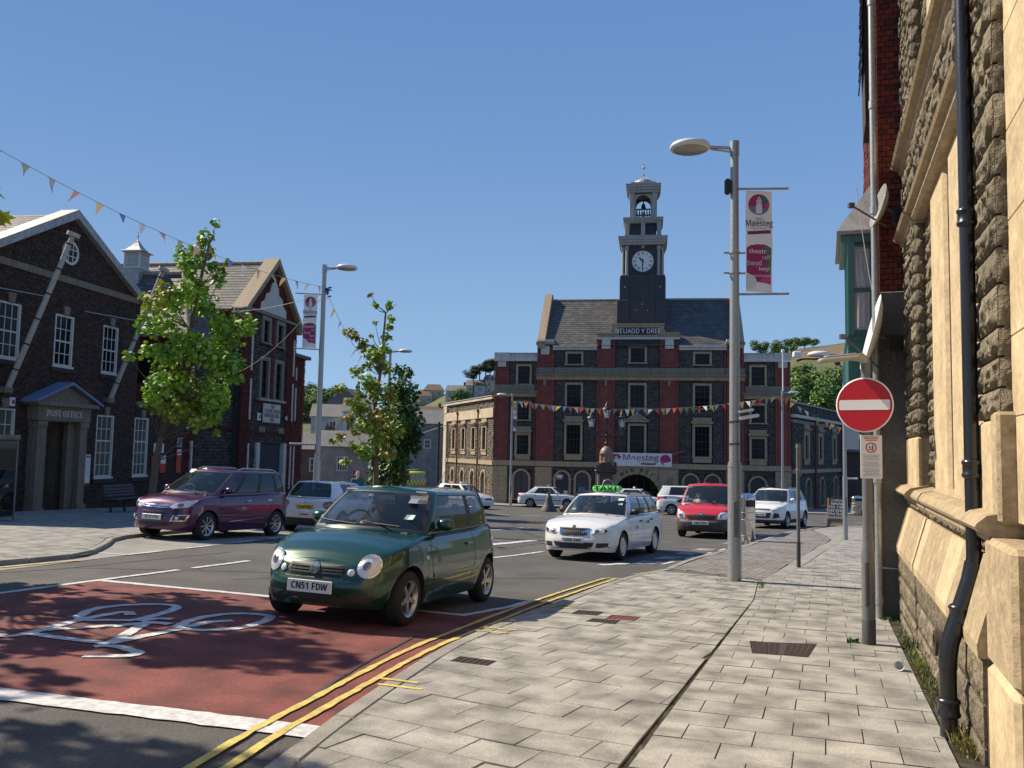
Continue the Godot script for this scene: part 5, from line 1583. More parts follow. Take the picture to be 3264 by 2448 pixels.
func build_stone_building():
	var base:=-0.75
	var b:=front("stone_building","rock faced sandstone building with cream window stonework beside the pavement","building",5.054,10.97,-0.365,-1.0,base)
	var Y:=func(y: float) -> float: return y + 0.75
	var tones:=[C(0.42,0.345,0.23),C(0.36,0.3,0.205),C(0.46,0.385,0.265),C(0.32,0.27,0.19)]
	var rock:=[]
	for k in 12: rock.append(rock_mesh(8,6,0.036,tones[k % 4],100 + k))
	var small:=[]
	for k in 6: small.append(rock_mesh(4,4,0.028,tones[k % 4] * 0.9,300 + k))
	var block:=func(u0: float,u1: float,y0: float,y1: float,z: float,turn:=0.0,flatness:=1.0):
		var o:=part("stone",rock[rng.randi() % 12] if turn == 0.0 else small[rng.randi() % 6],M.rock_stone,b)
		var s:=Basis(Vector3.UP,turn) * Basis.from_scale(P3(absf(u1 - u0) * (-1.0 if false else 1.0),y1 - y0,flatness))
		o.transform = X3(s,P3((u0 + u1) / 2,(y0 + y1) / 2,z))
	var courses:=func(u0: float,u1: float,y0: float,y1: float,z: float,hh: float,ww: float,ret: float,flatness:=1.0):
		var y:=y0
		var odd:=false
		while y < y1 - 0.06:
			var h:=hh * rr(0.75,1.3)
			if y1 - y - h < 0.1: h = y1 - y
			var u:=u0
			var first:=true
			while u < u1 - 0.03:
				var w:=ww * rr(0.75,1.3) * (0.6 if first and odd else 1.0)
				first = false
				if u1 - u - w < ww * 0.4: w = u1 - u
				block.call(u + 0.004,u + w - 0.004,y + 0.004,y + h - 0.004,z,0.0,flatness)
				u += w
			if ret > 0.0:
				var o:=part("stone_return",small[rng.randi() % 6],M.rock_stone,b)
				o.transform = X3(Basis(Vector3.UP,PI / 2) * Basis.from_scale(P3(ret,h - 0.008,0.8)),P3(u1 + 0.004,y + h / 2,z - ret / 2))
			y += h
			odd = not odd
	var core:=nb()
	core.box(P3(0.02,0,-6.0),P3(1.44,10.75,-0.03)); core.box(P3(1.44,0,-6.0),P3(2.45,10.75,-0.15))
	core.box(P3(2.45,0,-6.0),P3(5.46,1.85,-0.15)); core.box(P3(2.45,5.25,-6.0),P3(5.46,6.15,-0.03))
	core.box(P3(2.45,6.15,-6.0),P3(5.46,10.75,-0.5)); core.box(P3(2.45,1.85,-6.0),P3(5.46,5.25,-0.5))
	core.box(P3(5.46,0,-6.0),P3(6.25,10.75,-0.03)); core.box(P3(6.25,0,-6.0),P3(12.5,10.75,-0.2))
	core.box(P3(0.02,0,-0.1),P3(6.22,1.25,0.1))
	part("wall_core",core,M.stone_mortar,b)
	courses.call(0.0,6.22,0.05,1.3,0.12,0.23,0.55,0.0,0.5)
	for k in 9:
		var w:=nb()
		var u0:=0.0 + k * 0.695; var u1:=u0 + 0.69
		w.xf = X3(Basis(P3(0,0,1),P3(0,1,0),P3(-1,0,0)),P3(u1,0,0))
		w.prism(PVA([P2(-0.1,1.25),P2(0.15,1.25),P2(0.155,1.33),P2(0.02,1.81),P2(-0.1,1.81)]),0.0,0.688)
		part("weathering_stone",w,M.ashlar_worn if k % 3 else M.ashlar,b)
	courses.call(0.0,6.22,1.81,1.95,0.0,0.16,0.5,0.0,0.8)
	var mould:=func(u0: float,u1: float,y: float,out: float,called: String,h:=0.16):
		var w:=nb()
		w.xf = X3(Basis(P3(0,0,1),P3(0,1,0),P3(-1,0,0)),P3(u1,0,0))
		w.prism(PVA([P2(-0.25,Y.call(y - h)),P2(0.01,Y.call(y - h)),P2(out * 0.35,Y.call(y - h * 0.8)),P2(out * 0.45,Y.call(y - h * 0.5)),P2(out * 0.85,Y.call(y - h * 0.38)),P2(out,Y.call(y - h * 0.2)),P2(out * 0.92,Y.call(y - 0.01)),P2(out * 0.6,Y.call(y + 0.035)),P2(-0.25,Y.call(y + 0.11))]),0.0,u1 - u0)
		part(called,w,M.ashlar_worn,b)
	mould.call(-0.04,1.5,1.3,0.16,"sill_moulding"); mould.call(1.5,5.48,1.28,0.1,"sill_moulding"); mould.call(5.44,6.3,1.3,0.16,"sill_moulding")
	for e in [[0.02,1.44],[5.46,6.25]]:
		bb("pier_foot",M.ashlar,b,P3((e[0] + e[1]) / 2,2.37,-0.08),P3(e[1] - e[0],0.58,0.2),0.02)
	courses.call(0.02,1.44,2.67,5.15,0.0,0.2,0.5,0.1)
	courses.call(1.44,2.45,2.1,5.15,-0.12,0.2,0.5,0.0)
	courses.call(5.46,6.25,2.67,5.7,0.0,0.23,0.42,0.13)
	courses.call(0.02,5.44,5.33,6.07,0.0,0.22,0.55,0.0)
	courses.call(0.02,1.44,6.65,9.35,0.0,0.22,0.5,0.1)
	courses.call(1.44,2.45,6.25,9.35,-0.12,0.24,0.55,0.0)
	bb("pier_foot",M.ashlar,b,P3(0.73,6.45,-0.08),P3(1.42,0.42,0.2),0.02)
	mould.call(-0.04,1.5,4.5,0.14,"string_moulding"); mould.call(1.5,5.46,4.52,0.12,"string_moulding")
	mould.call(-0.04,1.5,5.45,0.16,"string_moulding"); mould.call(1.5,5.46,5.45,0.14,"string_moulding")
	mould.call(5.4,6.6,5.12,0.18,"string_moulding")
	bb("upper_pier",M.ashlar,b,P3(5.85,7.35,-0.05),P3(0.8,2.8,0.14),0.01)
	for lv in [[1.33,3.98,4.42],[5.52,8.2,8.7]]:
		for e in [[2.4,3.46],[3.75,4.41],[4.76,5.47]]:
			var m:=nb()
			m.xf = X3(Basis(P3(1,0,0),P3(0,0,-1),P3(0,1,0)),Vector3.ZERO)
			m.prism(PVA([P2(e[0],0.5),P2(e[0],0.12),P2(e[0] + 0.07,0.05),P2(e[1] - 0.035,0.05),P2(e[1],0.085),P2(e[1],0.5)]),Y.call(lv[0]),Y.call(lv[2]))
			part("mullion",m,M.ashlar,b)
		for e in [[3.4,3.8],[4.35,4.8]]:
			var h:=nb()
			h.prism(PVA([P2(e[0],Y.call(lv[1])),P2(e[0] + 0.09,Y.call(lv[1])),P2(e[0] + 0.15,Y.call(lv[1] + 0.16)),P2(e[1] - 0.15,Y.call(lv[1] + 0.16)),P2(e[1] - 0.09,Y.call(lv[1])),P2(e[1],Y.call(lv[1])),P2(e[1],Y.call(lv[2])),P2(e[0],Y.call(lv[2]))]),-0.35,-0.1)
			part("window_head",h,M.ashlar,b)
		pane(b,2.46,5.46,Y.call(lv[0]),Y.call(lv[1] + 0.3),-0.45,M.window_glass)
		var sl:=nb()
		sl.xf = X3(Basis(P3(0,0,1),P3(0,1,0),P3(-1,0,0)),P3(5.46,0,0))
		sl.prism(PVA([P2(-0.5,Y.call(lv[0] - 0.1)),P2(-0.02,Y.call(lv[0] - 0.1)),P2(-0.02,Y.call(lv[0] + 0.02)),P2(-0.42,Y.call(lv[0] + 0.3)),P2(-0.5,Y.call(lv[0] + 0.3))]),0.0,3.0)
		part("window_sill",sl,M.ashlar_worn,b)
	var y:=1.3
	var n:=0
	while y < 9.5:
		var h: float = [0.62,0.48,0.7,0.55][n % 4]
		var u:=6.25 + (0.0 if n % 2 else -0.0)
		while u < 12.4:
			var w: float = minf([0.75,1.1,0.9][(n + int(u * 3)) % 3],12.4 - u)
			bb("ashlar_block",M.ashlar,b,P3(u + w / 2,Y.call(y + h / 2),-0.16),P3(w - 0.003,h - 0.003,0.2),0.005)
			u += w
		y += h
		n += 1
	for k in 3:
		var o:=nb()
		var yy: float = [0.05,0.62,1.3][k]
		o.bbox(P3(6.62,yy + 0.3,-0.02),P3(0.8,0.62 if k < 2 else 0.72,0.24),0.03)
		part("ashlar_block",o,M.ashlar if k % 2 else M.ashlar_worn,b)
		for j in 4:
			bb("ashlar_block",M.ashlar_worn if (j + k) % 2 else M.ashlar,b,P3(7.7 + j * 1.4,yy + 0.3,-0.08),P3(1.39,0.62 if k < 2 else 0.72,0.24),0.02)
	bb("pier_foot",M.ashlar_worn,b,P3(6.24,2.37,-0.04),P3(0.2,0.66,0.16),0.02)
	var p:=thing("downpipe","thick black cast iron downpipe with a swan neck on the stone building","downpipe",b.transform * P3(5.62,0.5,0.1),b.rotation.y)
	var up:=nb()
	up.tube([P3(0,9.0,-0.03),P3(0,1.28,-0.03),P3(0,1.2,-0.02)],0.047,14)
	part("upper_pipe",up,M.black_paint,p)
	var nk:=nb()
	nk.tube([P3(0,1.24,-0.03),P3(0.005,1.12,-0.005),P3(0.035,0.72,0.125),P3(0.04,0.62,0.14),P3(0.04,0.55,0.142)],0.058,14)
	part("swan_neck",nk,M.black_paint,p)
	var lo:=nb()
	lo.tube([P3(0.04,0.58,0.142),P3(0.04,-0.35,0.142)],0.054,14)
	part("lower_pipe",lo,M.black_paint,p)
	for e in [[P3(0,6.0,-0.03),0.06],[P3(0,3.55,-0.03),0.062],[P3(0,1.85,-0.03),0.062],[P3(0.04,0.3,0.142),0.072],[P3(0.022,0.9,0.065),0.066]]:
		var c:=nb()
		var r: float = e[1]
		c.lathe([P2(r * 0.8,-0.06),P2(r,-0.05),P2(r * 1.04,-0.035),P2(r * 0.93,-0.025),P2(r * 0.93,0.03),P2(r * 1.04,0.04),P2(r,0.055),P2(r * 0.8,0.065)],16,e[0])
		part("collar",c,M.black_paint,p)
	var v:=thing("air_vent","round dark hole in the stone plinth","vent",b.transform * P3(4.4,0.97,0.17),b.rotation.y)
	var vm:=nb()
	vm.xf = X3(Basis(P3(1,0,0),PI / 2),Vector3.ZERO)
	vm.lathe([P2(0.07,-0.03),P2(0.1,-0.03),P2(0.1,0.02),P2(0.07,0.02),P2(0.06,-0.02),P2(0.0,-0.02)],16)
	part("vent_ring",vm,M.iron,v)
func build_brick_shop():
	var base:=-0.7
	var b:=front("brick_shop","red brick shop with grey quoins, roughcast foot and green oriel window","shop",4.73,10.97,0.94,-0.343,base)
	var Y:=func(y: float) -> float: return y + 0.7
	var core:=nb()
	core.box(P3(0.012,0,-3.75),P3(5.0,10.2,-0.03))
	part("wall_core",core,M.dark_mortar,b)
	var red:=[C(0.2,0.035,0.026),C(0.165,0.03,0.024),C(0.24,0.045,0.032),C(0.12,0.028,0.025),C(0.21,0.04,0.026)]
	var bm:=[]
	for k in 5:
		var q:=nb(); q.tinted = true; q.col = red[k]
		q.bbox(P3(0.5,0.5,0),P3(1,1,0.05),0.012)
		bm.append(q.mesh())
	var row:=0
	var y:=3.82
	while y < 9.0:
		var u:=-0.0 if row % 2 else -0.0
		var step:=0.108
		var inq:=(fposmod(y - 5.8,0.45) < 0.24)
		while u < 0.42:
			var w:=(0.054 if u == 0.0 and row % 2 else step)
			if not (inq and u > 0.2) and u < 0.36:
				var o:=part("brick",bm[rng.randi() % 5],M.brick,b)
				o.transform = X3(Basis.from_scale(P3(w - 0.006,0.066,1)),P3(u,Y.call(y),rr(-0.027,-0.022)))
			u += w
		y += 0.074
		row += 1
	for k in 8:
		bb("quoin",M.grey_render,b,P3(0.345,Y.call(4.57 + k * 0.45),-0.005),P3(0.17,0.24,0.07),0.02)
	bb("roughcast",M.grey_render,b,P3(0.5,2.25,0.0),P3(1.06,4.5,0.1),0.015)
	bb("roughcast_foot",M.dark_grey,b,P3(0.5,0.5,0.02),P3(1.1,1.0,0.1),0.015)
	var st:=nb(); st.tinted = true
	st.xf = X3(Basis(P3(0,0,1),P3(0,1,0),P3(-1,0,0)),P3(0,0,-3.75))
	blocks(st,0.0,3.72,3.6,10.1,[hole_of(0.9,2.8,3.3,6.5)],0.225,0.075,-0.01,0.03,red,null,0.009,0.05)
	tag(part("front_brickwork",st,M.brick,b),"","","","stuff")
	var sf:=nb()
	sf.box(P3(-0.05,0.1,-3.7),P3(0.0,3.0,-0.25)); sf.box(P3(-0.12,3.0,-3.7),P3(0.0,3.45,-0.25))
	for k in 4: sf.box(P3(-0.09,0.1,-3.7 + k * 1.1),P3(-0.05,3.0,-3.6 + k * 1.1))
	part("shopfront",sf,M.navy_wood,b)
	for k in 3:
		var g:=nb()
		g.box(P3(-0.065,1.25,-3.58 + k * 1.1),P3(-0.055,2.9,-2.72 + k * 1.1))
		part("pane",g,M.window_glass,b)
	var vg:=nb()
	vg.prism(PVA([P2(-0.11,7.05),P2(0.0,7.05),P2(0.0,10.3),P2(-0.09,10.3),P2(-0.12,8.0)]),-1.6,-0.7)
	part("bargeboard",vg,M.dark_mortar,b)
	var vs:=nb(); vs.tinted = true
	slates(vs,P3(-0.15,7.8,-1.65),P3(-0.15,7.8,-0.62),P3(-0.1,10.3,-1.65),P3(-0.1,10.3,-0.62),0.3,0.2,[C(0.1,0.085,0.07),C(0.08,0.07,0.06)])
	tag(part("hung_slates",vs,M.slate,b),"","","","stuff")
	var z1:=-1.0; var z0:=-2.75; var out:=-0.36
	var fr:=nb()
	fr.box(P3(out,3.32,z0),P3(0.0,4.02,z1))
	fr.box(P3(out - 0.03,4.0,z0 - 0.03),P3(0.0,4.06,z1 + 0.03))
	fr.box(P3(out,5.36,z0),P3(0.0,5.56,z1))
	for e in [[out,out + 0.09],[-0.07,-0.0]]:
		fr.box(P3(e[0],4.06,z1 - 0.09),P3(e[1],5.36,z1)); fr.box(P3(e[0],4.06,z0),P3(e[1],5.36,z0 + 0.09))
	fr.box(P3(out + 0.09,4.7,z1 - 0.07),P3(-0.07,4.76,z1 - 0.015))
	fr.box(P3(out + 0.09,4.06,z1 - 0.07),P3(-0.07,4.16,z1 - 0.02))
	for k in 3: fr.box(P3(out,4.06,z0 + 0.66 + k * 0.66 - 0.04),P3(out + 0.08,5.36,z0 + 0.66 + k * 0.66 + 0.04))
	var og:=nb()
	og.prism(PVA([P2(out,3.32),P2(0.0,3.32),P2(0.0,2.65),P2(-0.06,2.65),P2(-0.2,3.0)]),z0 + 0.1,z1 - 0.1)
	var orl:=part("oriel_window",fr,M.green_wood,b)
	part("oriel_bracket",og,M.green_wood,orl)
	for e in [[P3(out + 0.09,3.46,z1 - 0.05),P3(-0.07,4.0,z1 - 0.045)],[P3(out + 0.09,4.06,z1 - 0.04),P3(-0.07,4.66,z1 - 0.035)]]:
		var g:=nb()
		g.box(P3(e[0].x,Y.call(e[0].y),e[0].z),P3(e[1].x,Y.call(e[1].y),e[1].z))
		part("pane",g,M.clear_pane,orl)
	var gs:=nb()
	gs.box(P3(out + 0.035,4.1,z0 + 0.09),P3(out + 0.04,5.36,z1 - 0.09))
	part("street_pane",gs,M.clear_pane,orl)
	var wf:=nb()
	for yy in [3.46,4.06]:
		wf.box(P3(out + 0.09,Y.call(yy),z1 - 0.06),P3(out + 0.12,Y.call(yy + 0.56),z1 - 0.03)); wf.box(P3(-0.1,Y.call(yy),z1 - 0.06),P3(-0.07,Y.call(yy + 0.56),z1 - 0.03))
		wf.box(P3(out + 0.12,Y.call(yy),z1 - 0.06),P3(-0.1,Y.call(yy + 0.035),z1 - 0.03)); wf.box(P3(out + 0.12,Y.call(yy + 0.53),z1 - 0.06),P3(-0.1,Y.call(yy + 0.56),z1 - 0.03))
	part("sash",wf,M.white_wood,orl)
	var cu:=nb()
	for k in 7: cu.cyl(P3(out + 0.12 + k * 0.035,4.1,z1 - 0.25 + 0.03 * (k % 2)),P3(out + 0.14 + k * 0.03,5.36,z1 - 0.25 - 0.02 * (k % 2)),0.03,0.03,6)
	part("curtain",cu,M.cloth_white,orl)
	var lr:=nb()
	var T0:=6.4; var E0:=5.56; var ex:=out - 0.14
	lr.quad(P3(ex,E0,z1 + 0.12),P3(0.02,T0,z1 - 0.35),P3(0.02,T0,z0 + 0.35),P3(ex,E0,z0 - 0.12))
	lr.tri(P3(ex,E0,z1 + 0.12),P3(0.02,E0,z1 + 0.12),P3(0.02,T0,z1 - 0.35))
	lr.tri(P3(0.02,E0,z0 - 0.12),P3(ex,E0,z0 - 0.12),P3(0.02,T0,z0 + 0.35))
	lr.box(P3(ex,E0 - 0.05,z0 - 0.12),P3(0.02,E0 - 0.002,z1 + 0.12))
	part("oriel_roof",lr,M.lead,orl)
	var cn:=nb()
	cn.box(P3(out - 0.08,E0 - 0.16,z0 - 0.07),P3(0.01,E0 - 0.055,z1 + 0.07))
	part("oriel_cornice",cn,M.green_wood,orl)
	var p:=thing("downpipe","slim grey downpipe on the corner of the red brick shop","downpipe",b.transform * P3(-0.06,0.3,0.13),b.rotation.y)
	var dp:=nb()
	dp.cyl(P3(0,0.0,0),P3(0,9.0,0),0.042,0.042,14)
	part("pipe",dp,M.galvanised,p)
	for yy in [0.25,1.75,3.3,5.2,6.6,8.0]:
		var c:=nb()
		c.cyl(P3(0,yy,0),P3(0,yy + 0.1,0),0.053,0.053,14)
		part("collar",c,M.galvanised,p)
	var dishes:=[["large white satellite dish edge on, above the no entry sign",P3(4.52,3.2,-10.55),0.47,P3(-0.95,0.25,-0.29),"white_plastic"],["small grey satellite dish on the brickwork, high on the wall",P3(4.66,4.82,-10.62),0.27,P3(-0.93,0.25,-0.13),"lamp_glass"]]
	for e in dishes:
		var o:=thing("satellite_dish",e[0],"satellite dish",e[1])
		var dir: Vector3 = e[3].normalized()
		var sd:=dir.cross(Vector3.UP).normalized()
		var q:=nb()
		q.xf = X3(Basis(sd,dir,sd.cross(dir)),Vector3.ZERO)
		var r: float = e[2]
		q.lathe([P2(0,0.0),P2(r * 0.4,0.012),P2(r * 0.75,0.045),P2(r,0.09),P2(r + 0.012,0.088),P2(r * 0.75,0.03),P2(r * 0.4,-0.004),P2(0,-0.016)],28,Vector3.ZERO,-2.0)
		part("reflector",q,M[e[4]],o)
		var arm:=nb()
		arm.tube([Vector3.ZERO,P3(0.18,-0.1,0),P3(0.22,-r * 0.8,0.02)],0.02,6)
		arm.cyl(-sd * 0.02 + P3(0,-r * 0.9,0),dir * 0.4 + P3(0,-r * 0.3,0),0.012,0.012,6)
		arm.cbox(dir * 0.42 + P3(0,-r * 0.28,0),P3(0.07,0.06,0.06))
		part("arm",arm,M.dark_grey,o)
		bb("bracket",M.black_plastic,o,P3(0.2,-0.12,0.0),P3(0.2,0.22,0.1),0.02)
func tab(l: Array,k: float) -> float:
	if k <= l[0][0]: return l[0][1]
	for i in l.size() - 1:
		if k <= l[i + 1][0]: return lerpf(l[i][1],l[i + 1][1],smoothstep(0.0,1.0,(k - l[i][0]) / (l[i + 1][0] - l[i][0])) * 0.35 + 0.65 * (k - l[i][0]) / (l[i + 1][0] - l[i][0]))
	return l[-1][1]
class Shell:
	var cols:=[]      # per column: [rows of Vector3 (side),normal Vector2(z,x),outline z,outline x]
	func front_z(x: float,y: float,back:=false) -> Vector3:
		var pz:=0.0; var px:=-1.0
		var last:=Vector3.ZERO
		for i in cols.size():
			var c = cols[cols.size() - 1 - i] if back else cols[i]
			var nz: float = c[1].x * (-1.0 if back else 1.0)
			if nz < 0.02: break
			var p:=at_y(c[0],y)
			last = p
			if p.x >= absf(x) and px >= 0.0:
				var k:=(absf(x) - px) / maxf(p.x - px,1e-5)
				return Vector3(x,y,lerpf(pz,p.z,k))
			px = p.x; pz = p.z
		return Vector3(x,y,last.z)
	func side_x(z: float,y: float) -> Vector3:
		var pp:=Vector3.INF
		for c in cols:
			if c[1].y < 0.35: continue
			var p:=at_y(c[0],y)
			if p.z <= z:
				if pp == Vector3.INF: return Vector3(p.x,y,z)
				var k:=(pp.z - z) / maxf(pp.z - p.z,1e-5)
				return Vector3(lerpf(pp.x,p.x,k),y,z)
			pp = p
		return Vector3(pp.x,y,z)
	func at_y(rows: Array,y: float) -> Vector3:
		for j in rows.size() - 1:
			var a: Vector3 = rows[j]; var b: Vector3 = rows[j + 1]
			if y <= b.y or j == rows.size() - 2:
				return a.lerp(b,clampf((y - a.y) / maxf(b.y - a.y,1e-5),0.0,1.0))
		return rows[-1]
func grid_mesh(targets: Array,g: Array,pick,mirror:=true):
	var ni:=g.size(); var nj: int = g[0].size()
	var nrm:=[]
	for i in ni:
		var row:=[]
		for j in nj:
			var a: Vector3 = g[mini(i + 1,ni - 1)][j] - g[maxi(i - 1,0)][j]
			var b: Vector3 = g[i][mini(j + 1,nj - 1)] - g[i][maxi(j - 1,0)]
			if i == 0: a.z *= 0.0
			var k:=b.cross(a)
			if i == 0 or i == ni - 1: k.x = 0.0
			row.append(k.normalized() if k.length() > 1e-9 else Vector3.UP)
		nrm.append(row)
	var fl:=P3(-1,1,1)
	for i in ni - 1:
		for j in nj - 1:
			var mb: MB = pick.call(i,j)
			if mb == null: continue
			var a: Vector3 = g[i][j]; var b: Vector3 = g[i + 1][j]; var c: Vector3 = g[i + 1][j + 1]; var d: Vector3 = g[i][j + 1]
			mb.quadn(a,d,c,b,nrm[i][j],nrm[i][j + 1],nrm[i + 1][j + 1],nrm[i + 1][j])
			if mirror: mb.quadn(a * fl,b * fl,c * fl,d * fl,nrm[i][j] * fl,nrm[i + 1][j] * fl,nrm[i + 1][j + 1] * fl,nrm[i][j + 1] * fl)
func patch(o: Node3D,sh: Shell,called: String,where: String,poly: Array,m: String,off:=0.006,bulge:=0.0) -> MeshInstance3D:
	var mb:=nb()
	var c:=Vector2.ZERO
	for p in poly: c += p
	c /= poly.size()
	var pts:=[]
	for k in poly.size():
		var a: Vector2 = poly[k]; var b: Vector2 = poly[(k + 1) % poly.size()]
		var n:=maxi(1,int(a.distance_to(b) / 0.07))
		for q in n: pts.append(a.lerp(b,float(q) / n))
	var rings:=4
	var pos:=func(p: Vector2,t: float) -> Vector3:
		var e:=off + bulge * (1.0 - t * t)
		match where:
			"F": return sh.front_z(p.x,p.y) + P3(0,0,e)
			"R": return sh.front_z(p.x,p.y,true) - P3(0,0,e)
			"L": return sh.side_x(p.x,p.y) + P3(e,0,0)
		return sh.side_x(p.x,p.y) * P3(-1,1,1) - P3(e,0,0)
	var P:=[]
	for r in rings + 1:
		var row:=[]
		var t:=float(r) / rings
		for p in pts: row.append(pos.call(c.lerp(p,t),t))
		P.append(row)
	var out:=P3(0,0,1) if where == "F" else P3(0,0,-1) if where == "R" else P3(1,0,0) if where == "L" else P3(-1,0,0)
	for r in rings:
		for k in pts.size():
			var k2:=(k + 1) % pts.size()
			var a: Vector3 = P[r][k]; var b: Vector3 = P[r + 1][k]; var e: Vector3 = P[r + 1][k2]; var f: Vector3 = P[r][k2]
			if (b - a).cross(e - a).dot(out) + (e - a).cross(f - a).dot(out) > 0: mb.quad(a,b,e,f)
			else: mb.quad(f,e,b,a)
	for k in pts.size():
		var k2:=(k + 1) % pts.size()
		mb.quad(P[rings][k],P[rings][k2],P[rings][k2] - out * (off + 0.01),P[rings][k] - out * (off + 0.01))
	return part(called,mb,M[m],o)
func oval(cx: float,cy: float,rx: float,ry: float,n:=18,tilt:=0.0) -> Array:
	var l:=[]
	for k in n: l.append(P2(cx,cy) + (P2(cos(TAU * k / n) * rx,sin(TAU * k / n) * ry)).rotated(tilt))
	return l
func rect(x0: float,x1: float,y0: float,y1: float) -> Array: return [P2(x0,y0),P2(x1,y0),P2(x1,y1),P2(x0,y1)]
func mir(l: Array) -> Array:
	var o:=[]
	for p in l: o.append(P2(-p.x,p.y))
	return o
func seam(o: Node3D,sh: Shell,line: Array,w:=0.008):
	for s in [-1.0,1.0]:
		var mb:=nb()
		for k in line.size() - 1:
			var a: Vector2 = line[k]; var b: Vector2 = line[k + 1]
			var n:=maxi(1,int(a.distance_to(b) / 0.06))
			var t:=(b - a).normalized().orthogonal() * w / 2
			for q in n:
				var p:=a.lerp(b,float(q) / n); var r:=a.lerp(b,(q + 1.0) / n)
				var v:=[]
				for e in [p - t,p + t,r + t,r - t]: v.append((sh.side_x(e.x,e.y) + P3(0.0025,0,0)) * P3(s,1,1))
				mb.quad(v[0],v[1],v[2],v[3])
		part("door_seam",mb,M.black_plastic,o)
func wheel(o: Node3D,x: float,z: float,r: float,w: float,spokes: int,style: String):
	var s:=signf(x)
	var ty:=nb()
	ty.xf = X3(Basis(P3(0,0,1),-s * PI / 2),P3(x,r,z))
	var ri:=r * 0.66
	ty.lathe([P2(ri,-w / 2),P2(r * 0.9,-w / 2),P2(r * 0.985,-w * 0.38),P2(r,-w * 0.2),P2(r,w * 0.2),P2(r * 0.985,w * 0.38),P2(r * 0.9,w / 2),P2(ri,w / 2 - 0.005)],32)
	var t:=part("wheel",ty,M.tyre,o)
	var rm:=nb()
	rm.xf = ty.xf
	rm.lathe([P2(ri * 0.86,w * 0.22),P2(ri * 0.93,w * 0.46),P2(ri + 0.004,w * 0.5),P2(ri,w * 0.3)],32)
	rm.lathe([P2(0,w * 0.36),P2(ri * 0.2,w * 0.36)].duplicate(),16)
	if style == "steel": rm.lathe([P2(ri * 0.9,w * 0.42),P2(ri * 0.6,w * 0.44),P2(ri * 0.2,w * 0.36),P2(0,w * 0.37)],32,Vector3.ZERO,-1.0)
	for k in spokes:
		var a:=TAU * k / spokes
		rm.xf = ty.xf * X3(Basis(Vector3.UP,a),Vector3.ZERO)
		var b0:=ri * (0.16 if style != "twin" else 0.12); var b1:=ri * (0.1 if style == "five" else 0.17)
		if style == "five": b0 = ri * 0.3; b1 = ri * 0.17
		var y0:=w * 0.37; var y1:=w * 0.43
		rm.quad(P3(ri * 0.12,y0,-b0 / 2),P3(ri * 0.12,y0,b0 / 2),P3(ri * 0.93,y1,b1 / 2),P3(ri * 0.93,y1,-b1 / 2))
		rm.quad(P3(ri * 0.12,y0,b0 / 2),P3(ri * 0.12,y0 - 0.03,b0 / 2),P3(ri * 0.93,y1 - 0.03,b1 / 2),P3(ri * 0.93,y1,b1 / 2))
		rm.quad(P3(ri * 0.12,y0 - 0.03,-b0 / 2),P3(ri * 0.12,y0,-b0 / 2),P3(ri * 0.93,y1,-b1 / 2),P3(ri * 0.93,y1 - 0.03,-b1 / 2))
	part("rim",rm,M.rim,t)
	var bk:=nb()
	bk.xf = ty.xf
	bk.lathe([P2(ri,w * 0.12),P2(0.0,w * 0.14)],24)
	part("brake_disc",bk,M.rim_dark,t)
func number_plate(o: Node3D,sh: Shell,where: String,y: float,text: String,w:=0.52,h:=0.112):
	var back:=where == "R"
	var p:=sh.front_z(0.0,y,back)
	var mb:=nb()
	mb.bbox(Vector3.ZERO,P3(w,h,0.014),0.004)
	var q:=part("number_plate",mb,M.plate_yellow if back else M.plate_white,o)
	q.position = p + P3(0,0,-0.022 if back else 0.022)
	if back: q.rotation.y = PI
	lettering(text,0.094,M.black_print,q,P3(0,0.002,0.009),Basis.IDENTITY,"Droid Sans",700,0.92)
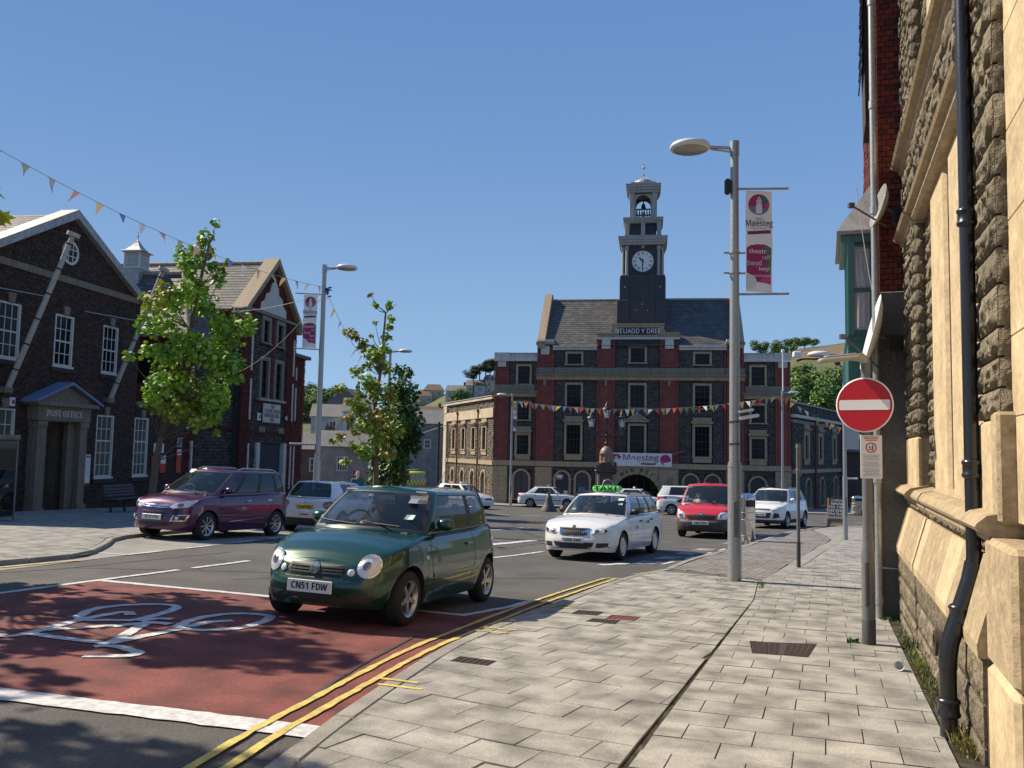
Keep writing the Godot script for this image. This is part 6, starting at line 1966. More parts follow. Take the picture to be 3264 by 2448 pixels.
func make_car(s: Dictionary) -> Node3D:
	var o:=thing(s.called,s.label,s.category,Vector3.ZERO,0.0,s.get("group",""))
	var sh:=Shell.new()
	var dense:=[]
	var cp: Array = s.plan
	for i in cp.size() - 1:
		var p0: Vector2 = cp[maxi(i - 1,0)]; var p1: Vector2 = cp[i]; var p2: Vector2 = cp[i + 1]; var p3: Vector2 = cp[mini(i + 2,cp.size() - 1)]
		if i == 0: p0 = P2(p2.x,-p2.y)
		if i == cp.size() - 2: p3 = P2(p1.x,-p1.y)
		for k in 40: dense.append(p1.cubic_interpolate(p2,p0,p3,k / 40.0))
	dense.append(cp[-1])
	var zs:=[]
	for a in s.axles:
		for k in 15: zs.append(a + s.arch * cos(PI * k / 14.0))
	var pick:=[]
	var run:=0.0; var nxt:=0.0
	for i in dense.size():
		if i > 0: run += (dense[i] as Vector2).distance_to(dense[i - 1])
		var want: bool = run >= nxt or i == dense.size() - 1
		if i > 0:
			for z in zs:
				if dense[i].x <= z and dense[i - 1].x > z: want = true
		if want:
			pick.append(i)
			nxt = run + 0.065
	var bottom:=func(z: float) -> float:
		var y:=tab(s.bot,z)
		for a in s.axles:
			var k: float = absf(z - a)
			if k < s.arch: y = maxf(y,s.wr + sqrt(maxf(s.arch * s.arch - k * k,0.0)) - 0.0)
		return y
	var J:=12; var K:=7
	var g:=[]
	var inside: Array = s.cabin
	for i in pick:
		var p: Vector2 = dense[i]
		var t: Vector2 = ((dense[mini(i + 1,dense.size() - 1)] as Vector2) - (dense[maxi(i - 1,0)] as Vector2)).normalized()
		var n:=P2(t.y,-t.x)
		if p.y < 0.001: n = P2(signf(n.x),0)
		var wf:=maxf(0,n.x) ** 2; var wr:=maxf(0,-n.x) ** 2; var ws:=n.y ** 2
		var yb: float = bottom.call(p.x) if ws > 0.2 else tab(s.bot,p.x)
		var yt:=tab(s.top,p.x)
		var rows:=[]
		for j in J + 1:
			var y:=lerpf(yb,yt,float(j) / J)
			var ins:=wf * tab(s.ins_front,y) + wr * tab(s.ins_rear,y) + ws * tab(s.ins_side,y)
			if j == J: ins += 0.02
			rows.append(P3(maxf(p.y - n.y * ins,0.0),y,p.x - n.x * ins))
		sh.cols.append([rows,n,p.x,p.y])
		var full:=rows.duplicate()
		var top: Vector3 = rows[J]
		var cr:=tab(s.crown,p.x)
		var cab: bool = p.x < inside[0] and p.x > inside[1]
		for k in range(1,K + 1):
			var f:=1.0 - float(k) / K
			full.append(P3(top.x * f,top.y + (cr * (1.0 - f * f) if not cab else -0.16 * minf(1.0,k * 0.5)),top.z))
		g.append(full)
	var body:=nb(); var lower:=nb(); var tub:=nb()
	var trim: float = s.get("trim_y",-1.0)
	grid_mesh([],g,func(i,j):
		if j >= J and g[i][0].z < inside[0] and g[i + 1][0].z > inside[1] - 0.2: return tub if sh.cols[i][2] < inside[0] and sh.cols[i + 1][2] > inside[1] else body
		if j < J and trim > 0.0 and g[i][j].y < trim: return lower
		return body)
	part("body",body,M[s.paint],o)
	if lower.v.size() > 0: part("bumper_cladding",lower,M.bumper_grey,o)
	var und:=nb()
	for i in g.size() - 1:
		var a: Vector3 = g[i][0]; var b: Vector3 = g[i + 1][0]
		var a2:=P3(maxf(a.x - 0.24,0),a.y + 0.02,a.z); var b2:=P3(maxf(b.x - 0.24,0),b.y + 0.02,b.z)
		for fl in [1.0,-1.0]:
			var m:=P3(fl,1,1)
			und.quad(a * m,b * m,b2 * m,a2 * m)
	und.box(P3(-s.half + 0.2,0.2,s.axles[1] - 0.45),P3(s.half - 0.2,s.top[1][1] * 0.72,s.axles[0] + 0.4))
	part("underbody",und,M.rim_dark,o)
	var G: Dictionary = s.glass
	var colsB:=[]; var colsT:=[]; var kinds:=[]
	var nw:=8
	var cuts:=[0.0]
	for w in G.windows: cuts.append_array([w[0],w[0] + 0.012,w[1] - 0.012,w[1]])
	cuts.append(1.0)
	var fr:=[]
	for k in cuts.size() - 1:
		var nsub:=maxi(1,int((cuts[k + 1] - cuts[k]) / 0.08))
		for q in nsub: fr.append(lerpf(cuts[k],cuts[k + 1],float(q) / nsub))
	fr.append(1.0)
	var deck:=func(x: float,z: float) -> float:
		var e:=sh.side_x(z,tab(s.top,z)).x
		return tab(s.top,z) + tab(s.crown,z) * maxf(0.0,1.0 - (x / maxf(e,0.1)) ** 2)
	var wf:=[0.0,0.14,0.3,0.45,0.6,0.75,0.9,0.95,1.0]
	for k in nw + 1:
		var f: float = wf[k]
		var xb: float = G.base_w * f; var zb:=lerpf(G.cowl[0],G.cowl[1],f * f)
		colsB.append(P3(xb,deck.call(xb,zb) + 0.004,zb)); colsT.append(P3(G.top_w * f,G.top_y + 0.02 * (1 - f * f),lerpf(G.roof[0],G.roof[1],f * f)))
		if k < nw: kinds.append("screen" if k < 6 else "screen_trim" if k == 6 else "pillar")
	for k in range(1,fr.size()):
		var f: float = fr[k]
		kinds.append(side_kind(G.windows,(fr[k - 1] + f) / 2))
		var zb:=lerpf(G.cowl[1],G.tail[0],f); var zt:=lerpf(G.roof[1],G.roof[2],f)
		var xb: float = minf(G.base_w,sh.side_x(zb,tab(s.top,zb)).x - 0.015)
		colsB.append(P3(xb,tab(s.top,zb) + 0.006,zb))
		colsT.append(P3(G.top_w * (1.0 - 0.06 * f * f),G.top_y - G.get("drop",0.0) * f * f,zt))
	var last:=colsB.size() - 1
	for k in range(1,nw + 1):
		var f: float = [1.0,0.93,0.86,0.7,0.55,0.4,0.25,0.12,0.0][k]
		kinds.append("pillar" if k == 1 else "back_trim" if k == 2 else "back")
		var xb: float = colsB[last].x * f; var zb:=lerpf(G.tail[1],G.tail[0],f * f)
		colsB.append(P3(xb,colsB[last].y + 0.01,zb)); colsT.append(P3(colsT[last].x * f,colsT[last].y + 0.02 * (1 - f * f),lerpf(G.roof[3],G.roof[2],f * f)))
	var vr:=[0.0,0.05,0.09,0.28,0.46,0.64,0.82,0.9,0.93,1.0]
	if G.has("rows"): vr = G.rows
	var gg:=[]
	for i in colsB.size():
		var row:=[]
		for v in vr:
			var p: Vector3 = colsB[i].lerp(colsT[i],v)
			var bw: float = 0.035 * sin(PI * v)
			p.x += bw * (p.x / maxf(G.base_w,0.1))
			if i <= nw: p.z += bw * 0.8 * (1 - float(i) / nw) + bw * 0.4
			row.append(p)
		var t: Vector3 = row[-1]
		for k in range(1,7):
			var f:=1.0 - k / 6.0
			row.append(P3(t.x * f,t.y + G.crown * (1 - f * f) * (0.35 if i < 2 or i > colsB.size() - 3 else 0.75 if i < nw or i > colsB.size() - nw else 1.0),t.z))
		gg.append(row)
	var roof:=nb(); var seal:=nb(); var screen:=nb(); var back:=nb(); var sides:={}
	var g0:=2; var g1:=7
	for w in G.windows.size(): sides[w] = nb()
	grid_mesh([],gg,func(i,j):
		var k: String = kinds[i]
		if j >= vr.size() - 1 or k == "pillar": return roof
		var edge: bool = j < g0 or j >= g1
		var solid: bool = j < 1 or j > 7
		if k == "pillar_black": return seal if not solid else roof
		if k == "screen": return screen if not edge else (seal if not solid else roof)
		if k == "back": return back if not edge else (seal if not solid else roof)
		if k.ends_with("trim"): return seal if not solid else roof
		return null if not edge else (seal if not solid else roof))
	part("roof",roof,M[s.paint],o)
	part("window_seal",seal,M.black_plastic,o)
	part("windscreen",screen,M[G.get("glass","car_glass")],o)
	part("rear_window",back,M[G.get("side_glass","dark_car_glass")],o)
	for w in G.windows.size():
		for sd in [1.0,-1.0]:
			var mb:=nb()
			grid_mesh([],gg,func(i,j): return mb if kinds[i] == "win%d" % w and j >= g0 and j < g1 else null,false)
			if sd < 0:
				var q:=nb()
				for k in range(0,mb.v.size(),3):
					for e in [0,2,1]:
						q.v.append(mb.v[k + e] * P3(-1,1,1)); q.n.append(mb.n[k + e] * P3(-1,1,1))
				mb = q
			part("side_window",mb,M[G.get("side_glass","car_glass") if w > 0 else G.get("door_glass","car_glass")],o)
	if tub.v.size() > 0: part("cabin_floor",tub,M.interior,o)
	var belt:=tab(s.top,0.0)
	bb("dashboard",M.interior,o,P3(0,belt - 0.06,G.cowl[1] - 0.05),P3(G.base_w * 1.7,0.14,0.5),0.05)
	for sx in [-1.0,1.0]:
		for row in [0.18,-0.72]:
			var se:=nb()
			se.bbox(P3(sx * 0.36,belt + 0.02,G.seat + row - 0.22),P3(0.46,0.5,0.13),0.05)
			if row > 0: se.bbox(P3(sx * 0.36,belt + 0.38,G.seat + row - 0.25),P3(0.26,0.17,0.09),0.04)
			part("seat",se,M.seat_cloth,o)
	var sw:=nb()
	var ring:=[]
	for k in 21:
		var a:=TAU * k / 20
		ring.append(P3(-0.36 + cos(a) * 0.18,belt + 0.04 + sin(a) * 0.16,G.cowl[1] - 0.36 - sin(a) * 0.09))
	sw.tube(ring,0.014,6,false)
	sw.cbox(P3(-0.36,belt + 0.02,G.cowl[1] - 0.35),P3(0.32,0.05,0.03))
	part("steering_wheel",sw,M.black_plastic,o)
	if s.get("mirror",true):
		bb("rear_view_mirror",M.grey_print,o,P3(0.0,G.top_y - 0.09,G.roof[0] - 0.06),P3(0.24,0.07,0.03),0.012)
		for sx in [-1.0,1.0]:
			var wm:=nb()
			var mz: float = G.cowl[1] - 0.3
			var mx: float = sh.side_x(mz,belt).x
			wm.ball(P3(sx * (mx + 0.09),belt + 0.1,mz),P3(0.11,0.075,0.07),14,8)
			wm.bbox(P3(sx * (mx - 0.0),belt + 0.04,mz),P3(0.1,0.04,0.05),0.01)
			var w2:=part("wing_mirror",wm,M[s.get("mirror_paint",s.paint)],o)
			var mg:=nb()
			mg.ball(P3(sx * (mx + 0.09),belt + 0.1,mz - 0.05),P3(0.09,0.058,0.025),12,6)
			part("mirror_glass",mg,M.chrome,w2)
	for a in s.axles:
		for sx in [-1.0,1.0]: wheel(o,sx * (s.half - s.tyre_w / 2 - 0.025),a,s.wr,s.tyre_w,s.spokes,s.rims)
	var hd: Vector2 = s.head.normalized()
	var P:=P2(s.x,s.d)
	var fw:=(at(P.x + hd.x * 0.5,P.y + hd.y * 0.5) - at(P.x - hd.x * 0.5,P.y - hd.y * 0.5)).normalized()
	var lf:=(at(P.x - hd.y * 0.5,P.y + hd.x * 0.5) - at(P.x + hd.y * 0.5,P.y - hd.x * 0.5)).normalized()
	var upv:=fw.cross(lf).normalized()
	o.transform = X3(Basis(upv.cross(fw).normalized(),upv,fw).scaled_local(Vector3.ONE * s.get("scale",1.0)),at(P.x,P.y,s.get("lift",0.0)))
	s.shell = sh
	return o
func side_kind(windows: Array,f: float) -> String:
	for w in windows.size():
		if f > windows[w][0] + 0.012 and f < windows[w][1] - 0.012: return "win%d" % w
		if f > windows[w][0] and f < windows[w][1]: return "side_trim"
	if f > windows[0][0] and f < windows[-1][1]: return "pillar_black"
	return "pillar"
func wipers(o: Node3D,z: float,y: float,n:=2):
	for k in n:
		var w:=nb()
		var x0: float = [-0.05,0.5][k]
		w.tube([P3(x0,y,z),P3(x0 - 0.3,y + 0.015,z - 0.03),P3(x0 - 0.52,y + 0.03,z - 0.1)],0.011,5)
		part("wiper",w,M.black_plastic,o)
func handles(o: Node3D,sh: Shell,spots: Array,m: String):
	for p in spots:
		for sx in [-1.0,1.0]:
			var h:=nb()
			var q:=sh.side_x(p[0],p[1])
			h.bbox(P3(sx * (q.x + 0.012),p[1],p[0]),P3(0.03,0.035,0.19),0.012)
			part("door_handle",h,M[m],o)
func rails(o: Node3D,x: float,y: float,z0: float,z1: float,m: String):
	for sx in [-1.0,1.0]:
		var r:=nb()
		var pts:=[]
		for k in 9:
			var f:=k / 8.0
			pts.append(P3(sx * x,y + 0.055 * (1.0 if k > 0 and k < 8 else 0.0),lerpf(z0,z1,f)))
		r.tube(pts,0.018,8)
		part("roof_rail",r,M[m],o)
func std_plan(f: float,r: float,W: float,nose:=1.0) -> Array:
	return [P2(f,0),P2(f - 0.015,W * 0.3),P2(f - 0.06 * nose,W * 0.58),P2(f - 0.17 * nose,W * 0.8),P2(f - 0.38 * nose,W * 0.94),P2(f - 0.75,W * 0.99),P2(0.2,W),P2(r + 0.8,W),P2(r + 0.38,W * 0.965),P2(r + 0.16,W * 0.86),P2(r + 0.05,W * 0.62),P2(r + 0.012,W * 0.32),P2(r,0)]
func build_cars():
	build_green_car()
	build_taxi()
	build_purple_car()
	build_white_hatch()
	build_red_van()
	build_suv()
	build_far_cars()
func build_green_car():
	var s:={"called": "green_hatchback","label": "small dark green three door hatchback driving towards the viewer","category": "car","x": -1.5,"d": 11.3,"head": P2(-0.33,-0.944),"scale": 1.06,
		"paint": "paint_green","half": 0.82,"axles": [1.17,-1.15],"arch": 0.345,"wr": 0.29,"tyre_w": 0.185,"spokes": 5,"rims": "five",
		"plan": std_plan(1.87,-1.7,0.82,1.25),
		"top": [[-1.7,1.0],[-1.2,0.985],[-0.3,0.955],[0.35,0.94],[0.8,0.93],[1.1,0.885],[1.4,0.81],[1.65,0.735],[1.87,0.66]],
		"bot": [[-1.7,0.3],[-1.4,0.24],[-0.8,0.2],[0.8,0.19],[1.5,0.2],[1.87,0.22]],
		"ins_front": [[0.2,0.07],[0.3,0.015],[0.44,0.0],[0.5,0.02],[0.515,0.045],[0.6,0.075],[0.7,0.13],[0.8,0.2]],
		"ins_side": [[0.2,0.06],[0.32,0.02],[0.5,0.0],[0.62,0.0],[0.8,0.02],[0.9,0.05],[1.0,0.075]],
		"ins_rear": [[0.25,0.05],[0.4,0.0],[0.58,0.0],[0.62,0.04],[0.8,0.05],[1.0,0.07]],
		"crown": [[-1.7,0.0],[0.6,0.02],[0.95,0.06],[1.4,0.062],[1.75,0.035],[1.87,0.015]],"cabin": [0.62,-1.5],
		"glass": {"cowl": [1.0,0.72],"base_w": 0.735,"top_w": 0.575,"top_y": 1.415,"crown": 0.045,"roof": [0.4,0.2,-1.3,-1.38],"tail": [-1.48,-1.62],"windows": [[0.05,0.56],[0.615,0.9]],"seat": -0.35,"side_glass": "car_glass"}}
	var o:=make_car(s)
	var sh: Shell = s.shell
	for k in [1.0,-1.0]:
		var f:=func(l: Array) -> Array: return l if k > 0 else mir(l)
		var h:=patch(o,sh,"headlight","F",f.call(oval(0.555,0.645,0.104,0.115)),"lens",0.012,0.022)
		patch(h,sh,"lamp_ring","F",f.call(oval(0.555,0.645,0.111,0.121)),"chrome",0.008)
		patch(h,sh,"bulb_bowl","F",f.call(oval(0.548,0.65,0.04,0.045)),"lens_dark",0.036,0.004)
		patch(o,sh,"fog_lamp","F",f.call(oval(0.4,0.575,0.036,0.036)),"lens",0.01,0.01)
		patch(o,sh,"side_repeater","L" if k > 0 else "X",rect(0.78,0.83,0.68,0.715),"lens",0.008)
	patch(o,sh,"grille","F",[P2(-0.33,0.645),P2(-0.34,0.575),P2(-0.3,0.53),P2(0.3,0.53),P2(0.34,0.575),P2(0.33,0.645)],"black_plastic",0.006)
	for y in [0.555,0.585,0.615]: patch(o,sh,"grille_bar","F",rect(-0.31,0.31,y - 0.005,y + 0.005),"bumper_grey",0.013)
	var em:=patch(o,sh,"badge","F",oval(0,0.6,0.058,0.058,24),"chrome",0.022)
	patch(em,sh,"badge_field","F",oval(0,0.6,0.048,0.048,24),"navy_print",0.0245)
	for e in [[-0.024,0.64,-0.006,0.604],[0.024,0.64,0.006,0.604],[-0.042,0.618,-0.022,0.562],[0.042,0.618,0.022,0.562],[-0.022,0.562,0.0,0.6],[0.022,0.562,0.0,0.6]]:
		var a:=P2(e[0],e[1]); var b:=P2(e[2],e[3]); var t:=(b - a).normalized().orthogonal() * 0.005
		patch(em,sh,"badge_stroke","F",[a - t,a + t,b + t,b - t],"chrome",0.0275)
	for e in [[-0.28,0.28],[-0.62,-0.34],[0.34,0.62]]: patch(o,sh,"lower_intake","F",rect(e[0],e[1],0.25,0.345),"black_plastic",0.005)
	patch(o,sh,"bumper_line","F",rect(-0.66,0.66,0.503,0.512),"black_plastic",0.003)
	number_plate(o,sh,"F",0.42,"CN51 FDW",0.52,0.125)
	seam(o,sh,[P2(0.68,0.94),P2(0.7,0.75),P2(0.62,0.4),P2(0.58,0.27),P2(-0.45,0.27),P2(-0.62,0.6),P2(-0.58,0.96)])
	seam(o,sh,[P2(1.5,0.76),P2(1.1,0.85),P2(0.78,0.91)],0.006)
	for k in ["L","X"]: patch(o,sh,"rubbing_strip",k,rect(-0.6,0.62,0.475,0.505),"paint_green",0.012)
	handles(o,sh,[[-0.42,0.8]],"paint_green")
	wipers(o,0.93,1.02)
	var an:=nb()
	an.tube([P3(0,1.46,-1.15),P3(0.02,1.78,-1.45)],[0.006,0.003],5)
	part("aerial",an,M.black_plastic,o)
	for e in [[0.5,1.12,0.685],[0.46,1.3,0.52]]:
		var st:=nb()
		st.xf = X3(Basis(P3(1,0,0),-0.98),P3(e[0],e[1],e[2]))
		st.cbox(Vector3.ZERO,P3(0.11,0.09,0.003))
		part("windscreen_sticker",st,M.mint_paper if e[1] < 1.2 else M.slate_print,o)
	for x in [-0.33,0.33]:
		bb("sun_visor",M.grey_print,o,P3(x,1.385,0.33),P3(0.42,0.05,0.02),0.008)
	seated_person("person","older man in dark jacket driving the green hatchback, hands on wheel",o,P3(-0.34,0.93,-0.15),"hair_grey")
func build_taxi():
	var s:={"called": "taxi_estate","label": "white estate taxi with bright green roof sign","category": "taxi","x": 2.33,"d": 20.9,"head": P2(-0.427,-0.904),
		"paint": "paint_white","half": 0.885,"axles": [1.29,-1.29],"arch": 0.355,"wr": 0.315,"tyre_w": 0.195,"spokes": 9,"rims": "steel",
		"plan": std_plan(2.2,-2.35,0.885,1.1),
		"top": [[-2.35,1.02],[-1.6,1.0],[-0.4,0.965],[0.6,0.94],[0.95,0.93],[1.4,0.87],[1.85,0.79],[2.2,0.68]],
		"bot": [[-2.35,0.32],[-1.9,0.24],[-0.8,0.21],[1.0,0.2],[1.9,0.2],[2.2,0.22]],
		"ins_front": [[0.2,0.06],[0.3,0.01],[0.45,0.0],[0.53,0.03],[0.6,0.05],[0.7,0.09],[0.82,0.16]],
		"ins_side": [[0.2,0.05],[0.35,0.01],[0.55,0.0],[0.75,0.012],[0.9,0.045],[1.0,0.07]],
		"ins_rear": [[0.25,0.05],[0.4,0.0],[0.6,0.0],[0.65,0.03],[1.02,0.06]],
		"crown": [[-2.35,0.0],[0.7,0.02],[1.1,0.07],[1.8,0.08],[2.2,0.03]],"cabin": [0.75,-2.1],
		"glass": {"cowl": [1.12,0.82],"base_w": 0.79,"top_w": 0.6,"top_y": 1.43,"crown": 0.045,"roof": [0.45,0.22,-1.85,-1.95],"tail": [-2.1,-2.24],"windows": [[0.07,0.34],[0.365,0.62],[0.66,0.92]],"seat": -0.3,"side_glass": "car_glass"},"mirror_paint": "black_plastic"}
	var o:=make_car(s)
	var sh: Shell = s.shell
	for k in [1.0,-1.0]:
		var f:=func(l: Array) -> Array: return l if k > 0 else mir(l)
		var h:=patch(o,sh,"headlight","F",f.call([P2(0.4,0.6),P2(0.52,0.575),P2(0.74,0.6),P2(0.82,0.68),P2(0.8,0.735),P2(0.6,0.735),P2(0.43,0.69)]),"lens",0.01,0.02)
		patch(h,sh,"bulb_bowl","F",f.call(oval(0.52,0.65,0.05,0.045)),"lens_dark",0.034,0.004)
		patch(h,sh,"bulb_bowl","F",f.call(oval(0.67,0.665,0.05,0.045)),"chrome",0.034,0.004)
		patch(o,sh,"fog_intake","F",f.call([P2(0.5,0.3),P2(0.76,0.3),P2(0.74,0.41),P2(0.52,0.4)]),"black_plastic",0.004)
		patch(o,sh,"tail_light","R",f.call(rect(0.6,0.82,0.7,0.98)),"tail_red",0.008)
	patch(o,sh,"grille_frame","F",[P2(-0.36,0.72),P2(-0.33,0.575),P2(-0.26,0.54),P2(0.26,0.54),P2(0.33,0.575),P2(0.36,0.72)],"chrome",0.008)
	patch(o,sh,"grille","F",[P2(-0.335,0.7),P2(-0.31,0.585),P2(-0.25,0.555),P2(0.25,0.555),P2(0.31,0.585),P2(0.335,0.7)],"black_plastic",0.013)
	for k in 13: patch(o,sh,"grille_slat","F",rect(-0.29 + k * 0.048,-0.278 + k * 0.048,0.565,0.695),"bumper_grey",0.019)
	patch(o,sh,"badge","F",oval(0,0.735,0.042,0.042,20),"chrome",0.02)
	patch(o,sh,"lower_intake","F",[P2(-0.47,0.41),P2(-0.4,0.27),P2(0.4,0.27),P2(0.47,0.41)],"black_plastic",0.004)
	for y in [0.31,0.35,0.385]: patch(o,sh,"intake_bar","F",rect(-0.4,0.4,y - 0.006,y + 0.006),"bumper_grey",0.01)
	number_plate(o,sh,"F",0.455,"CV59 OWZ")
	seam(o,sh,[P2(0.82,0.93),P2(0.84,0.6),P2(0.72,0.3),P2(-0.2,0.28),P2(-0.22,0.96)])
	seam(o,sh,[P2(-0.2,0.28),P2(-0.8,0.28),P2(-0.98,0.6),P2(-1.15,0.98)])
	for k in ["L","X"]: patch(o,sh,"rubbing_strip",k,rect(-0.9,0.8,0.52,0.55),"paint_white",0.012)
	handles(o,sh,[[-0.05,0.83],[-0.95,0.85]],"black_plastic")
	wipers(o,1.05,1.0)
	rails(o,0.56,1.45,0.05,-1.8,"black_plastic")
	var sg:=nb()
	sg.bbox(P3(0,0,0),P3(0.72,0.15,0.22),0.05)
	var rs:=part("roof_sign",sg,M.taxi_green,o)
	rs.position = P3(0,1.57,-0.1)
	lettering("TAXI",0.17,M.black_print,rs,P3(0,0.0,0.112),Basis.IDENTITY,"Droid Sans",700,1.6)
	for e in [["58",0.1,P3(0.905,0.7,0.35)],["TAXI",0.09,P3(0.9,0.8,-0.55)]]:
		lettering(e[0],e[1],M.black_print,o,e[2],Basis(Vector3.UP,PI / 2),"Droid Sans",700)
	for e in [[0.55,1.3,0.42,0.14,0.09],[0.56,1.19,0.52,0.1,0.06],[-0.52,1.06,0.72,0.1,0.07]]:
		var st:=nb()
		st.xf = X3(Basis(P3(1,0,0),-0.93),P3(e[0],e[1] + 0.03,e[2] + 0.07))
		st.cbox(Vector3.ZERO,P3(e[3],e[4],0.003))
		part("windscreen_sticker",st,M.mint_paper,o)
	seated_person("person","driver in dark clothes at the wheel of the estate taxi",o,P3(-0.36,0.92,-0.1),"cloth_dark")
func build_purple_car():
	var s:={"called": "purple_people_carrier","label": "parked purple compact people carrier with roof rails","category": "car","x": -7.3,"d": 21.45,"head": P2(-0.348,-0.937),"scale": 1.03,
		"paint": "paint_purple","half": 0.865,"axles": [1.27,-1.27],"arch": 0.365,"wr": 0.318,"tyre_w": 0.2,"spokes": 8,"rims": "twin",
		"plan": std_plan(2.07,-1.98,0.865,1.15),
		"top": [[-1.98,1.1],[-1.2,1.06],[-0.3,1.02],[0.6,1.0],[1.0,0.99],[1.35,0.94],[1.7,0.87],[2.07,0.74]],
		"bot": [[-1.98,0.32],[-1.7,0.24],[-0.8,0.2],[1.0,0.19],[1.75,0.21],[2.07,0.24]],
		"ins_front": [[0.2,0.08],[0.3,0.015],[0.48,0.0],[0.6,0.025],[0.75,0.07],[0.9,0.16]],
		"ins_side": [[0.2,0.05],[0.35,0.012],[0.55,0.0],[0.8,0.01],[1.0,0.05],[1.1,0.07]],
		"ins_rear": [[0.25,0.05],[0.4,0.0],[0.65,0.0],[0.7,0.02],[1.1,0.05]],
		"crown": [[-1.98,0.0],[0.7,0.02],[1.05,0.05],[1.7,0.08],[2.07,0.03]],"cabin": [0.85,-1.8],
		"glass": {"cowl": [1.35,0.98],"base_w": 0.79,"top_w": 0.62,"top_y": 1.565,"crown": 0.05,"roof": [0.42,0.15,-1.6,-1.72],"tail": [-1.8,-1.92],"windows": [[0.05,0.2],[0.235,0.52],[0.55,0.8],[0.83,0.96]],"seat": -0.3,"side_glass": "dark_car_glass","glass": "car_glass"},"mirror_paint": "paint_purple"}
	var o:=make_car(s)
	var sh: Shell = s.shell
	for k in [1.0,-1.0]:
		var f:=func(l: Array) -> Array: return l if k > 0 else mir(l)
		var h:=patch(o,sh,"headlight","F",f.call([P2(0.36,0.72),P2(0.46,0.69),P2(0.72,0.73),P2(0.83,0.84),P2(0.82,0.9),P2(0.62,0.85),P2(0.45,0.79)]),"lens",0.008,0.02)
		patch(h,sh,"bulb_bowl","F",f.call(oval(0.6,0.77,0.06,0.045)),"lens_dark",0.03,0.004)
		var fg:=patch(o,sh,"fog_lamp_surround","F",f.call([P2(0.44,0.42),P2(0.72,0.43),P2(0.76,0.57),P2(0.5,0.56)]),"chrome",0.01)
		patch(fg,sh,"fog_lamp_recess","F",f.call([P2(0.48,0.44),P2(0.7,0.45),P2(0.73,0.55),P2(0.52,0.54)]),"bumper_grey",0.014)
		patch(fg,sh,"fog_lamp","F",f.call(oval(0.58,0.495,0.035,0.035)),"lens",0.02)
		patch(o,sh,"tail_light","R",f.call(rect(0.62,0.8,0.75,1.05)),"tail_red",0.008)
		for e in [0.0,0.035]:
			patch(o,sh,"chevron","F",f.call([P2(0.0,0.715 + e),P2(0.0,0.735 + e),P2(0.12,0.71 + e),P2(0.38,0.735 + e),P2(0.38,0.717 + e),P2(0.12,0.69 + e)]),"chrome",0.012)
		patch(o,sh,"side_chrome","L" if k > 0 else "X",[P2(-0.75,0.47),P2(0.55,0.4),P2(0.55,0.415),P2(-0.75,0.49)],"chrome",0.008)
	patch(o,sh,"grille","F",[P2(-0.36,0.64),P2(-0.33,0.565),P2(0.33,0.565),P2(0.36,0.64)],"black_plastic",0.006)
	for k in 9: patch(o,sh,"grille_mesh","F",rect(-0.3 + k * 0.07,-0.26 + k * 0.07,0.59,0.62),"bumper_grey",0.011)
	patch(o,sh,"lower_intake","F",[P2(-0.42,0.4),P2(-0.36,0.31),P2(0.36,0.31),P2(0.42,0.4)],"black_plastic",0.006)
	number_plate(o,sh,"F",0.5,"CE15 FSU")
	seam(o,sh,[P2(0.82,1.0),P2(0.86,0.7),P2(0.78,0.3),P2(-0.28,0.28),P2(-0.3,1.0)])
	seam(o,sh,[P2(-0.28,0.28),P2(-0.8,0.28),P2(-0.95,0.6),P2(-1.1,1.04)])
	handles(o,sh,[[-0.12,0.87],[-0.95,0.9]],"chrome")
	wipers(o,1.22,1.06)
	rails(o,0.58,1.58,0.05,-1.5,"alu")
	var vz:=nb()
	vz.xf = X3(Basis(P3(1,0,0),-0.7),P3(-0.35,1.53,0.36))
	vz.cbox(Vector3.ZERO,P3(0.38,0.1,0.012))
	part("sun_visor",vz,M.mint_paper,o)
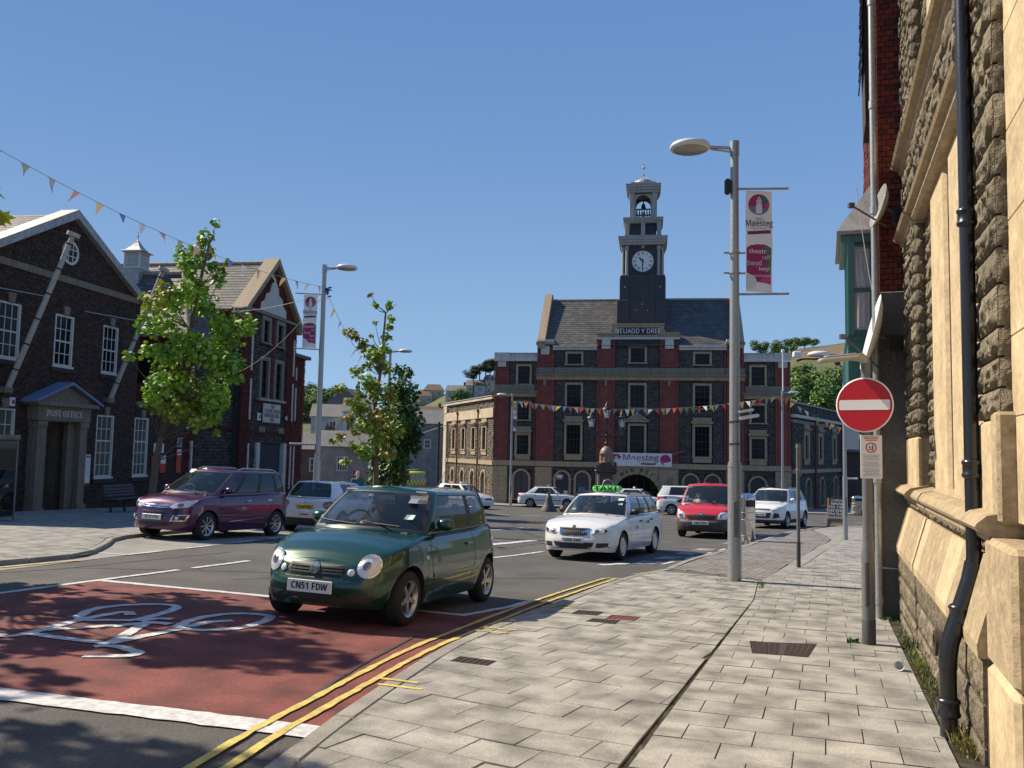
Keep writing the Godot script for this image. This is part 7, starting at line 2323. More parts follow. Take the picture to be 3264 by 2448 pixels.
func build_white_hatch():
	var s:={"called": "white_hatchback","label": "parked white hatchback seen from behind, yellow rear number plate","category": "car","x": -5.22,"d": 25.85,"head": P2(0.26,0.965),
		"paint": "paint_white","half": 0.87,"axles": [1.27,-1.27],"arch": 0.355,"wr": 0.31,"tyre_w": 0.195,"spokes": 8,"rims": "twin",
		"plan": std_plan(2.05,-1.92,0.87,1.1),
		"top": [[-1.92,0.96],[-1.5,0.97],[-0.5,0.95],[0.6,0.92],[1.0,0.92],[1.5,0.84],[2.05,0.68]],
		"bot": [[-1.92,0.38],[-1.6,0.28],[-0.8,0.2],[1.0,0.19],[1.75,0.2],[2.05,0.22]],
		"ins_front": [[0.2,0.06],[0.4,0.0],[0.55,0.02],[0.8,0.14]],
		"ins_side": [[0.2,0.05],[0.35,0.012],[0.55,0.0],[0.75,0.0],[0.9,0.04],[1.0,0.06]],
		"ins_rear": [[0.25,0.06],[0.38,0.01],[0.55,0.0],[0.63,0.0],[0.67,0.05],[0.85,0.06],[0.98,0.1]],
		"crown": [[-1.92,0.02],[-1.6,0.02],[0.7,0.02],[1.05,0.07],[1.7,0.08],[2.05,0.03]],"cabin": [0.8,-1.65],
		"glass": {"cowl": [1.2,0.88],"base_w": 0.77,"top_w": 0.56,"top_y": 1.41,"crown": 0.04,"roof": [0.4,0.15,-1.38,-1.48],"tail": [-1.66,-1.84],"windows": [[0.05,0.4],[0.43,0.74]],"seat": -0.3,"side_glass": "dark_car_glass"},"mirror_paint": "paint_white"}
	var o:=make_car(s)
	var sh: Shell = s.shell
	for k in [1.0,-1.0]:
		var f:=func(l: Array) -> Array: return l if k > 0 else mir(l)
		var h:=patch(o,sh,"tail_light","R",f.call([P2(0.5,0.8),P2(0.56,0.71),P2(0.72,0.69),P2(0.8,0.76),P2(0.84,0.86),P2(0.72,0.92),P2(0.58,0.88)]),"lens_dark",0.01,0.012)
		for j in 3: patch(h,sh,"light_claw","R",f.call([P2(0.54,0.76 + j * 0.045),P2(0.68,0.735 + j * 0.05),P2(0.78,0.78 + j * 0.045),P2(0.78,0.8 + j * 0.045),P2(0.68,0.76 + j * 0.05),P2(0.55,0.785 + j * 0.045)]),"tail_red",0.026)
	patch(o,sh,"rear_diffuser","R",[P2(-0.6,0.42),P2(-0.5,0.3),P2(0.5,0.3),P2(0.6,0.42)],"black_plastic",0.008)
	patch(o,sh,"reflector","R",rect(-0.13,0.13,0.5,0.53),"tail_red",0.006)
	number_plate(o,sh,"R",0.72,"CE16 YUH")
	patch(o,sh,"badge","R",[P2(-0.05,0.84),P2(0.02,0.84),P2(0.05,0.91),P2(-0.01,0.92)],"chrome",0.008)
	bb("brake_light",M.tail_red,o,P3(0,1.405,-1.47),P3(0.28,0.035,0.05),0.012)
	var rw:=nb()
	rw.tube([P3(0.05,1.03,-1.86),P3(0.22,1.06,-1.86),P3(0.42,1.07,-1.83)],0.013,6)
	part("rear_wiper",rw,M.black_plastic,o)
	seam(o,sh,[P2(0.78,0.92),P2(0.8,0.6),P2(0.7,0.3),P2(-0.22,0.28),P2(-0.26,0.95)])
	handles(o,sh,[[-0.1,0.83],[-0.85,0.85]],"paint_white")
	seam(o,sh,[P2(-0.22,0.28),P2(-0.8,0.28),P2(-0.98,0.6),P2(-1.1,0.95)])
func build_red_van():
	var s:={"called": "red_van","label": "red delivery van with grey bumper behind the litter bin","category": "van","x": 7.05,"d": 30.0,"head": P2(-0.4,-0.917),
		"paint": "paint_red","half": 0.9,"axles": [1.33,-1.33],"arch": 0.37,"wr": 0.325,"tyre_w": 0.2,"spokes": 6,"rims": "steel","trim_y": 0.57,
		"plan": std_plan(2.15,-2.1,0.9,0.9),
		"top": [[-2.1,1.12],[0.6,1.08],[1.2,1.06],[1.5,1.03],[1.8,0.95],[2.15,0.8]],
		"bot": [[-2.1,0.35],[-1.8,0.27],[1.0,0.24],[1.85,0.24],[2.15,0.27]],
		"ins_front": [[0.25,0.05],[0.35,0.0],[0.56,0.0],[0.58,0.06],[0.7,0.07],[0.85,0.12],[1.0,0.2]],
		"ins_side": [[0.25,0.03],[0.4,0.0],[0.8,0.0],[1.0,0.02],[1.12,0.04]],
		"ins_rear": [[0.25,0.0],[1.1,0.02]],
		"crown": [[-2.1,0.0],[1.0,0.02],[1.4,0.05],[2.15,0.02]],"cabin": [1.15,-0.2],
		"glass": {"cowl": [1.52,1.25],"base_w": 0.83,"top_w": 0.7,"top_y": 1.74,"crown": 0.05,"roof": [0.75,0.6,-2.0,-2.05],"tail": [-2.06,-2.1],"windows": [[0.06,0.32]],"seat": 0.2,"side_glass": "paint_red"},"mirror_paint": "black_plastic"}
	var o:=make_car(s)
	var sh: Shell = s.shell
	for k in [1.0,-1.0]:
		var f:=func(l: Array) -> Array: return l if k > 0 else mir(l)
		var h:=patch(o,sh,"headlight","F",f.call([P2(0.52,0.62),P2(0.78,0.63),P2(0.84,0.78),P2(0.8,0.86),P2(0.62,0.85),P2(0.54,0.76)]),"lens",0.01,0.02)
		patch(h,sh,"bulb_bowl","F",f.call(oval(0.66,0.73,0.07,0.07)),"chrome",0.03,0.004)
		patch(o,sh,"bumper_recess","F",f.call(rect(0.5,0.66,0.36,0.48)),"black_plastic",0.006)
	patch(o,sh,"grille","F",[P2(-0.5,0.74),P2(-0.42,0.61),P2(0.42,0.61),P2(0.5,0.74),P2(0,0.78)],"black_plastic",0.008)
	patch(o,sh,"badge","F",oval(0,0.8,0.08,0.035,20),"slate_print",0.016)
	patch(o,sh,"lower_intake","F",rect(-0.4,0.4,0.31,0.42),"black_plastic",0.006)
	number_plate(o,sh,"F",0.5,"LB06 FWO")
	seam(o,sh,[P2(1.1,1.06),P2(1.0,0.5),P2(0.85,0.3),P2(0.1,0.3),P2(0.05,1.08)])
	wipers(o,1.48,1.12)
	seated_person("person","driver in pale shirt at the wheel of the red van",o,P3(-0.4,1.06,0.3),"cloth_white")
func build_suv():
	var s:={"called": "white_crossover","label": "white crossover with dark roof approaching past the loading bay","category": "car","x": 11.6,"d": 37.7,"head": P2(-0.55,-0.83),
		"paint": "paint_white","half": 0.92,"axles": [1.345,-1.345],"arch": 0.4,"wr": 0.35,"tyre_w": 0.22,"spokes": 5,"rims": "five","trim_y": 0.34,
		"plan": std_plan(2.26,-2.26,0.92,1.1),
		"top": [[-2.26,1.18],[-1.2,1.15],[-0.3,1.1],[0.7,1.06],[1.1,1.05],[1.6,0.98],[2.0,0.9],[2.26,0.8]],
		"bot": [[-2.26,0.38],[-1.9,0.3],[-0.8,0.25],[1.0,0.24],[1.9,0.25],[2.26,0.28]],
		"ins_front": [[0.25,0.06],[0.38,0.0],[0.6,0.0],[0.8,0.05],[0.95,0.14]],
		"ins_side": [[0.25,0.04],[0.45,0.0],[0.7,0.0],[1.0,0.04],[1.2,0.07]],
		"ins_rear": [[0.25,0.05],[0.5,0.0],[0.8,0.0],[1.2,0.06]],
		"crown": [[-2.26,0.0],[0.8,0.02],[1.2,0.06],[1.9,0.08],[2.26,0.03]],"cabin": [0.9,-2.0],
		"glass": {"cowl": [1.3,1.0],"base_w": 0.82,"top_w": 0.64,"top_y": 1.62,"crown": 0.05,"roof": [0.5,0.28,-1.75,-1.85],"tail": [-2.0,-2.12],"windows": [[0.06,0.36],[0.39,0.66],[0.7,0.9]],"seat": -0.25,"side_glass": "dark_car_glass"},"mirror_paint": "paint_white"}
	var o:=make_car(s)
	var sh: Shell = s.shell
	for k in [1.0,-1.0]:
		var f:=func(l: Array) -> Array: return l if k > 0 else mir(l)
		patch(o,sh,"headlight","F",f.call([P2(0.45,0.77),P2(0.6,0.75),P2(0.82,0.84),P2(0.84,0.92),P2(0.66,0.89)]),"lens",0.01,0.02)
		patch(o,sh,"fog_intake","F",f.call([P2(0.52,0.42),P2(0.78,0.46),P2(0.74,0.62),P2(0.58,0.66)]),"black_plastic",0.006)
	patch(o,sh,"lower_grille","F",[P2(-0.46,0.66),P2(-0.4,0.44),P2(0.4,0.44),P2(0.46,0.66)],"black_plastic",0.006)
	patch(o,sh,"upper_grille","F",[P2(-0.42,0.82),P2(-0.4,0.76),P2(0.4,0.76),P2(0.42,0.82)],"bumper_grey",0.006)
	number_plate(o,sh,"F",0.57,"LM16 VTW")
	seam(o,sh,[P2(0.95,1.05),P2(0.98,0.7),P2(0.85,0.32),P2(-0.2,0.3),P2(-0.22,1.1)])
	rails(o,0.6,1.63,0.1,-1.6,"alu")
	handles(o,sh,[[-0.05,0.95],[-1.0,0.98]],"paint_white")
	bb("glass_roof",M.dark_car_glass,o,P3(0,1.668,-0.65),P3(0.86,0.03,1.7),0.01)
	seated_person("person","driver of the white crossover, hand on the wheel",o,P3(-0.38,1.05,-0.1),"cloth_dark")
func plain_car(called: String,label: String,x: float,d: float,head: Vector2,hi: float,paint: String,taxi:=true,wb:=1.29,over:=0.95,back:=1.0,boot:=true) -> Node3D:
	var roof_r:=-1.0 if boot else -wb - back + 0.45
	var s:={"called": called,"label": label,"category": "taxi" if taxi else "car","x": x,"d": d,"head": head,"lift": 0.0 if d < 60 else 0.0,"group": "white cars in front of the town hall",
		"paint": paint,"half": 0.88,"axles": [wb,-wb],"arch": 0.36,"wr": 0.315,"tyre_w": 0.2,"spokes": 8,"rims": "twin",
		"plan": std_plan(wb + over,-wb - back,0.88,1.1),
		"top": [[-wb - back,0.98 * hi],[-0.8,0.97 * hi],[0.6,0.93 * hi],[0.95,0.92 * hi],[wb + over - 0.4,0.8 * hi],[wb + over,0.66 * hi]],
		"bot": [[-wb - back,0.32],[-0.8,0.21],[1.0,0.2],[wb + over,0.22]],
		"ins_front": [[0.2,0.05],[0.45,0.0],[0.6,0.04],[0.85,0.15]],"ins_side": [[0.2,0.05],[0.5,0.0],[0.8,0.012],[1.0,0.07]],"ins_rear": [[0.25,0.05],[0.5,0.0],[1.0,0.06]],
		"crown": [[-wb - back,0.02],[0.7,0.02],[1.1,0.07],[wb + over,0.03]],"cabin": [0.75,roof_r - 0.45],
		"glass": {"cowl": [1.12,0.82],"base_w": 0.78,"top_w": 0.6,"top_y": 1.42 * hi,"crown": 0.045,"roof": [0.4,0.18,roof_r,roof_r - 0.1],"tail": [roof_r - (0.6 if boot else 0.3),roof_r - (0.75 if boot else 0.42)],"windows": [[0.07,0.42],[0.45,0.78]],"seat": -0.3,"side_glass": "dark_car_glass"}}
	var o:=make_car(s)
	var sh: Shell = s.shell
	for k in [1.0,-1.0]:
		var f:=func(l: Array) -> Array: return l if k > 0 else mir(l)
		patch(o,sh,"headlight","F",f.call([P2(0.42,0.6 * hi),P2(0.74,0.62 * hi),P2(0.8,0.72 * hi),P2(0.5,0.7 * hi)]),"lens",0.01,0.015)
		patch(o,sh,"tail_light","R",f.call(rect(0.58,0.83,0.72 * hi,0.92 * hi)),"tail_red",0.01)
		patch(o,sh,"rubbing_strip","L" if k > 0 else "X",rect(-0.95,0.85,0.5,0.55),"bumper_grey",0.012)
	patch(o,sh,"grille","F",rect(-0.36,0.36,0.56 * hi,0.66 * hi),"black_plastic",0.008)
	seam(o,sh,[P2(0.82,0.93 * hi),P2(0.8,0.5),P2(0.7,0.3),P2(-0.2,0.28),P2(-0.22,0.96 * hi)],0.012)
	handles(o,sh,[[-0.05,0.83 * hi],[-0.95,0.85 * hi]],"bumper_grey")
	if taxi:
		bb("roof_sign",M.white_plastic,o,P3(0,1.42 * hi + 0.11,-0.15),P3(0.4,0.12,0.16),0.04)
		lettering("247",0.14,M.navy_print,o,P3(-0.9,0.68,0.2),Basis(Vector3.UP,-PI / 2),"Droid Sans",700)
	return o
func build_far_cars():
	plain_car("saloon_taxi","white saloon taxi side on, leftmost before the town hall arches",2.85,61.0,P2(0.985,-0.17),1.0,"paint_white")
	plain_car("saloon_taxi","white taxi behind the estate taxi, in front of the market arch",8.3,56.5,P2(0.985,-0.17),1.0,"paint_white")
	plain_car("white_suv","tall white car with red tail light left of the red van",10.9,50.5,P2(0.96,-0.28),1.17,"paint_white",false,1.35,0.95,0.95,false)
	plain_car("hatchback_taxi","white hatchback taxi by the sunlit stone wing, behind the green car",-2.9,54.0,P2(0.8,-0.6),1.0,"paint_white",true,1.27,0.8,0.65,false)
	build_fire_engine()
func build_fire_engine():
	var x:=-14.5; var d:=122.0
	var o:=thing("fire_engine","distant red fire engine with yellow chequered side","fire engine",at(x,d),0.0)
	o.rotation.y = atan2(-0.35,0.94)
	bb("cab",M.paint_red,o,P3(0,1.55,2.6),P3(2.4,2.1,1.9),0.12)
	bb("windscreen",M.window_glass,o,P3(0,1.9,3.5),P3(2.1,0.95,0.16),0.05)
	bb("bumper",M.sign_white,o,P3(0,0.75,3.5),P3(2.4,0.55,0.24),0.06)
	for sx in [-1.0,1.0]:
		bb("side_window",M.window_glass,o,P3(sx * 1.2,1.95,2.6),P3(0.06,0.8,1.3),0.02)
		for k in 3:
			bb("locker_shutter",M.alu,o,P3(sx * 1.22,1.65,0.8 - k * 1.55),P3(0.05,1.4,1.45),0.02)
		for k in 12:
			var q:=nb()
			q.cbox(P3(sx * 1.235,0.95 + (k % 2) * 0.42,2.9 - int(k / 2) * 1.1),P3(0.05,0.4,0.54))
			q.cbox(P3(sx * 1.235,1.37 - (k % 2) * 0.42,2.35 - int(k / 2) * 1.1),P3(0.05,0.4,0.54))
			if k % 2 == 0: part("yellow_check",q,M.hi_yellow,o)
	bb("body",M.paint_red,o,P3(0,1.55,-0.9),P3(2.42,2.0,5.0),0.08)
	bb("yellow_top",M.hi_yellow,o,P3(0,2.5,-0.9),P3(2.44,0.3,4.9),0.05)
	var ld:=nb()
	for sx in [-0.5,0.1]: ld.cyl(P3(sx,2.95,-3.4),P3(sx,2.95,2.0),0.05)
	for k in 14: ld.cyl(P3(-0.5,2.95,-3.2 + k * 0.38),P3(0.1,2.95,-3.2 + k * 0.38),0.03)
	part("ladder",ld,M.alu,o)
	bb("light_bar",M.sign_blue,o,P3(0,2.7,2.9),P3(1.9,0.18,0.3),0.05)
	for e in [[-1.05,2.4],[1.05,2.4],[-1.05,-1.9],[1.05,-1.9]]: wheel(o,e[0],e[1],0.48,0.3,8,"steel")
func flesh(bones: Array,cell: float,blend:=0.03) -> MB:
	var lo:=Vector3.INF; var hi:=-Vector3.INF
	for b in bones:
		var m: float = maxf(b[2],b[3]) + cell * 2
		lo = lo.min((b[0] as Vector3).min(b[1]) - Vector3.ONE * m); hi = hi.max((b[0] as Vector3).max(b[1]) + Vector3.ONE * m)
	var nx:=int((hi.x - lo.x) / cell) + 2; var ny:=int((hi.y - lo.y) / cell) + 2; var nz:=int((hi.z - lo.z) / cell) + 2
	var f:=PackedFloat32Array()
	f.resize(nx * ny * nz)
	f.fill(1.0)
	for b in bones:
		var a: Vector3 = b[0]; var e: Vector3 = b[1]; var m: float = maxf(b[2],b[3]) + cell * 2 + blend
		var p0:=(a.min(e) - Vector3.ONE * m - lo) / cell; var p1:=(a.max(e) + Vector3.ONE * m - lo) / cell
		var ab:=e - a; var l2:=maxf(ab.length_squared(),1e-8)
		for k in range(maxi(0,int(p0.z)),mini(nz,int(p1.z) + 2)):
			for j in range(maxi(0,int(p0.y)),mini(ny,int(p1.y) + 2)):
				for i in range(maxi(0,int(p0.x)),mini(nx,int(p1.x) + 2)):
					var p:=lo + P3(i,j,k) * cell
					var t:=clampf((p - a).dot(ab) / l2,0,1)
					var dd: float = p.distance_to(a + ab * t) - lerpf(b[2],b[3],t)
					var ix:=i + nx * (j + ny * k)
					var o:=f[ix]
					var h:=clampf(0.5 + 0.5 * (o - dd) / blend,0,1)
					f[ix] = lerpf(o,dd,h) - blend * h * (1 - h)
	var vid:={}
	var pts:=[]
	for k in nz - 1:
		for j in ny - 1:
			for i in nx - 1:
				var s:=Vector3.ZERO; var n:=0
				var base:=i + nx * (j + ny * k)
				var c:=[f[base],f[base + 1],f[base + nx],f[base + nx + 1],f[base + nx * ny],f[base + nx * ny + 1],f[base + nx * ny + nx],f[base + nx * ny + nx + 1]]
				var neg:=0
				for q in c:
					if q < 0: neg += 1
				if neg == 0 or neg == 8: continue
				for ed in [[0,1],[2,3],[4,5],[6,7],[0,2],[1,3],[4,6],[5,7],[0,4],[1,5],[2,6],[3,7]]:
					var u: float = c[ed[0]]; var v: float = c[ed[1]]
					if (u < 0) != (v < 0):
						var t:=u / (u - v)
						var A:=P3(ed[0] & 1,(ed[0] >> 1) & 1,ed[0] >> 2); var B:=P3(ed[1] & 1,(ed[1] >> 1) & 1,ed[1] >> 2)
						s += A.lerp(B,t); n += 1
				vid[base] = pts.size()
				pts.append(lo + (P3(i,j,k) + s / n) * cell)
	var nrm:=[]
	nrm.resize(pts.size())
	nrm.fill(Vector3.ZERO)
	var quads:=[]
	for base in vid:
		var i: int = base % nx; var j: int = (base / nx) % ny; var k: int = base / (nx * ny)
		for ax in 3:
			var st: int = [1,nx,nx * ny][ax]; var s1: int = [nx,nx * ny,1][ax]; var s2: int = [nx * ny,1,nx][ax]
			if [j,k,i][ax] == 0 or [k,i,j][ax] == 0: continue
			var u:=f[base]; var v:=f[base + st]
			if (u < 0) == (v < 0): continue
			if not (vid.has(base - s1) and vid.has(base - s2) and vid.has(base - s1 - s2)): continue
			var q:=[vid[base],vid[base - s1],vid[base - s1 - s2],vid[base - s2]]
			if u > 0: q.reverse()
			quads.append(q)
			var nn: Vector3 = (pts[q[1]] - pts[q[0]]).cross(pts[q[2]] - pts[q[0]])
			for e in q: nrm[e] += nn
	var mb:=nb()
	for q in quads: mb.quadn(pts[q[0]],pts[q[1]],pts[q[2]],pts[q[3]],nrm[q[0]],nrm[q[1]],nrm[q[2]],nrm[q[3]])
	return mb
func head_bones(c: Vector3,f: Vector3) -> Array:
	var r:=f.cross(Vector3.UP).normalized()
	return [[c + P3(0,0.035,0) - f * 0.02,c + P3(0,0.03,0) + f * 0.02,0.083,0.08],[c + P3(0,-0.04,0) + f * 0.02,c + P3(0,-0.085,0) + f * 0.045,0.058,0.034],
		[c + f * 0.092 + P3(0,0.012,0),c + f * 0.108 + P3(0,-0.022,0),0.009,0.015],[c + f * 0.082 + P3(0,-0.058,0) - r * 0.018,c + f * 0.082 + P3(0,-0.058,0) + r * 0.018,0.011,0.011],
		[c + r * 0.08 - f * 0.005 + P3(0,0.015,0),c + r * 0.083 - f * 0.01 + P3(0,-0.02,0),0.016,0.012],[c - r * 0.08 - f * 0.005 + P3(0,0.015,0),c - r * 0.083 - f * 0.01 + P3(0,-0.02,0),0.016,0.012],
		[c + f * 0.078 + P3(0,0.03,0) - r * 0.04,c + f * 0.078 + P3(0,0.03,0) + r * 0.04,0.012,0.012],[c - P3(0,0.06,0) - f * 0.02,c - P3(0,0.17,0) - f * 0.045,0.052,0.058]]
func hair_cap(o: Node3D,c: Vector3,f: Vector3,m: String,long:=0.0):
	var b:=[[c + P3(0,0.055,0) - f * 0.035,c + P3(0,0.05,0) + f * 0.012,0.078,0.072],[c + P3(0,0.01,0) - f * 0.055,c + P3(0,-0.03 - long,0) - f * 0.06,0.062,0.05]]
	part("hair",flesh(b,0.013,0.03),M[m],o)
func eyes(o: Node3D,c: Vector3,f: Vector3):
	var r:=f.cross(Vector3.UP).normalized()
	for s in [-1.0,1.0]:
		var e:=nb()
		e.ball(c + f * 0.083 + r * s * 0.033 + P3(0,0.008,0),Vector3.ONE * 0.011,8,6)
		part("eye",e,M.black_print,o)
func hand_bones(w: Vector3,d: Vector3,pinky: Vector3,curl: Vector3) -> Array:
	var b:=[[w,w + d * 0.07,0.026,0.03]]
	for k in 4:
		var s:=w + d * 0.075 + pinky * (k - 1.5) * 0.021
		var l: float = [0.04,0.045,0.042,0.034][k]
		b.append([s,s + (d * 0.8 + curl * 0.6).normalized() * l,0.0095,0.009])
		b.append([s + (d * 0.8 + curl * 0.6).normalized() * l,s + (d * 0.8 + curl * 0.6).normalized() * l + (curl * 0.9 - d * 0.4).normalized() * l * 0.9,0.009,0.008])
	b.append([w + d * 0.03 - pinky * 0.03,w + d * 0.06 - pinky * 0.055 + curl * 0.02,0.011,0.0095])
	b.append([w + d * 0.06 - pinky * 0.055 + curl * 0.02,w + d * 0.085 - pinky * 0.05 + curl * 0.04,0.0095,0.008])
	return b
func seated_person(called: String,label: String,car: Node3D,hip: Vector3,hair: String):
	var o:=thing(called,label,"person",car.position,0.0,"drivers in the cars")
	o.transform = car.transform
	var c:=hip + P3(0,0.32,0.0); var f:=P3(0,0,1)
	part("head",flesh(head_bones(c,f),0.011,0.02),M.skin,o)
	eyes(o,c,f)
	hair_cap(o,c,f,hair if hair.begins_with("hair") else "cloth_dark")
	var sl:=hip + P3(0.19,0.1,-0.03); var sr:=hip + P3(-0.19,0.1,-0.03)
	var wl:=hip + P3(0.13,0.05,0.5); var wr:=hip + P3(-0.15,0.08,0.5)
	var el:=hip + P3(0.28,-0.12,0.18); var er:=hip + P3(-0.28,-0.1,0.18)
	var torso:=[[hip + P3(0,-0.4,-0.02),hip + P3(0,0.0,-0.05),0.15,0.17],[hip + P3(-0.13,0.08,-0.05),hip + P3(0.13,0.08,-0.05),0.09,0.09],[hip + P3(0,0.05,-0.05),hip + P3(0,0.16,-0.04),0.12,0.065],
		[sl,el,0.07,0.052],[el,wl,0.05,0.034],[sr,er,0.07,0.052],[er,wr,0.05,0.034],
		[hip + P3(0.1,-0.42,0.0),hip + P3(0.12,-0.36,0.42),0.085,0.065],[hip + P3(-0.1,-0.42,0.0),hip + P3(-0.12,-0.36,0.42),0.085,0.065]]
	part("clothing",flesh(torso,0.024,0.05),M[hair] if not hair.begins_with("hair") else M.cloth_dark,o)
	for e in [[wl,-1.0],[wr,1.0]]:
		part("hand",flesh(hand_bones(e[0],P3(0,0.5,0.85).normalized(),P3(-e[1],0,0),P3(0,-0.3,0.95).normalized()),0.007,0.01),M.skin,o)
func build_pedestrian():
	var o:=thing("person","pedestrian with fair hair in a teal jacket, walking away beyond the white hatchback","person",at(-6.0,34.0,0.085),0.25)
	var b:=[[P3(0,0.98,0),P3(0,1.3,-0.01),0.15,0.16],[P3(-0.13,1.38,0),P3(0.13,1.38,0),0.085,0.085],[P3(0,1.35,0),P3(0,1.48,0),0.1,0.06],
		[P3(0.2,1.38,0),P3(0.25,1.1,0.03),0.065,0.05],[P3(0.25,1.1,0.03),P3(0.23,0.86,-0.08),0.048,0.034],[P3(-0.2,1.38,0),P3(-0.25,1.1,0.05),0.065,0.05],[P3(-0.25,1.1,0.05),P3(-0.24,0.86,0.0),0.048,0.034]]
	part("jacket",flesh(b,0.025,0.05),M.cloth_teal,o)
	var l:=[[P3(0,0.95,0),P3(0,0.9,0),0.15,0.15],[P3(0.09,0.88,0),P3(0.1,0.5,-0.1),0.095,0.065],[P3(0.1,0.5,-0.1),P3(0.1,0.1,-0.02),0.06,0.045],[P3(-0.09,0.88,0),P3(-0.1,0.5,0.06),0.095,0.065],[P3(-0.1,0.5,0.06),P3(-0.1,0.1,0.2),0.06,0.045],
		[P3(0.1,0.05,0.0),P3(0.1,0.04,-0.16),0.05,0.04],[P3(-0.1,0.06,0.22),P3(-0.1,0.04,0.06),0.05,0.04]]
	part("trousers",flesh(l,0.025,0.04),M.cloth_blue,o)
	var c:=P3(0,1.62,0); var f:=P3(0,0,-1)
	part("head",flesh(head_bones(c,f),0.012,0.02),M.skin,o)
	eyes(o,c,f)
	hair_cap(o,c,f,"hair_fair",0.05)
	for s in [-1.0,1.0]:
		part("hand",flesh(hand_bones(P3(s * 0.235,0.85,-0.08 if s > 0 else 0.0),P3(0,-1,0),P3(0,0,1),P3(-s,0,0)),0.008,0.01),M.skin,o)
func street_lamp(label: String,x: float,d: float,h: float,arm: Vector2,r0:=0.105,lift:=0.08,group:="street lamps round the square") -> Node3D:
	var o:=thing("street_lamp",label,"street lamp",at(x,d,lift),0.0,group)
	var a:=P3(arm.x,0,-arm.y).normalized()
	var p:=nb()
	p.cyl(P3(0,1.95,0),P3(0,h,0),r0 * 0.8,r0 * 0.62,18)
	part("upper_pole",p,M.galvanised,o)
	var q:=nb()
	q.cyl(P3(0,-0.05,0),P3(0,1.97,0),r0,r0,18)
	part("lower_pole",q,M.galvanised,o)
	var k:=nb()
	k.cyl(P3(0,1.93,0),P3(0,2.02,0),r0 * 1.06,r0 * 0.9,18)
	k.cyl(P3(0,h - 0.22,0),P3(0,h + 0.04,0),r0 * 0.72,r0 * 0.72,18)
	part("collar",k,M.galvanised,o)
	bb("access_door",M.grey_paint,o,P3(0,1.05,r0 - 0.012),P3(r0 * 0.95,0.62,0.03),0.02)
	var m:=nb()
	m.tube([P3(0,h - 0.08,0),a * 0.45 + P3(0,h - 0.06,0)],0.032,8)
	m.tube([P3(0,h - 0.16,0),a * 0.42 + P3(0,h - 0.1,0)],0.014,6)
	part("bracket_arm",m,M.galvanised,o)
	var c:=a * 0.78 + P3(0,h - 0.06,0)
	var l:=nb()
	l.lathe([P2(0.3,-0.055),P2(0.345,-0.04),P2(0.36,-0.01),P2(0.33,0.045),P2(0.22,0.085),P2(0.0,0.1)],28,c)
	var head:=part("lantern",l,M.lamp_white,o)
	var u:=nb()
	u.lathe([P2(0.0,-0.062),P2(0.3,-0.058),P2(0.31,-0.045)],28,c)
	part("lantern_glass",u,M.lamp_glass,head)
	return o
func banner_sheet(o: Node3D,w: float,h: float,xf: Transform3D,prints: Array,texts: Array,wave:=0.012):
	var zz:=func(x: float,y: float) -> float: return wave * sin(x * 9.0 + y * 3.0) + wave * 0.8 * sin(y * 5.0)
	var s:=nb()
	s.xf = xf
	var nx:=8; var ny:=int(maxf(8,h / 0.09))
	for i in nx:
		for j in ny:
			var q:=[]
			for e in [[i,j + 1],[i + 1,j + 1],[i + 1,j],[i,j]]:
				var x: float = w * e[0] / nx; var y: float = -h * e[1] / ny
				q.append(P3(x,y,zz.call(x,y)))
			s.quad(q[0],q[1],q[2],q[3])
	var sheet:=part("banner_cloth",s,M.cloth_white,o)
	for p in prints:
		var m:=nb()
		m.xf = xf
		var poly:=PackedVector2Array(p[1])
		for cx in 6:
			for cy in int(maxf(6,h / 0.12)):
				var cw:=w / 6; var ch:=h / int(maxf(6,h / 0.12))
				var r:=PVA([P2(cx * cw,cy * ch),P2((cx + 1) * cw,cy * ch),P2((cx + 1) * cw,(cy + 1) * ch),P2(cx * cw,(cy + 1) * ch)])
				for g in Geometry2D.intersect_polygons(poly,r):
					var ix:=Geometry2D.triangulate_polygon(g)
					for t in range(0,ix.size(),3):
						var v:=[]
						for e in 3:
							var b:=g[ix[t + e]]
							v.append(P3(b.x,-b.y,zz.call(b.x,-b.y) + 0.0025 + 0.0015 * p[2]))
						if (v[1] - v[0]).cross(v[2] - v[0]).z < 0: m.tri(v[0],v[2],v[1])
						else: m.tri(v[0],v[1],v[2])
		if m.v.size() > 0: part("print",m,M[p[0]],sheet)
	for t in texts:
		var y: float = -t[4]
		lettering(t[0],t[1],M[t[2]],sheet,xf * P3(t[3],y,zz.call(t[3],y) + 0.016),xf.basis,"Droid Sans",t[5],t[6] if t.size() > 6 else 1.0)
func circle2(cx: float,cy: float,r: float,n:=28,a0:=0.0,a1:=TAU) -> Array:
	var l:=[]
	for k in n + 1: l.append(P2(cx + cos(lerpf(a0,a1,float(k) / n)) * r,cy + sin(lerpf(a0,a1,float(k) / n)) * r))
	return l
func tower_print(cx: float,cy: float,k: float) -> Array:
	var out:=[]
	for e in [[-0.36,0.36,0.0,1.0],[-0.28,0.28,-0.42,0.06],[-0.34,0.34,-0.5,-0.4],[-0.2,0.2,-0.78,-0.5],[-0.06,0.06,-0.98,-0.78]]:
		out.append(["cloth_white",[P2(cx + e[0] * k,cy + e[2] * k),P2(cx + e[1] * k,cy + e[2] * k),P2(cx + e[1] * k,cy + e[3] * k),P2(cx + e[0] * k,cy + e[3] * k)],4])
	for e in [[-0.13,-0.32],[0.13,-0.32],[0.0,-0.62]]: out.append(["magenta",circle2(cx + e[0] * k,cy + e[1] * k,0.08 * k,10),5])
	return out
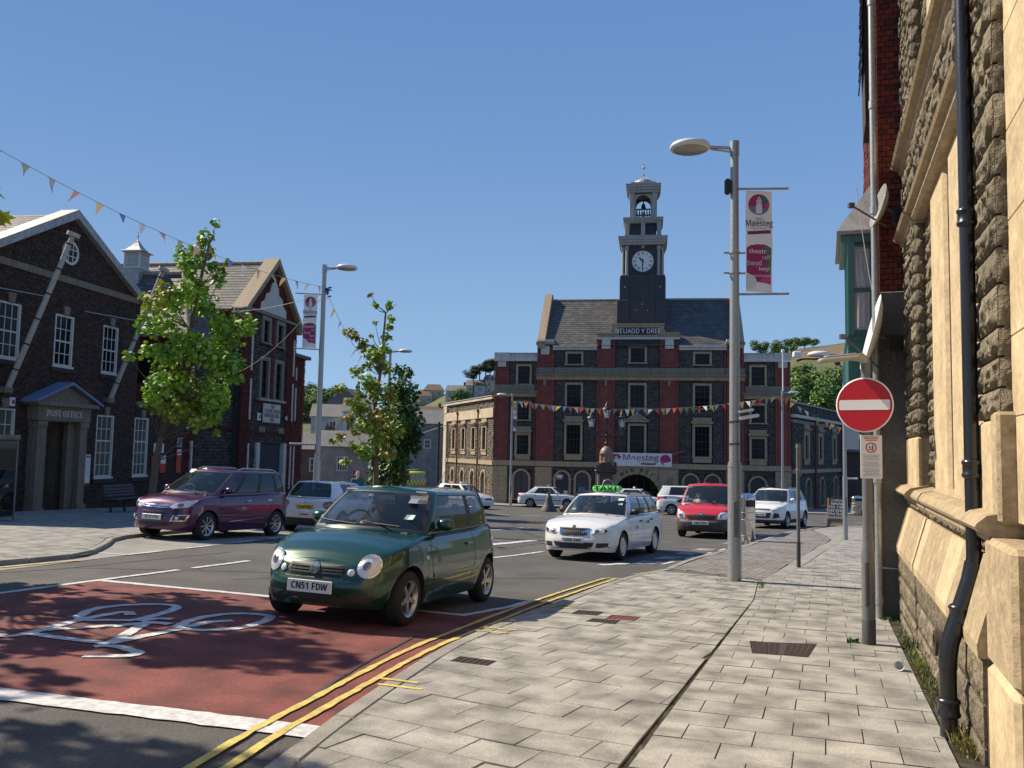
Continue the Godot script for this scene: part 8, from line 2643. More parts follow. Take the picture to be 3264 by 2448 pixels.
func emblem(cx: float,cy: float,r: float) -> Array:
	var l:=[["magenta",circle2(cx,cy,r),0],["teal_print",circle2(cx,cy,r,14,-1.35,-0.15) + [P2(cx + r * 0.3,cy - r * 0.1)],1],["pink",circle2(cx,cy,r,10,-0.15,0.55) + [P2(cx + r * 0.35,cy)],2],["slate_print",circle2(cx,cy,r,16,0.45,2.9) + [P2(cx - r * 0.3,cy + r * 0.15),P2(cx + r * 0.3,cy + r * 0.3)],3]]
	return l + tower_print(cx,cy + r * 0.05,r * 0.82)
func lamp_banner(o: Node3D,y: float,side: float,words: Array,label: String,turn:=0.0):
	var arm:=nb()
	for e in [0.0,-1.88]:
		arm.cyl(P3(0,y + e,0),P3(side * 0.95,y + e + 0.03,0),0.022,0.022,8)
	var b:=thing("lamp_banner",label,"banner",o.position,turn,"festival banners on lamp posts")
	part("banner_arm",arm,M.galvanised,b)
	var w:=0.46; var h:=1.8
	var x0:=0.2 if side > 0 else -0.2 - w
	var pr:=emblem(w / 2,0.24,0.185)
	pr.append(["purple_print",[P2(0.03,0.72),P2(0.43,0.7),P2(0.43,0.76),P2(0.03,0.78)],0])
	pr.append(["magenta",[P2(0.01,1.02),P2(0.08,0.97),P2(0.2,0.95),P2(0.34,0.96),P2(0.44,1.02),P2(0.44,1.65),P2(0.2,1.62),P2(0.1,1.5),P2(0.01,1.46)],0])
	pr.append(["teal_print",[P2(0.33,0.96),P2(0.44,1.02),P2(0.44,1.5),P2(0.37,1.4),P2(0.36,1.15)],1])
	pr.append(["pink",[P2(0.44,1.48),P2(0.44,1.67),P2(0.24,1.6),P2(0.32,1.48)],2])
	pr.append(["lamp_white",circle2(0.06,1.62,0.13,16) ,3])
	var keep:=[]
	for p in pr:
		var g:=Geometry2D.intersect_polygons(PackedVector2Array(p[1]),PVA([P2(0.004,0.004),P2(w - 0.004,0.004),P2(w - 0.004,h - 0.004),P2(0.004,h - 0.004)]))
		if g.size() > 0: keep.append([p[0],Array(g[0]),p[2]])
	var tx:=[["gŵyl",0.06,"grey_print",w / 2,0.5,400],["Maesteg",0.145,"navy_print",w / 2,0.58,400,0.9],["f e s t i v a l",0.055,"grey_print",w / 2,0.67,400]]
	for k in words.size():
		var e = words[k]
		tx.append([e[0],e[1],"cloth_white",e[2],e[3],e[4]])
	banner_sheet(b,w,h,X3(Basis.IDENTITY,P3(x0,y - 0.03,0.0)),keep,tx)
func bunting(label: String,a: Vector3,b: Vector3,sag: float,n: int,colours: Array,size:=0.26,group:="strings of bunting"):
	var mid:=(a + b) / 2
	var o:=thing("bunting",label,"bunting",mid,0.0,group)
	var pts:=[]
	for k in 33:
		var t:=k / 32.0
		pts.append(a.lerp(b,t) - P3(0,sag * 4 * t * (1 - t),0) - mid)
	var c:=nb()
	c.tube(pts,0.007,5)
	part("cord",c,M.rope,o)
	var dir:=(b - a).normalized()
	for k in n:
		var t:=(k + 0.5) / n
		var p:=a.lerp(b,t) - P3(0,sag * 4 * t * (1 - t),0) - mid
		var f:=nb()
		var sw:=rr(-0.9,0.9); var w:=size * rr(0.75,1.05)
		var out:=dir.cross(Vector3.UP).normalized()
		var tip:=p + (Vector3.DOWN * cos(sw) + out * sin(sw) * 0.7 + dir * rr(-0.5,0.5)).normalized() * size * 1.35
		var l:=p - dir * w / 2; var r:=p + dir * w / 2
		var m1:=l.lerp(tip,0.5) + out * rr(-0.04,0.04); var m2:=r.lerp(tip,0.5) + out * rr(-0.04,0.04)
		f.quad(l,m1,m2,r); f.tri(m1,tip,m2)
		part("flag",f,M["flag_" + colours[k % colours.size()]],o)
func cable(label: String,a: Vector3,b: Vector3,sag: float,r:=0.012):
	var pts:=[]
	for k in 17:
		var t:=k / 16.0
		pts.append(a.lerp(b,t) - P3(0,sag * 4 * t * (1 - t),0) - a)
	var c:=nb()
	c.tube(pts,r,6)
	var o:=part("overhead_cable",c,M.rope,self)
	o.position = a
	tag(o,label,"cable","overhead cables")
func litter_bin(label: String,x: float,d: float,h: float,r: float,turn:=0.0):
	var o:=thing("litter_bin",label,"litter bin",at(x,d,0.08),turn,"stainless steel litter bins")
	var b:=nb()
	b.lathe([P2(r * 0.97,0.0),P2(r,0.03),P2(r,h * 0.72)],28)
	part("drum",b,M.steel,o)
	var t:=nb()
	var ow:=0.62
	for k in 28:
		var a0:=TAU * k / 28; var a1:=TAU * (k + 1) / 28
		var am:=wrapf((a0 + a1) / 2 - PI / 2,-PI,PI)
		var u:=P3(cos(a0),0,sin(a0)) * r; var w:=P3(cos(a1),0,sin(a1)) * r
		if absf(am) > ow: t.quadn(w + P3(0,h * 0.72,0),u + P3(0,h * 0.72,0),u + P3(0,h * 0.86,0),w + P3(0,h * 0.86,0),w,u,u,w)
	part("mouth_ring",t,M.steel,o)
	var hd:=nb()
	hd.lathe([P2(r,h * 0.86),P2(r * 1.05,h * 0.87),P2(r * 1.05,h * 0.92),P2(r * 0.8,h * 0.975),P2(r * 0.4,h),P2(0,h)],28)
	part("domed_lid",hd,M.steel,o)
	var i:=nb()
	i.lathe([P2(0,h * 0.7),P2(r * 0.92,h * 0.7),P2(r * 0.92,h * 0.88)],20)
	part("liner",i,M.black_plastic,o)
	for y in [0.12,0.45,0.6]:
		var c:=nb()
		c.lathe([P2(r,h * y - 0.01),P2(r + 0.008,h * y),P2(r,h * y + 0.01)],28)
		part("band",c,M.galvanised,o)
func build_furniture():
	var lr:=street_lamp("tall grey street lamp on the near pavement, banner on its right",3.86,14.84,7.64,P2(-1,0.05),0.115)
	lamp_banner(lr,6.82,1.0,[["theatr",0.1,0.2,1.08,700],["celf",0.09,0.35,1.19,400],["bwyd",0.11,0.15,1.29,400],["hwyl",0.085,0.32,1.39,700],["cerddoriaeth",0.055,0.28,1.51,400]],"white and magenta festival banner on the near lamp post")
	for y in [5.3,5.66]:
		var cl:=nb()
		cl.cyl(P3(0,y,0),P3(0,y + 0.03,0),0.095,0.095,16)
		cl.cbox(P3(-0.14,y + 0.015,0),P3(0.1,0.03,0.03)); cl.cbox(P3(0.14,y + 0.015,0),P3(0.1,0.03,0.03))
		part("banner_clamp",cl,M.galvanised,lr)
	for y in [1.72,2.1]:
		var cl:=nb()
		cl.cyl(P3(0,y + 0.6,0),P3(0,y + 0.62,0),0.105,0.105,16)
		part("strap",cl,M.black_iron,lr)
	bb("loudspeaker",M.black_plastic,lr,P3(-0.13,6.85,0.03),P3(0.1,0.28,0.12),0.03)
	var cm:=nb()
	cm.xf = X3(Basis(P3(0,0,1),0.18),P3(0.18,2.85,0.08))
	cm.bbox(P3(0,0.05,0),P3(0.28,0.05,0.09),0.02); cm.bbox(P3(0.03,-0.06,0),P3(0.36,0.06,0.1),0.02)
	part("traffic_detector",cm,M.white_plastic,lr)
	var ll:=street_lamp("street lamp beside the memorial hall with bunting tied to it",-6.45,28.8,8.6,P2(1,-0.1),0.12)
	lamp_banner(ll,7.62,-1.0,[["theatre",0.1,0.2,1.08,700],["art",0.09,0.35,1.19,400],["food",0.11,0.15,1.29,400],["fun",0.085,0.32,1.39,700],["music",0.055,0.28,1.51,400]],"festival banner on the lamp post by the memorial hall")
	var kn:=nb()
	for k in 9: kn.ball(P3(0.12 + rr(-0.1,0.12),7.75 + rr(-0.2,0.15),rr(-0.05,0.15)),P3(0.07,0.03,0.05),6,4)
	part("tangled_ties",kn,M.flag_blue,ll)
	bb("side_bracket",M.galvanised,ll,P3(-0.5,2.55,0),P3(0.9,0.08,0.12),0.02)
	street_lamp("street lamp standing behind the second maple",-6.3,44.0,8.1,P2(1,-0.1))
	var l4:=street_lamp("street lamp before the left wing of the town hall",0.05,62.0,8.0,P2(-1,0))
	lamp_banner(l4,7.2,1.0,[],"small far festival banner before the town hall left wing",1.1)
	var l5:=street_lamp("street lamp before the right wing of the town hall",18.0,57.0,8.0,P2(1,0))
	var cc:=nb()
	cc.cyl(P3(0.05,8.0,0),P3(0.05,10.6,0),0.05,0.04,8)
	cc.cyl(P3(0.05,10.0,0),P3(1.0,10.05,0),0.03,0.03,6)
	cc.bbox(P3(1.0,10.5,0),P3(0.55,0.4,0.4),0.06); cc.bbox(P3(0.05,10.7,0),P3(0.2,0.25,0.2),0.04)
	part("camera_mast",cc,M.white_plastic,l5)
	var l6:=street_lamp("slim lamp post with floodlight and blank sign, left of the no entry sign",10.73,27.65,6.0,P2(-1,0.1),0.075)
	var fl:=nb()
	fl.xf = X3(Basis(P3(0,0,1),0.5),P3(-0.3,5.75,0.1))
	fl.bbox(P3(0,0,0),P3(0.12,0.4,0.2),0.03)
	part("floodlight",fl,M.black_plastic,l6)
	bb("blank_sign",M.galvanised,l6,P3(0.2,3.35,0.05),P3(0.5,0.95,0.02),0.008)
	bb("small_bracket",M.white_plastic,l6,P3(0.2,1.95,0.03),P3(0.4,0.05,0.05),0.01)
	var ne:=thing("no_entry_sign","large red round no entry sign on a grey pole by the wall","road sign",at(3.74,9.04,0.08),0.0)
	var p:=nb()
	p.cyl(P3(0,1.02,0),P3(0,2.95,0),0.05,0.05,18)
	part("upper_pole",p,M.grey_paint,ne)
	var q:=nb()
	q.lathe([P2(0.066,0.24),P2(0.066,0.92),P2(0.05,1.04)],18)
	part("lower_pole",q,M.grey_paint,ne)
	var ft:=nb()
	ft.lathe([P2(0.068,-0.05),P2(0.068,0.25),P2(0.066,0.255)],18)
	part("pole_foot",ft,M.dark_grey,ne)
	bb("access_door",M.dark_grey,ne,P3(-0.03,0.62,0.052),P3(0.05,0.46,0.025),0.014)
	var sd:=nb()
	var face:=Basis(Vector3.UP,-0.62)
	var disc:=X3(face,P3(0,2.47,0)) * X3(Basis(P3(1,0,0),PI / 2),P3(0,0,0.075))
	sd.xf = disc
	sd.lathe([P2(0,-0.008),P2(0.285,-0.008),P2(0.288,0.0),P2(0.285,0.004),P2(0,0.004)],48,Vector3.ZERO,-2.0)
	var plate:=part("sign_plate",sd,M.sign_white,ne)
	var rd:=nb()
	rd.xf = disc
	rd.lathe([P2(0.274,0.003),P2(0.274,0.0065),P2(0,0.0065)],48)
	part("red_face",rd,M.sign_red,plate)
	var wb:=nb()
	wb.xf = X3(face,P3(0,2.47,0))
	var rr:=PackedVector2Array()
	for e in [[1,1,0.0],[-1,1,PI / 2],[-1,-1,PI],[1,-1,1.5 * PI]]:
		for k in 5: rr.append(P2(e[0] * 0.235,e[1] * 0.035) + P2(cos(e[2] + k * PI / 8),sin(e[2] + k * PI / 8)) * 0.018)
	wb.prism(rr,0.081,0.0845)
	part("white_bar",wb,M.sign_white,plate)
	var lt:=nb()
	var ld:=P3(-0.97,0,0.12).normalized()
	lt.tube([P3(0,2.93,0),P3(0,2.98,0) + ld * 0.06,ld * 0.14 + P3(0,2.97,0)],[0.052,0.05,0.036],10)
	lt.xf = X3(Basis(Vector3.UP,0.12) * Basis(P3(0,0,1),0.12),ld * 0.3 + P3(0,2.95,0))
	lt.bbox(Vector3.ZERO,P3(0.44,0.055,0.12),0.02)
	lt.bbox(P3(0.02,0.035,0),P3(0.36,0.03,0.07),0.014)
	part("sign_lamp",lt,M.lamp_glass,ne)
	var no:=thing("alcohol_notice","white notice with red ringed bottle picture below the no entry sign","notice",at(3.74,9.04,0.08),0.0)
	var np:=nb()
	np.xf = X3(Basis(Vector3.UP,-0.35),P3(0.02,1.93,0.065))
	np.bbox(Vector3.ZERO,P3(0.21,0.45,0.008),0.004)
	part("plate",np,M.sign_white,no)
	var pu:=func(px: float,py: float,w: float,h: float,m: String,called: String):
		var z:=nb()
		z.xf = np.xf
		z.cbox(P3(px,py,0.005),P3(w,h,0.003))
		part(called,z,M[m],no)
	for k in 3: pu.call(0.0,0.205 - k * 0.017,0.15 - 0.02 * k,0.008,"red_print","red_text_line")
	for k in 14: pu.call(0.0,0.018 - k * 0.015 - (0.012 if k > 3 else 0.0) - (0.01 if k > 7 else 0.0),0.17 - 0.02 * (k % 3),0.005,"grey_print","text_line")
	var rg:=nb()
	rg.xf = np.xf * X3(Basis(P3(1,0,0),PI / 2),P3(0.0,0.095,0.004))
	rg.lathe([P2(0.042,0.0),P2(0.054,0.0),P2(0.054,0.003),P2(0.042,0.003),P2(0.042,0.0)],28)
	part("red_ring",rg,M.red_print,no)
	pu.call(0.014,0.09,0.014,0.05,"teal_print","bottle"); pu.call(0.014,0.12,0.006,0.02,"teal_print","bottle_neck"); pu.call(-0.014,0.1,0.014,0.02,"sign_blue","can"); pu.call(-0.006,0.078,0.04,0.012,"orange_print","glass_print")
	var s2:=thing("sign_post","slim grey post with sign turned edge on, beyond the loading bay","sign post",at(5.87,17.59,0.08),0.0)
	var a2:=nb()
	a2.cyl(P3(0,0.5,0),P3(0,2.5,0),0.036,0.036,12)
	part("pole",a2,M.grey_paint,s2)
	var a3:=nb(); a3.cyl(P3(0,-0.05,0),P3(0,0.52,0),0.042,0.042,12)
	part("pole_foot",a3,M.dark_grey,s2)
	var a4:=nb()
	a4.xf = X3(Basis(Vector3.UP,1.15),P3(0,2.17,0))
	a4.bbox(P3(0,0,0.045),P3(0.34,0.66,0.012),0.005)
	part("sign_plate",a4,M.bracken,s2)
	for y in [1.95,2.42]:
		var c:=nb(); c.cyl(P3(0,y,0),P3(0,y + 0.04,0),0.046,0.046,12)
		part("clip",c,M.galvanised,s2)
	litter_bin("shiny steel litter bin beside the tall near lamp post",7.14,26.1,1.42,0.265,0.35)
	litter_bin("steel litter bin far off beyond the chalkboard",22.9,57.0,1.2,0.4,0.0)
	var ab:=thing("chalkboard","pavement chalkboard with wooden frame and white handwriting","signboard",at(14.2,37.5,0.08),-0.45)
	for side in [1.0,-1.0]:
		var fr:=nb()
		fr.xf = X3(Basis(P3(1,0,0),-0.2 * side),P3(0,0,side * 0.24))
		for e in [[-0.36,0.6,0.07,1.25],[0.36,0.6,0.07,1.25]]: fr.bbox(P3(e[0],e[1],0),P3(e[2],e[3],0.04),0.008)
		fr.bbox(P3(0,0.14,0),P3(0.66,0.07,0.035),0.008)
		part("frame",fr,M.timber,ab)
		var bd:=nb()
		bd.xf = fr.xf
		bd.prism(PVA([P2(-0.33,0.17),P2(0.33,0.17),P2(0.33,1.22),P2(0.2,1.29),P2(0,1.31),P2(-0.2,1.29),P2(-0.33,1.22)]),-0.012,0.012)
		part("board",bd,M.chalkboard,ab)
		if side > 0:
			var words:=["Coffee","Special","Tea  Cake","Cold Drinks","Hot Rolls","Sandwiches"]
			for k in words.size():
				var tx:=lettering(words[k],0.15,M.sign_white,ab,fr.xf * P3(0,1.15 - k * 0.15,0.016),fr.xf.basis,"Droid Serif",400)
	var cu:=thing("paper_cup","crumpled white paper cup lying on the paving","cup",at(3.49,7.78,0.08),0.0)
	var cb:=nb()
	cb.xf = X3(Basis(P3(0,0,1),1.45) * Basis(P3(1,0,0),0.0),P3(0.0,0.042,0)).rotated(Vector3.UP,1.0)
	cb.lathe([P2(0.0,0.002),P2(0.028,0.0),P2(0.04,0.09),P2(0.043,0.092),P2(0.039,0.09),P2(0.026,0.006),P2(0.0,0.006)],20,P3(0,-0.045,0),0.8)
	part("cup_wall",cb,M.white_plastic,cu)
	var be:=thing("bench","dark slatted bench by the post office wall","bench",at(-13.6,30.6,0.08),1.42)
	for x in [-0.8,0.0,0.8]:
		var lg:=nb()
		lg.bbox(P3(x,0.22,0.0),P3(0.07,0.46,0.07),0.01)
		lg.bbox(P3(x,0.43,0.05),P3(0.06,0.06,0.5),0.01)
		lg.xf = X3(Basis(P3(1,0,0),-0.28),P3(x,0.45,-0.2))
		lg.bbox(P3(0,0.24,0),P3(0.06,0.52,0.05),0.01)
		part("leg",lg,M.black_iron,be)
	for k in 5:
		bb("seat_slat",M.dark_grey,be,P3(0,0.475,-0.16 + k * 0.095),P3(1.75,0.03,0.08),0.008)
	for k in 4:
		var sl:=nb()
		sl.xf = X3(Basis(P3(1,0,0),-0.28),P3(0,0.45,-0.2))
		sl.bbox(P3(0,0.14 + k * 0.11,0.035),P3(1.75,0.085,0.025),0.008)
		part("back_slat",sl,M.dark_grey,be)
	var ki:=thing("telephone_kiosk","glass and steel kiosk at the left edge before the post office","kiosk",at(-14.0,23.2,0.08),1.15)
	for e in [[-0.45,-0.45],[0.45,-0.45],[-0.45,0.45],[0.45,0.45]]:
		bb("post",M.grey_paint,ki,P3(e[0],1.1,e[1]),P3(0.05,2.2,0.05),0.01)
	bb("roof",M.po_stone,ki,P3(0,2.24,0),P3(1.02,0.14,1.02),0.03)
	for e in [[0.0,0.45,0.0],[0.45,0.0,PI / 2],[-0.45,0.0,PI / 2]]:
		for k in 2:
			var gp:=nb()
			gp.xf = X3(Basis(Vector3.UP,e[2]),P3(e[0],0,e[1]))
			gp.cbox(P3(0,1.62 if k else 0.6,0),P3(0.84,1.05 if k else 0.85,0.012))
			part("glass_panel",gp,M.dark_car_glass,ki)
		var rl:=nb()
		rl.xf = X3(Basis(Vector3.UP,e[2]),P3(e[0],0,e[1]))
		rl.cbox(P3(0,1.06,0),P3(0.85,0.12,0.03)); rl.cbox(P3(0,2.16,0),P3(0.85,0.05,0.03)); rl.cbox(P3(0,0.14,0),P3(0.85,0.06,0.03))
		part("rail",rl,M.black_plastic,ki)
	bb("telephone",M.dark_grey,ki,P3(0.1,1.25,-0.36),P3(0.36,0.7,0.16),0.03)
	var n2:=thing("no_entry_sign","tiny far off no entry sign above the white hatchback","road sign",at(-13.3,75.0,0.0),-0.17)
	var n3:=nb(); n3.cyl(P3(0,0,0),P3(0,2.2,0),0.04,0.04,8)
	part("pole",n3,M.galvanised,n2)
	var n4:=nb()
	n4.xf = X3(Basis(P3(1,0,0),PI / 2),P3(0,1.8,0.06))
	n4.lathe([P2(0,-0.01),P2(0.36,-0.01),P2(0.36,0.01),P2(0,0.01)],24)
	part("red_face",n4,M.sign_red,n2)
	var n5:=nb(); n5.cbox(P3(0,1.8,0.075),P3(0.52,0.12,0.01))
	part("white_bar",n5,M.sign_white,n2)
	var th:=thing("no_through_road_sign","blue no through road sign on a dark pole beyond the second maple","road sign",at(-6.75,50.0,0.08),0.0)
	var t1:=nb(); t1.cyl(P3(0,0,0),P3(0,3.7,0),0.07,0.06,10)
	part("pole",t1,M.dark_grey,th)
	var t2:=nb(); t2.bbox(P3(0.14,2.55,0.08),P3(0.38,0.62,0.02),0.01)
	var t2p:=part("blue_plate",t2,M.sign_blue,th)
	var t3:=nb(); t3.cbox(P3(0.14,2.46,0.095),P3(0.07,0.36,0.01))
	part("white_stem",t3,M.sign_white,t2p)
	var t4:=nb(); t4.cbox(P3(0.14,2.68,0.096),P3(0.26,0.1,0.012))
	part("red_bar",t4,M.sign_red,t2p)
	bb("grey_plate",M.grey_print,th,P3(0.12,3.2,0.08),P3(0.55,0.5,0.02),0.01)
	for k in 2:
		var bo:=thing("bollard",["bell shaped iron bollard before the leftmost saloon taxi","bell shaped iron bollard left of the estate taxi bonnet"][k],"bollard",at([2.35,4.0][k],[52.0,50.5][k],0.0),0.0,"bell bollards")
		var bm:=nb()
		bm.lathe([P2(0.52,0.0),P2(0.5,0.12),P2(0.34,0.35),P2(0.22,0.62),P2(0.17,0.9),P2(0.1,1.0),P2(0.0,1.02)],20)
		part("bell",bm,M.dark_grey,bo)
		var kb:=nb(); kb.ball(P3(0,1.06,0),Vector3.ONE * 0.09,10,8)
		part("knob",kb,M.dark_grey,bo)
	for k in 2:
		var rs:=thing("keep_left_sign",["small round sign on the refuge left of the estate taxi","small round sign just right of the estate taxi roof"][k],"road sign",at([5.1,11.4][k],[45.0,44.0][k],0.0),-0.1,"small refuge signs")
		var r1:=nb()
		r1.tube([P3(-0.3,0,0),P3(-0.3,1.6,0),P3(-0.2,1.85,0),P3(0,1.95,0),P3(0.2,1.85,0),P3(0.3,1.6,0),P3(0.3,0,0)],0.035,8)
		part("hoop",r1,M.galvanised,rs)
		var r2:=nb()
		r2.xf = X3(Basis(P3(1,0,0),PI / 2),P3(0,1.45,0))
		r2.lathe([P2(0,-0.012),P2(0.3,-0.012),P2(0.3,0.012),P2(0,0.012)],22)
		part("disc",r2,M.lamp_glass if k == 0 else M.sign_blue,rs)
	build_memorial_lamp()
	var hall: Node3D = get_node("town_hall")
	var mb:=thing("market_banner","white festival banner hung across the front of the town hall","banner",hall.transform * P3(9.16,4.66,0.5),hall.rotation.y)
	var pr:=emblem(0.42,0.5,0.4) + emblem(4.1,0.5,0.4)
	pr.append(["purple_print",[P2(0.95,0.72),P2(1.25,0.74),P2(3.2,0.76),P2(3.45,0.74),P2(3.38,0.84),P2(3.2,0.88),P2(1.2,0.86),P2(0.98,0.84)],0])
	banner_sheet(mb,4.58,1.0,Transform3D.IDENTITY,pr,[["Maesteg",0.58,"purple_print",2.25,0.36,400,1.25],["f e s t i v a l",0.16,"navy_print",2.25,0.64,400,1.5]],0.02)
	for e in [[P3(0,-0.05,0),P3(-1.1,0.25,-0.2)],[P3(4.58,-0.05,0),P3(5.6,0.2,-0.2)]]:
		var rp:=nb(); rp.cyl(e[0],e[1],0.015,0.015,5)
		part("rope",rp,M.rope,mb)
	var ltop:=ll.position + P3(0.05,7.85,0.1)
	bunting("bunting rising to the top left corner from the memorial hall lamp",P3(-11.2,7.95,-14.6),ltop,0.55,22,["yellow","blue","white","red","green","blue","red","yellow","blue","white","red","green","red","yellow","blue","white","red","green"],0.24)
	bunting("short bunting sloping down behind the second maple",ltop,at(-6.25,43.9,7.1),0.9,14,["red","yellow","blue","white","orange","red","yellow"],0.3)
	var c4:=l4.position + P3(0,7.5,0.1); var c5:=l5.position + P3(0,7.7,0.1)
	bunting("long bunting across the front of the town hall",c4,c5,0.75,46,["yellow","white","orange","red","green","green","red","white","yellow","blue","red","white","red"],0.36)
	bunting("bunting at the right, from the right wing lamp towards the street",c5,P3(25.5,2.9,-58.0),0.5,16,["orange","yellow","blue","white","red","green","red","yellow"],0.34)
	cable("pale cable slanting from the hall gable to its lamp post",ll.position + P3(-0.1,7.45,0),P3(-14.2,5.1,-42.5),0.5)
	cable("upper wire between hall gable and lamp banner",ll.position + P3(-0.1,7.6,0),P3(-15.3,8.9,-46.0),0.15)
	cable("wire sloping to the sunlit wing of the town hall",P3(-6.0,4.0,-80.0),P3(-19.0,1.2,-100.0),0.3,0.03)
	var pw:=thing("telegraph_pole","dark pole at the far corner of the sunlit stone wing","pole",at(-6.7,80.0),0.0)
	var pm:=nb(); pm.cyl(P3(0,0,0),P3(0,7.0,0),0.14,0.11,10)
	part("shaft",pm,M.black_iron,pw)
	bb("cross_bar",M.black_iron,pw,P3(0,6.7,0),P3(0.8,0.1,0.1),0.02)
	cable("thin wire down the green oriel window",P3(4.86,5.5,-12.0),P3(4.78,3.6,-11.2),0.1,0.006)
func build_memorial_lamp():
	var o:=thing("memorial_lamp","stone memorial with three iron lanterns before the town hall","monument",at(6.45,58.0,0.05),-0.08)
	var pd:=nb()
	pd.bbox(P3(0,0.15,0),P3(1.6,0.3,1.6),0.04); pd.bbox(P3(0,0.42,0),P3(1.3,0.26,1.3),0.04)
	part("step",pd,M.granite,o)
	bb("pedestal",M.memorial_dark,o,P3(0,1.45,0),P3(1.05,1.85,1.05),0.04)
	for sx in [-0.5,0.5]:
		for sz in [-0.5,0.5]:
			var cl:=nb(); cl.cyl(P3(sx,0.55,sz),P3(sx,2.35,sz),0.09,0.08,12)
			part("corner_shaft",cl,M.granite,o)
	for k in 6:
		var ln:=nb(); ln.cbox(P3(0,2.0 - k * 0.16,0.53),P3(0.55 - 0.12 * (k % 2),0.04,0.006))
		part("inscription_line",ln,M.granite,o)
	var cn:=nb()
	cn.bbox(P3(0,2.42,0),P3(1.35,0.14,1.35),0.04); cn.bbox(P3(0,2.56,0),P3(1.55,0.12,1.55),0.04)
	part("cornice",cn,M.memorial_dark,o)
	for t in 4:
		var pe:=nb()
		pe.xf = X3(Basis(Vector3.UP,t * PI / 2),Vector3.ZERO)
		pe.prism(PackedVector2Array(arch_outline(-0.6,0.6,2.6,2.65,0.5)),0.5,0.68)
		part("lunette",pe,M.memorial_dark,o)
	var dm:=nb()
	dm.lathe([P2(0.5,3.05),P2(0.52,3.15),P2(0.42,3.2),P2(0.4,3.6),P2(0.5,3.66),P2(0.5,3.72)],20)
	part("drum",dm,M.granite,o)
	for k in 10:
		var a:=TAU * k / 10
		var fc:=nb(); fc.cyl(P3(cos(a) * 0.42,3.2,sin(a) * 0.42),P3(cos(a) * 0.42,3.6,sin(a) * 0.42),0.05,0.05,8)
		part("drum_shaft",fc,M.bath_stone,o)
	var dd:=nb()
	dd.lathe([P2(0.44,3.72),P2(0.42,3.85),P2(0.32,4.05),P2(0.16,4.18),P2(0.1,4.22)],20)
	part("dome",dd,M.granite,o)
	var st:=nb()
	st.lathe([P2(0.12,4.2),P2(0.08,4.35),P2(0.13,4.42),P2(0.06,4.5),P2(0.05,4.9),P2(0.09,4.95),P2(0.05,5.0),P2(0.045,5.9),P2(0.08,5.95)],12)
	part("iron_stem",st,M.black_iron,o)
	for sx in [-1.0,1.0]:
		var ar:=nb()
		ar.tube([P3(0,4.85,0),P3(sx * 0.5,4.95,0),P3(sx * 0.95,5.0,0),P3(sx * 1.05,5.15,0),P3(sx * 1.02,5.35,0)],0.035,8)
		var ring:=[]
		for k in 17: ring.append(P3(sx * 0.38 + cos(TAU * k / 16) * 0.3,5.08 + sin(TAU * k / 16) * 0.28,0))
		ar.tube(ring,0.025,6,false)
		var ring2:=[]
		for k in 13: ring2.append(P3(sx * 0.38 + cos(TAU * k / 12) * 0.14,5.06 + sin(TAU * k / 12) * 0.13,0))
		ar.tube(ring2,0.02,6,false)
		part("scroll_arm",ar,M.black_iron,o)
	for e in [[-1.02,5.35],[1.02,5.35],[0.0,5.95]]:
		var lb:=nb()
		lb.cyl(P3(e[0],e[1],0),P3(e[0],e[1] + 0.14,0),0.1,0.16,6)
		for k in 6:
			var a:=TAU * k / 6
			lb.cyl(P3(e[0] + cos(a) * 0.16,e[1] + 0.14,sin(a) * 0.16),P3(e[0] + cos(a) * 0.29,e[1] + 0.72,sin(a) * 0.29),0.016,0.016,5)
		var lan:=part("lantern",lb,M.black_iron,o)
		var gl:=nb(); gl.cyl(P3(e[0],e[1] + 0.15,0),P3(e[0],e[1] + 0.71,0),0.15,0.275,6,false)
		part("lantern_glass",gl,M.clear_pane,lan)
		var lp:=nb(); lp.cyl(P3(e[0],e[1] + 0.2,0),P3(e[0],e[1] + 0.55,0),0.08,0.1,10)
		part("lamp_globe",lp,M.white_plastic,lan)
		var rf:=nb()
		rf.lathe([P2(0.33,e[1] + 0.71),P2(0.32,e[1] + 0.77),P2(0.2,e[1] + 0.9),P2(0.14,e[1] + 0.92),P2(0.12,e[1] + 1.05),P2(0.05,e[1] + 1.12),P2(0.03,e[1] + 1.25),P2(0.0,e[1] + 1.28)],12,P3(e[0],0,0))
		part("lantern_roof",rf,M.black_iron,lan)
func maple_leaf(mb: MB,p: Vector3,n: Vector3,up: Vector3,s: float):
	var r:=up.cross(n).normalized(); var u:=n.cross(r).normalized()
	var pts:=[]
	for e in [[0.0,-0.5],[0.28,-0.38],[0.5,-0.1],[0.3,0.05],[0.42,0.38],[0.16,0.28],[0.0,0.62],[-0.16,0.28],[-0.42,0.38],[-0.3,0.05],[-0.5,-0.1],[-0.28,-0.38]]:
		pts.append(p + (r * e[0] + u * e[1]) * s - n * s * 0.28 * absf(e[0]))
	for k in 12:
		mb.tri(p,pts[k],pts[(k + 1) % 12])
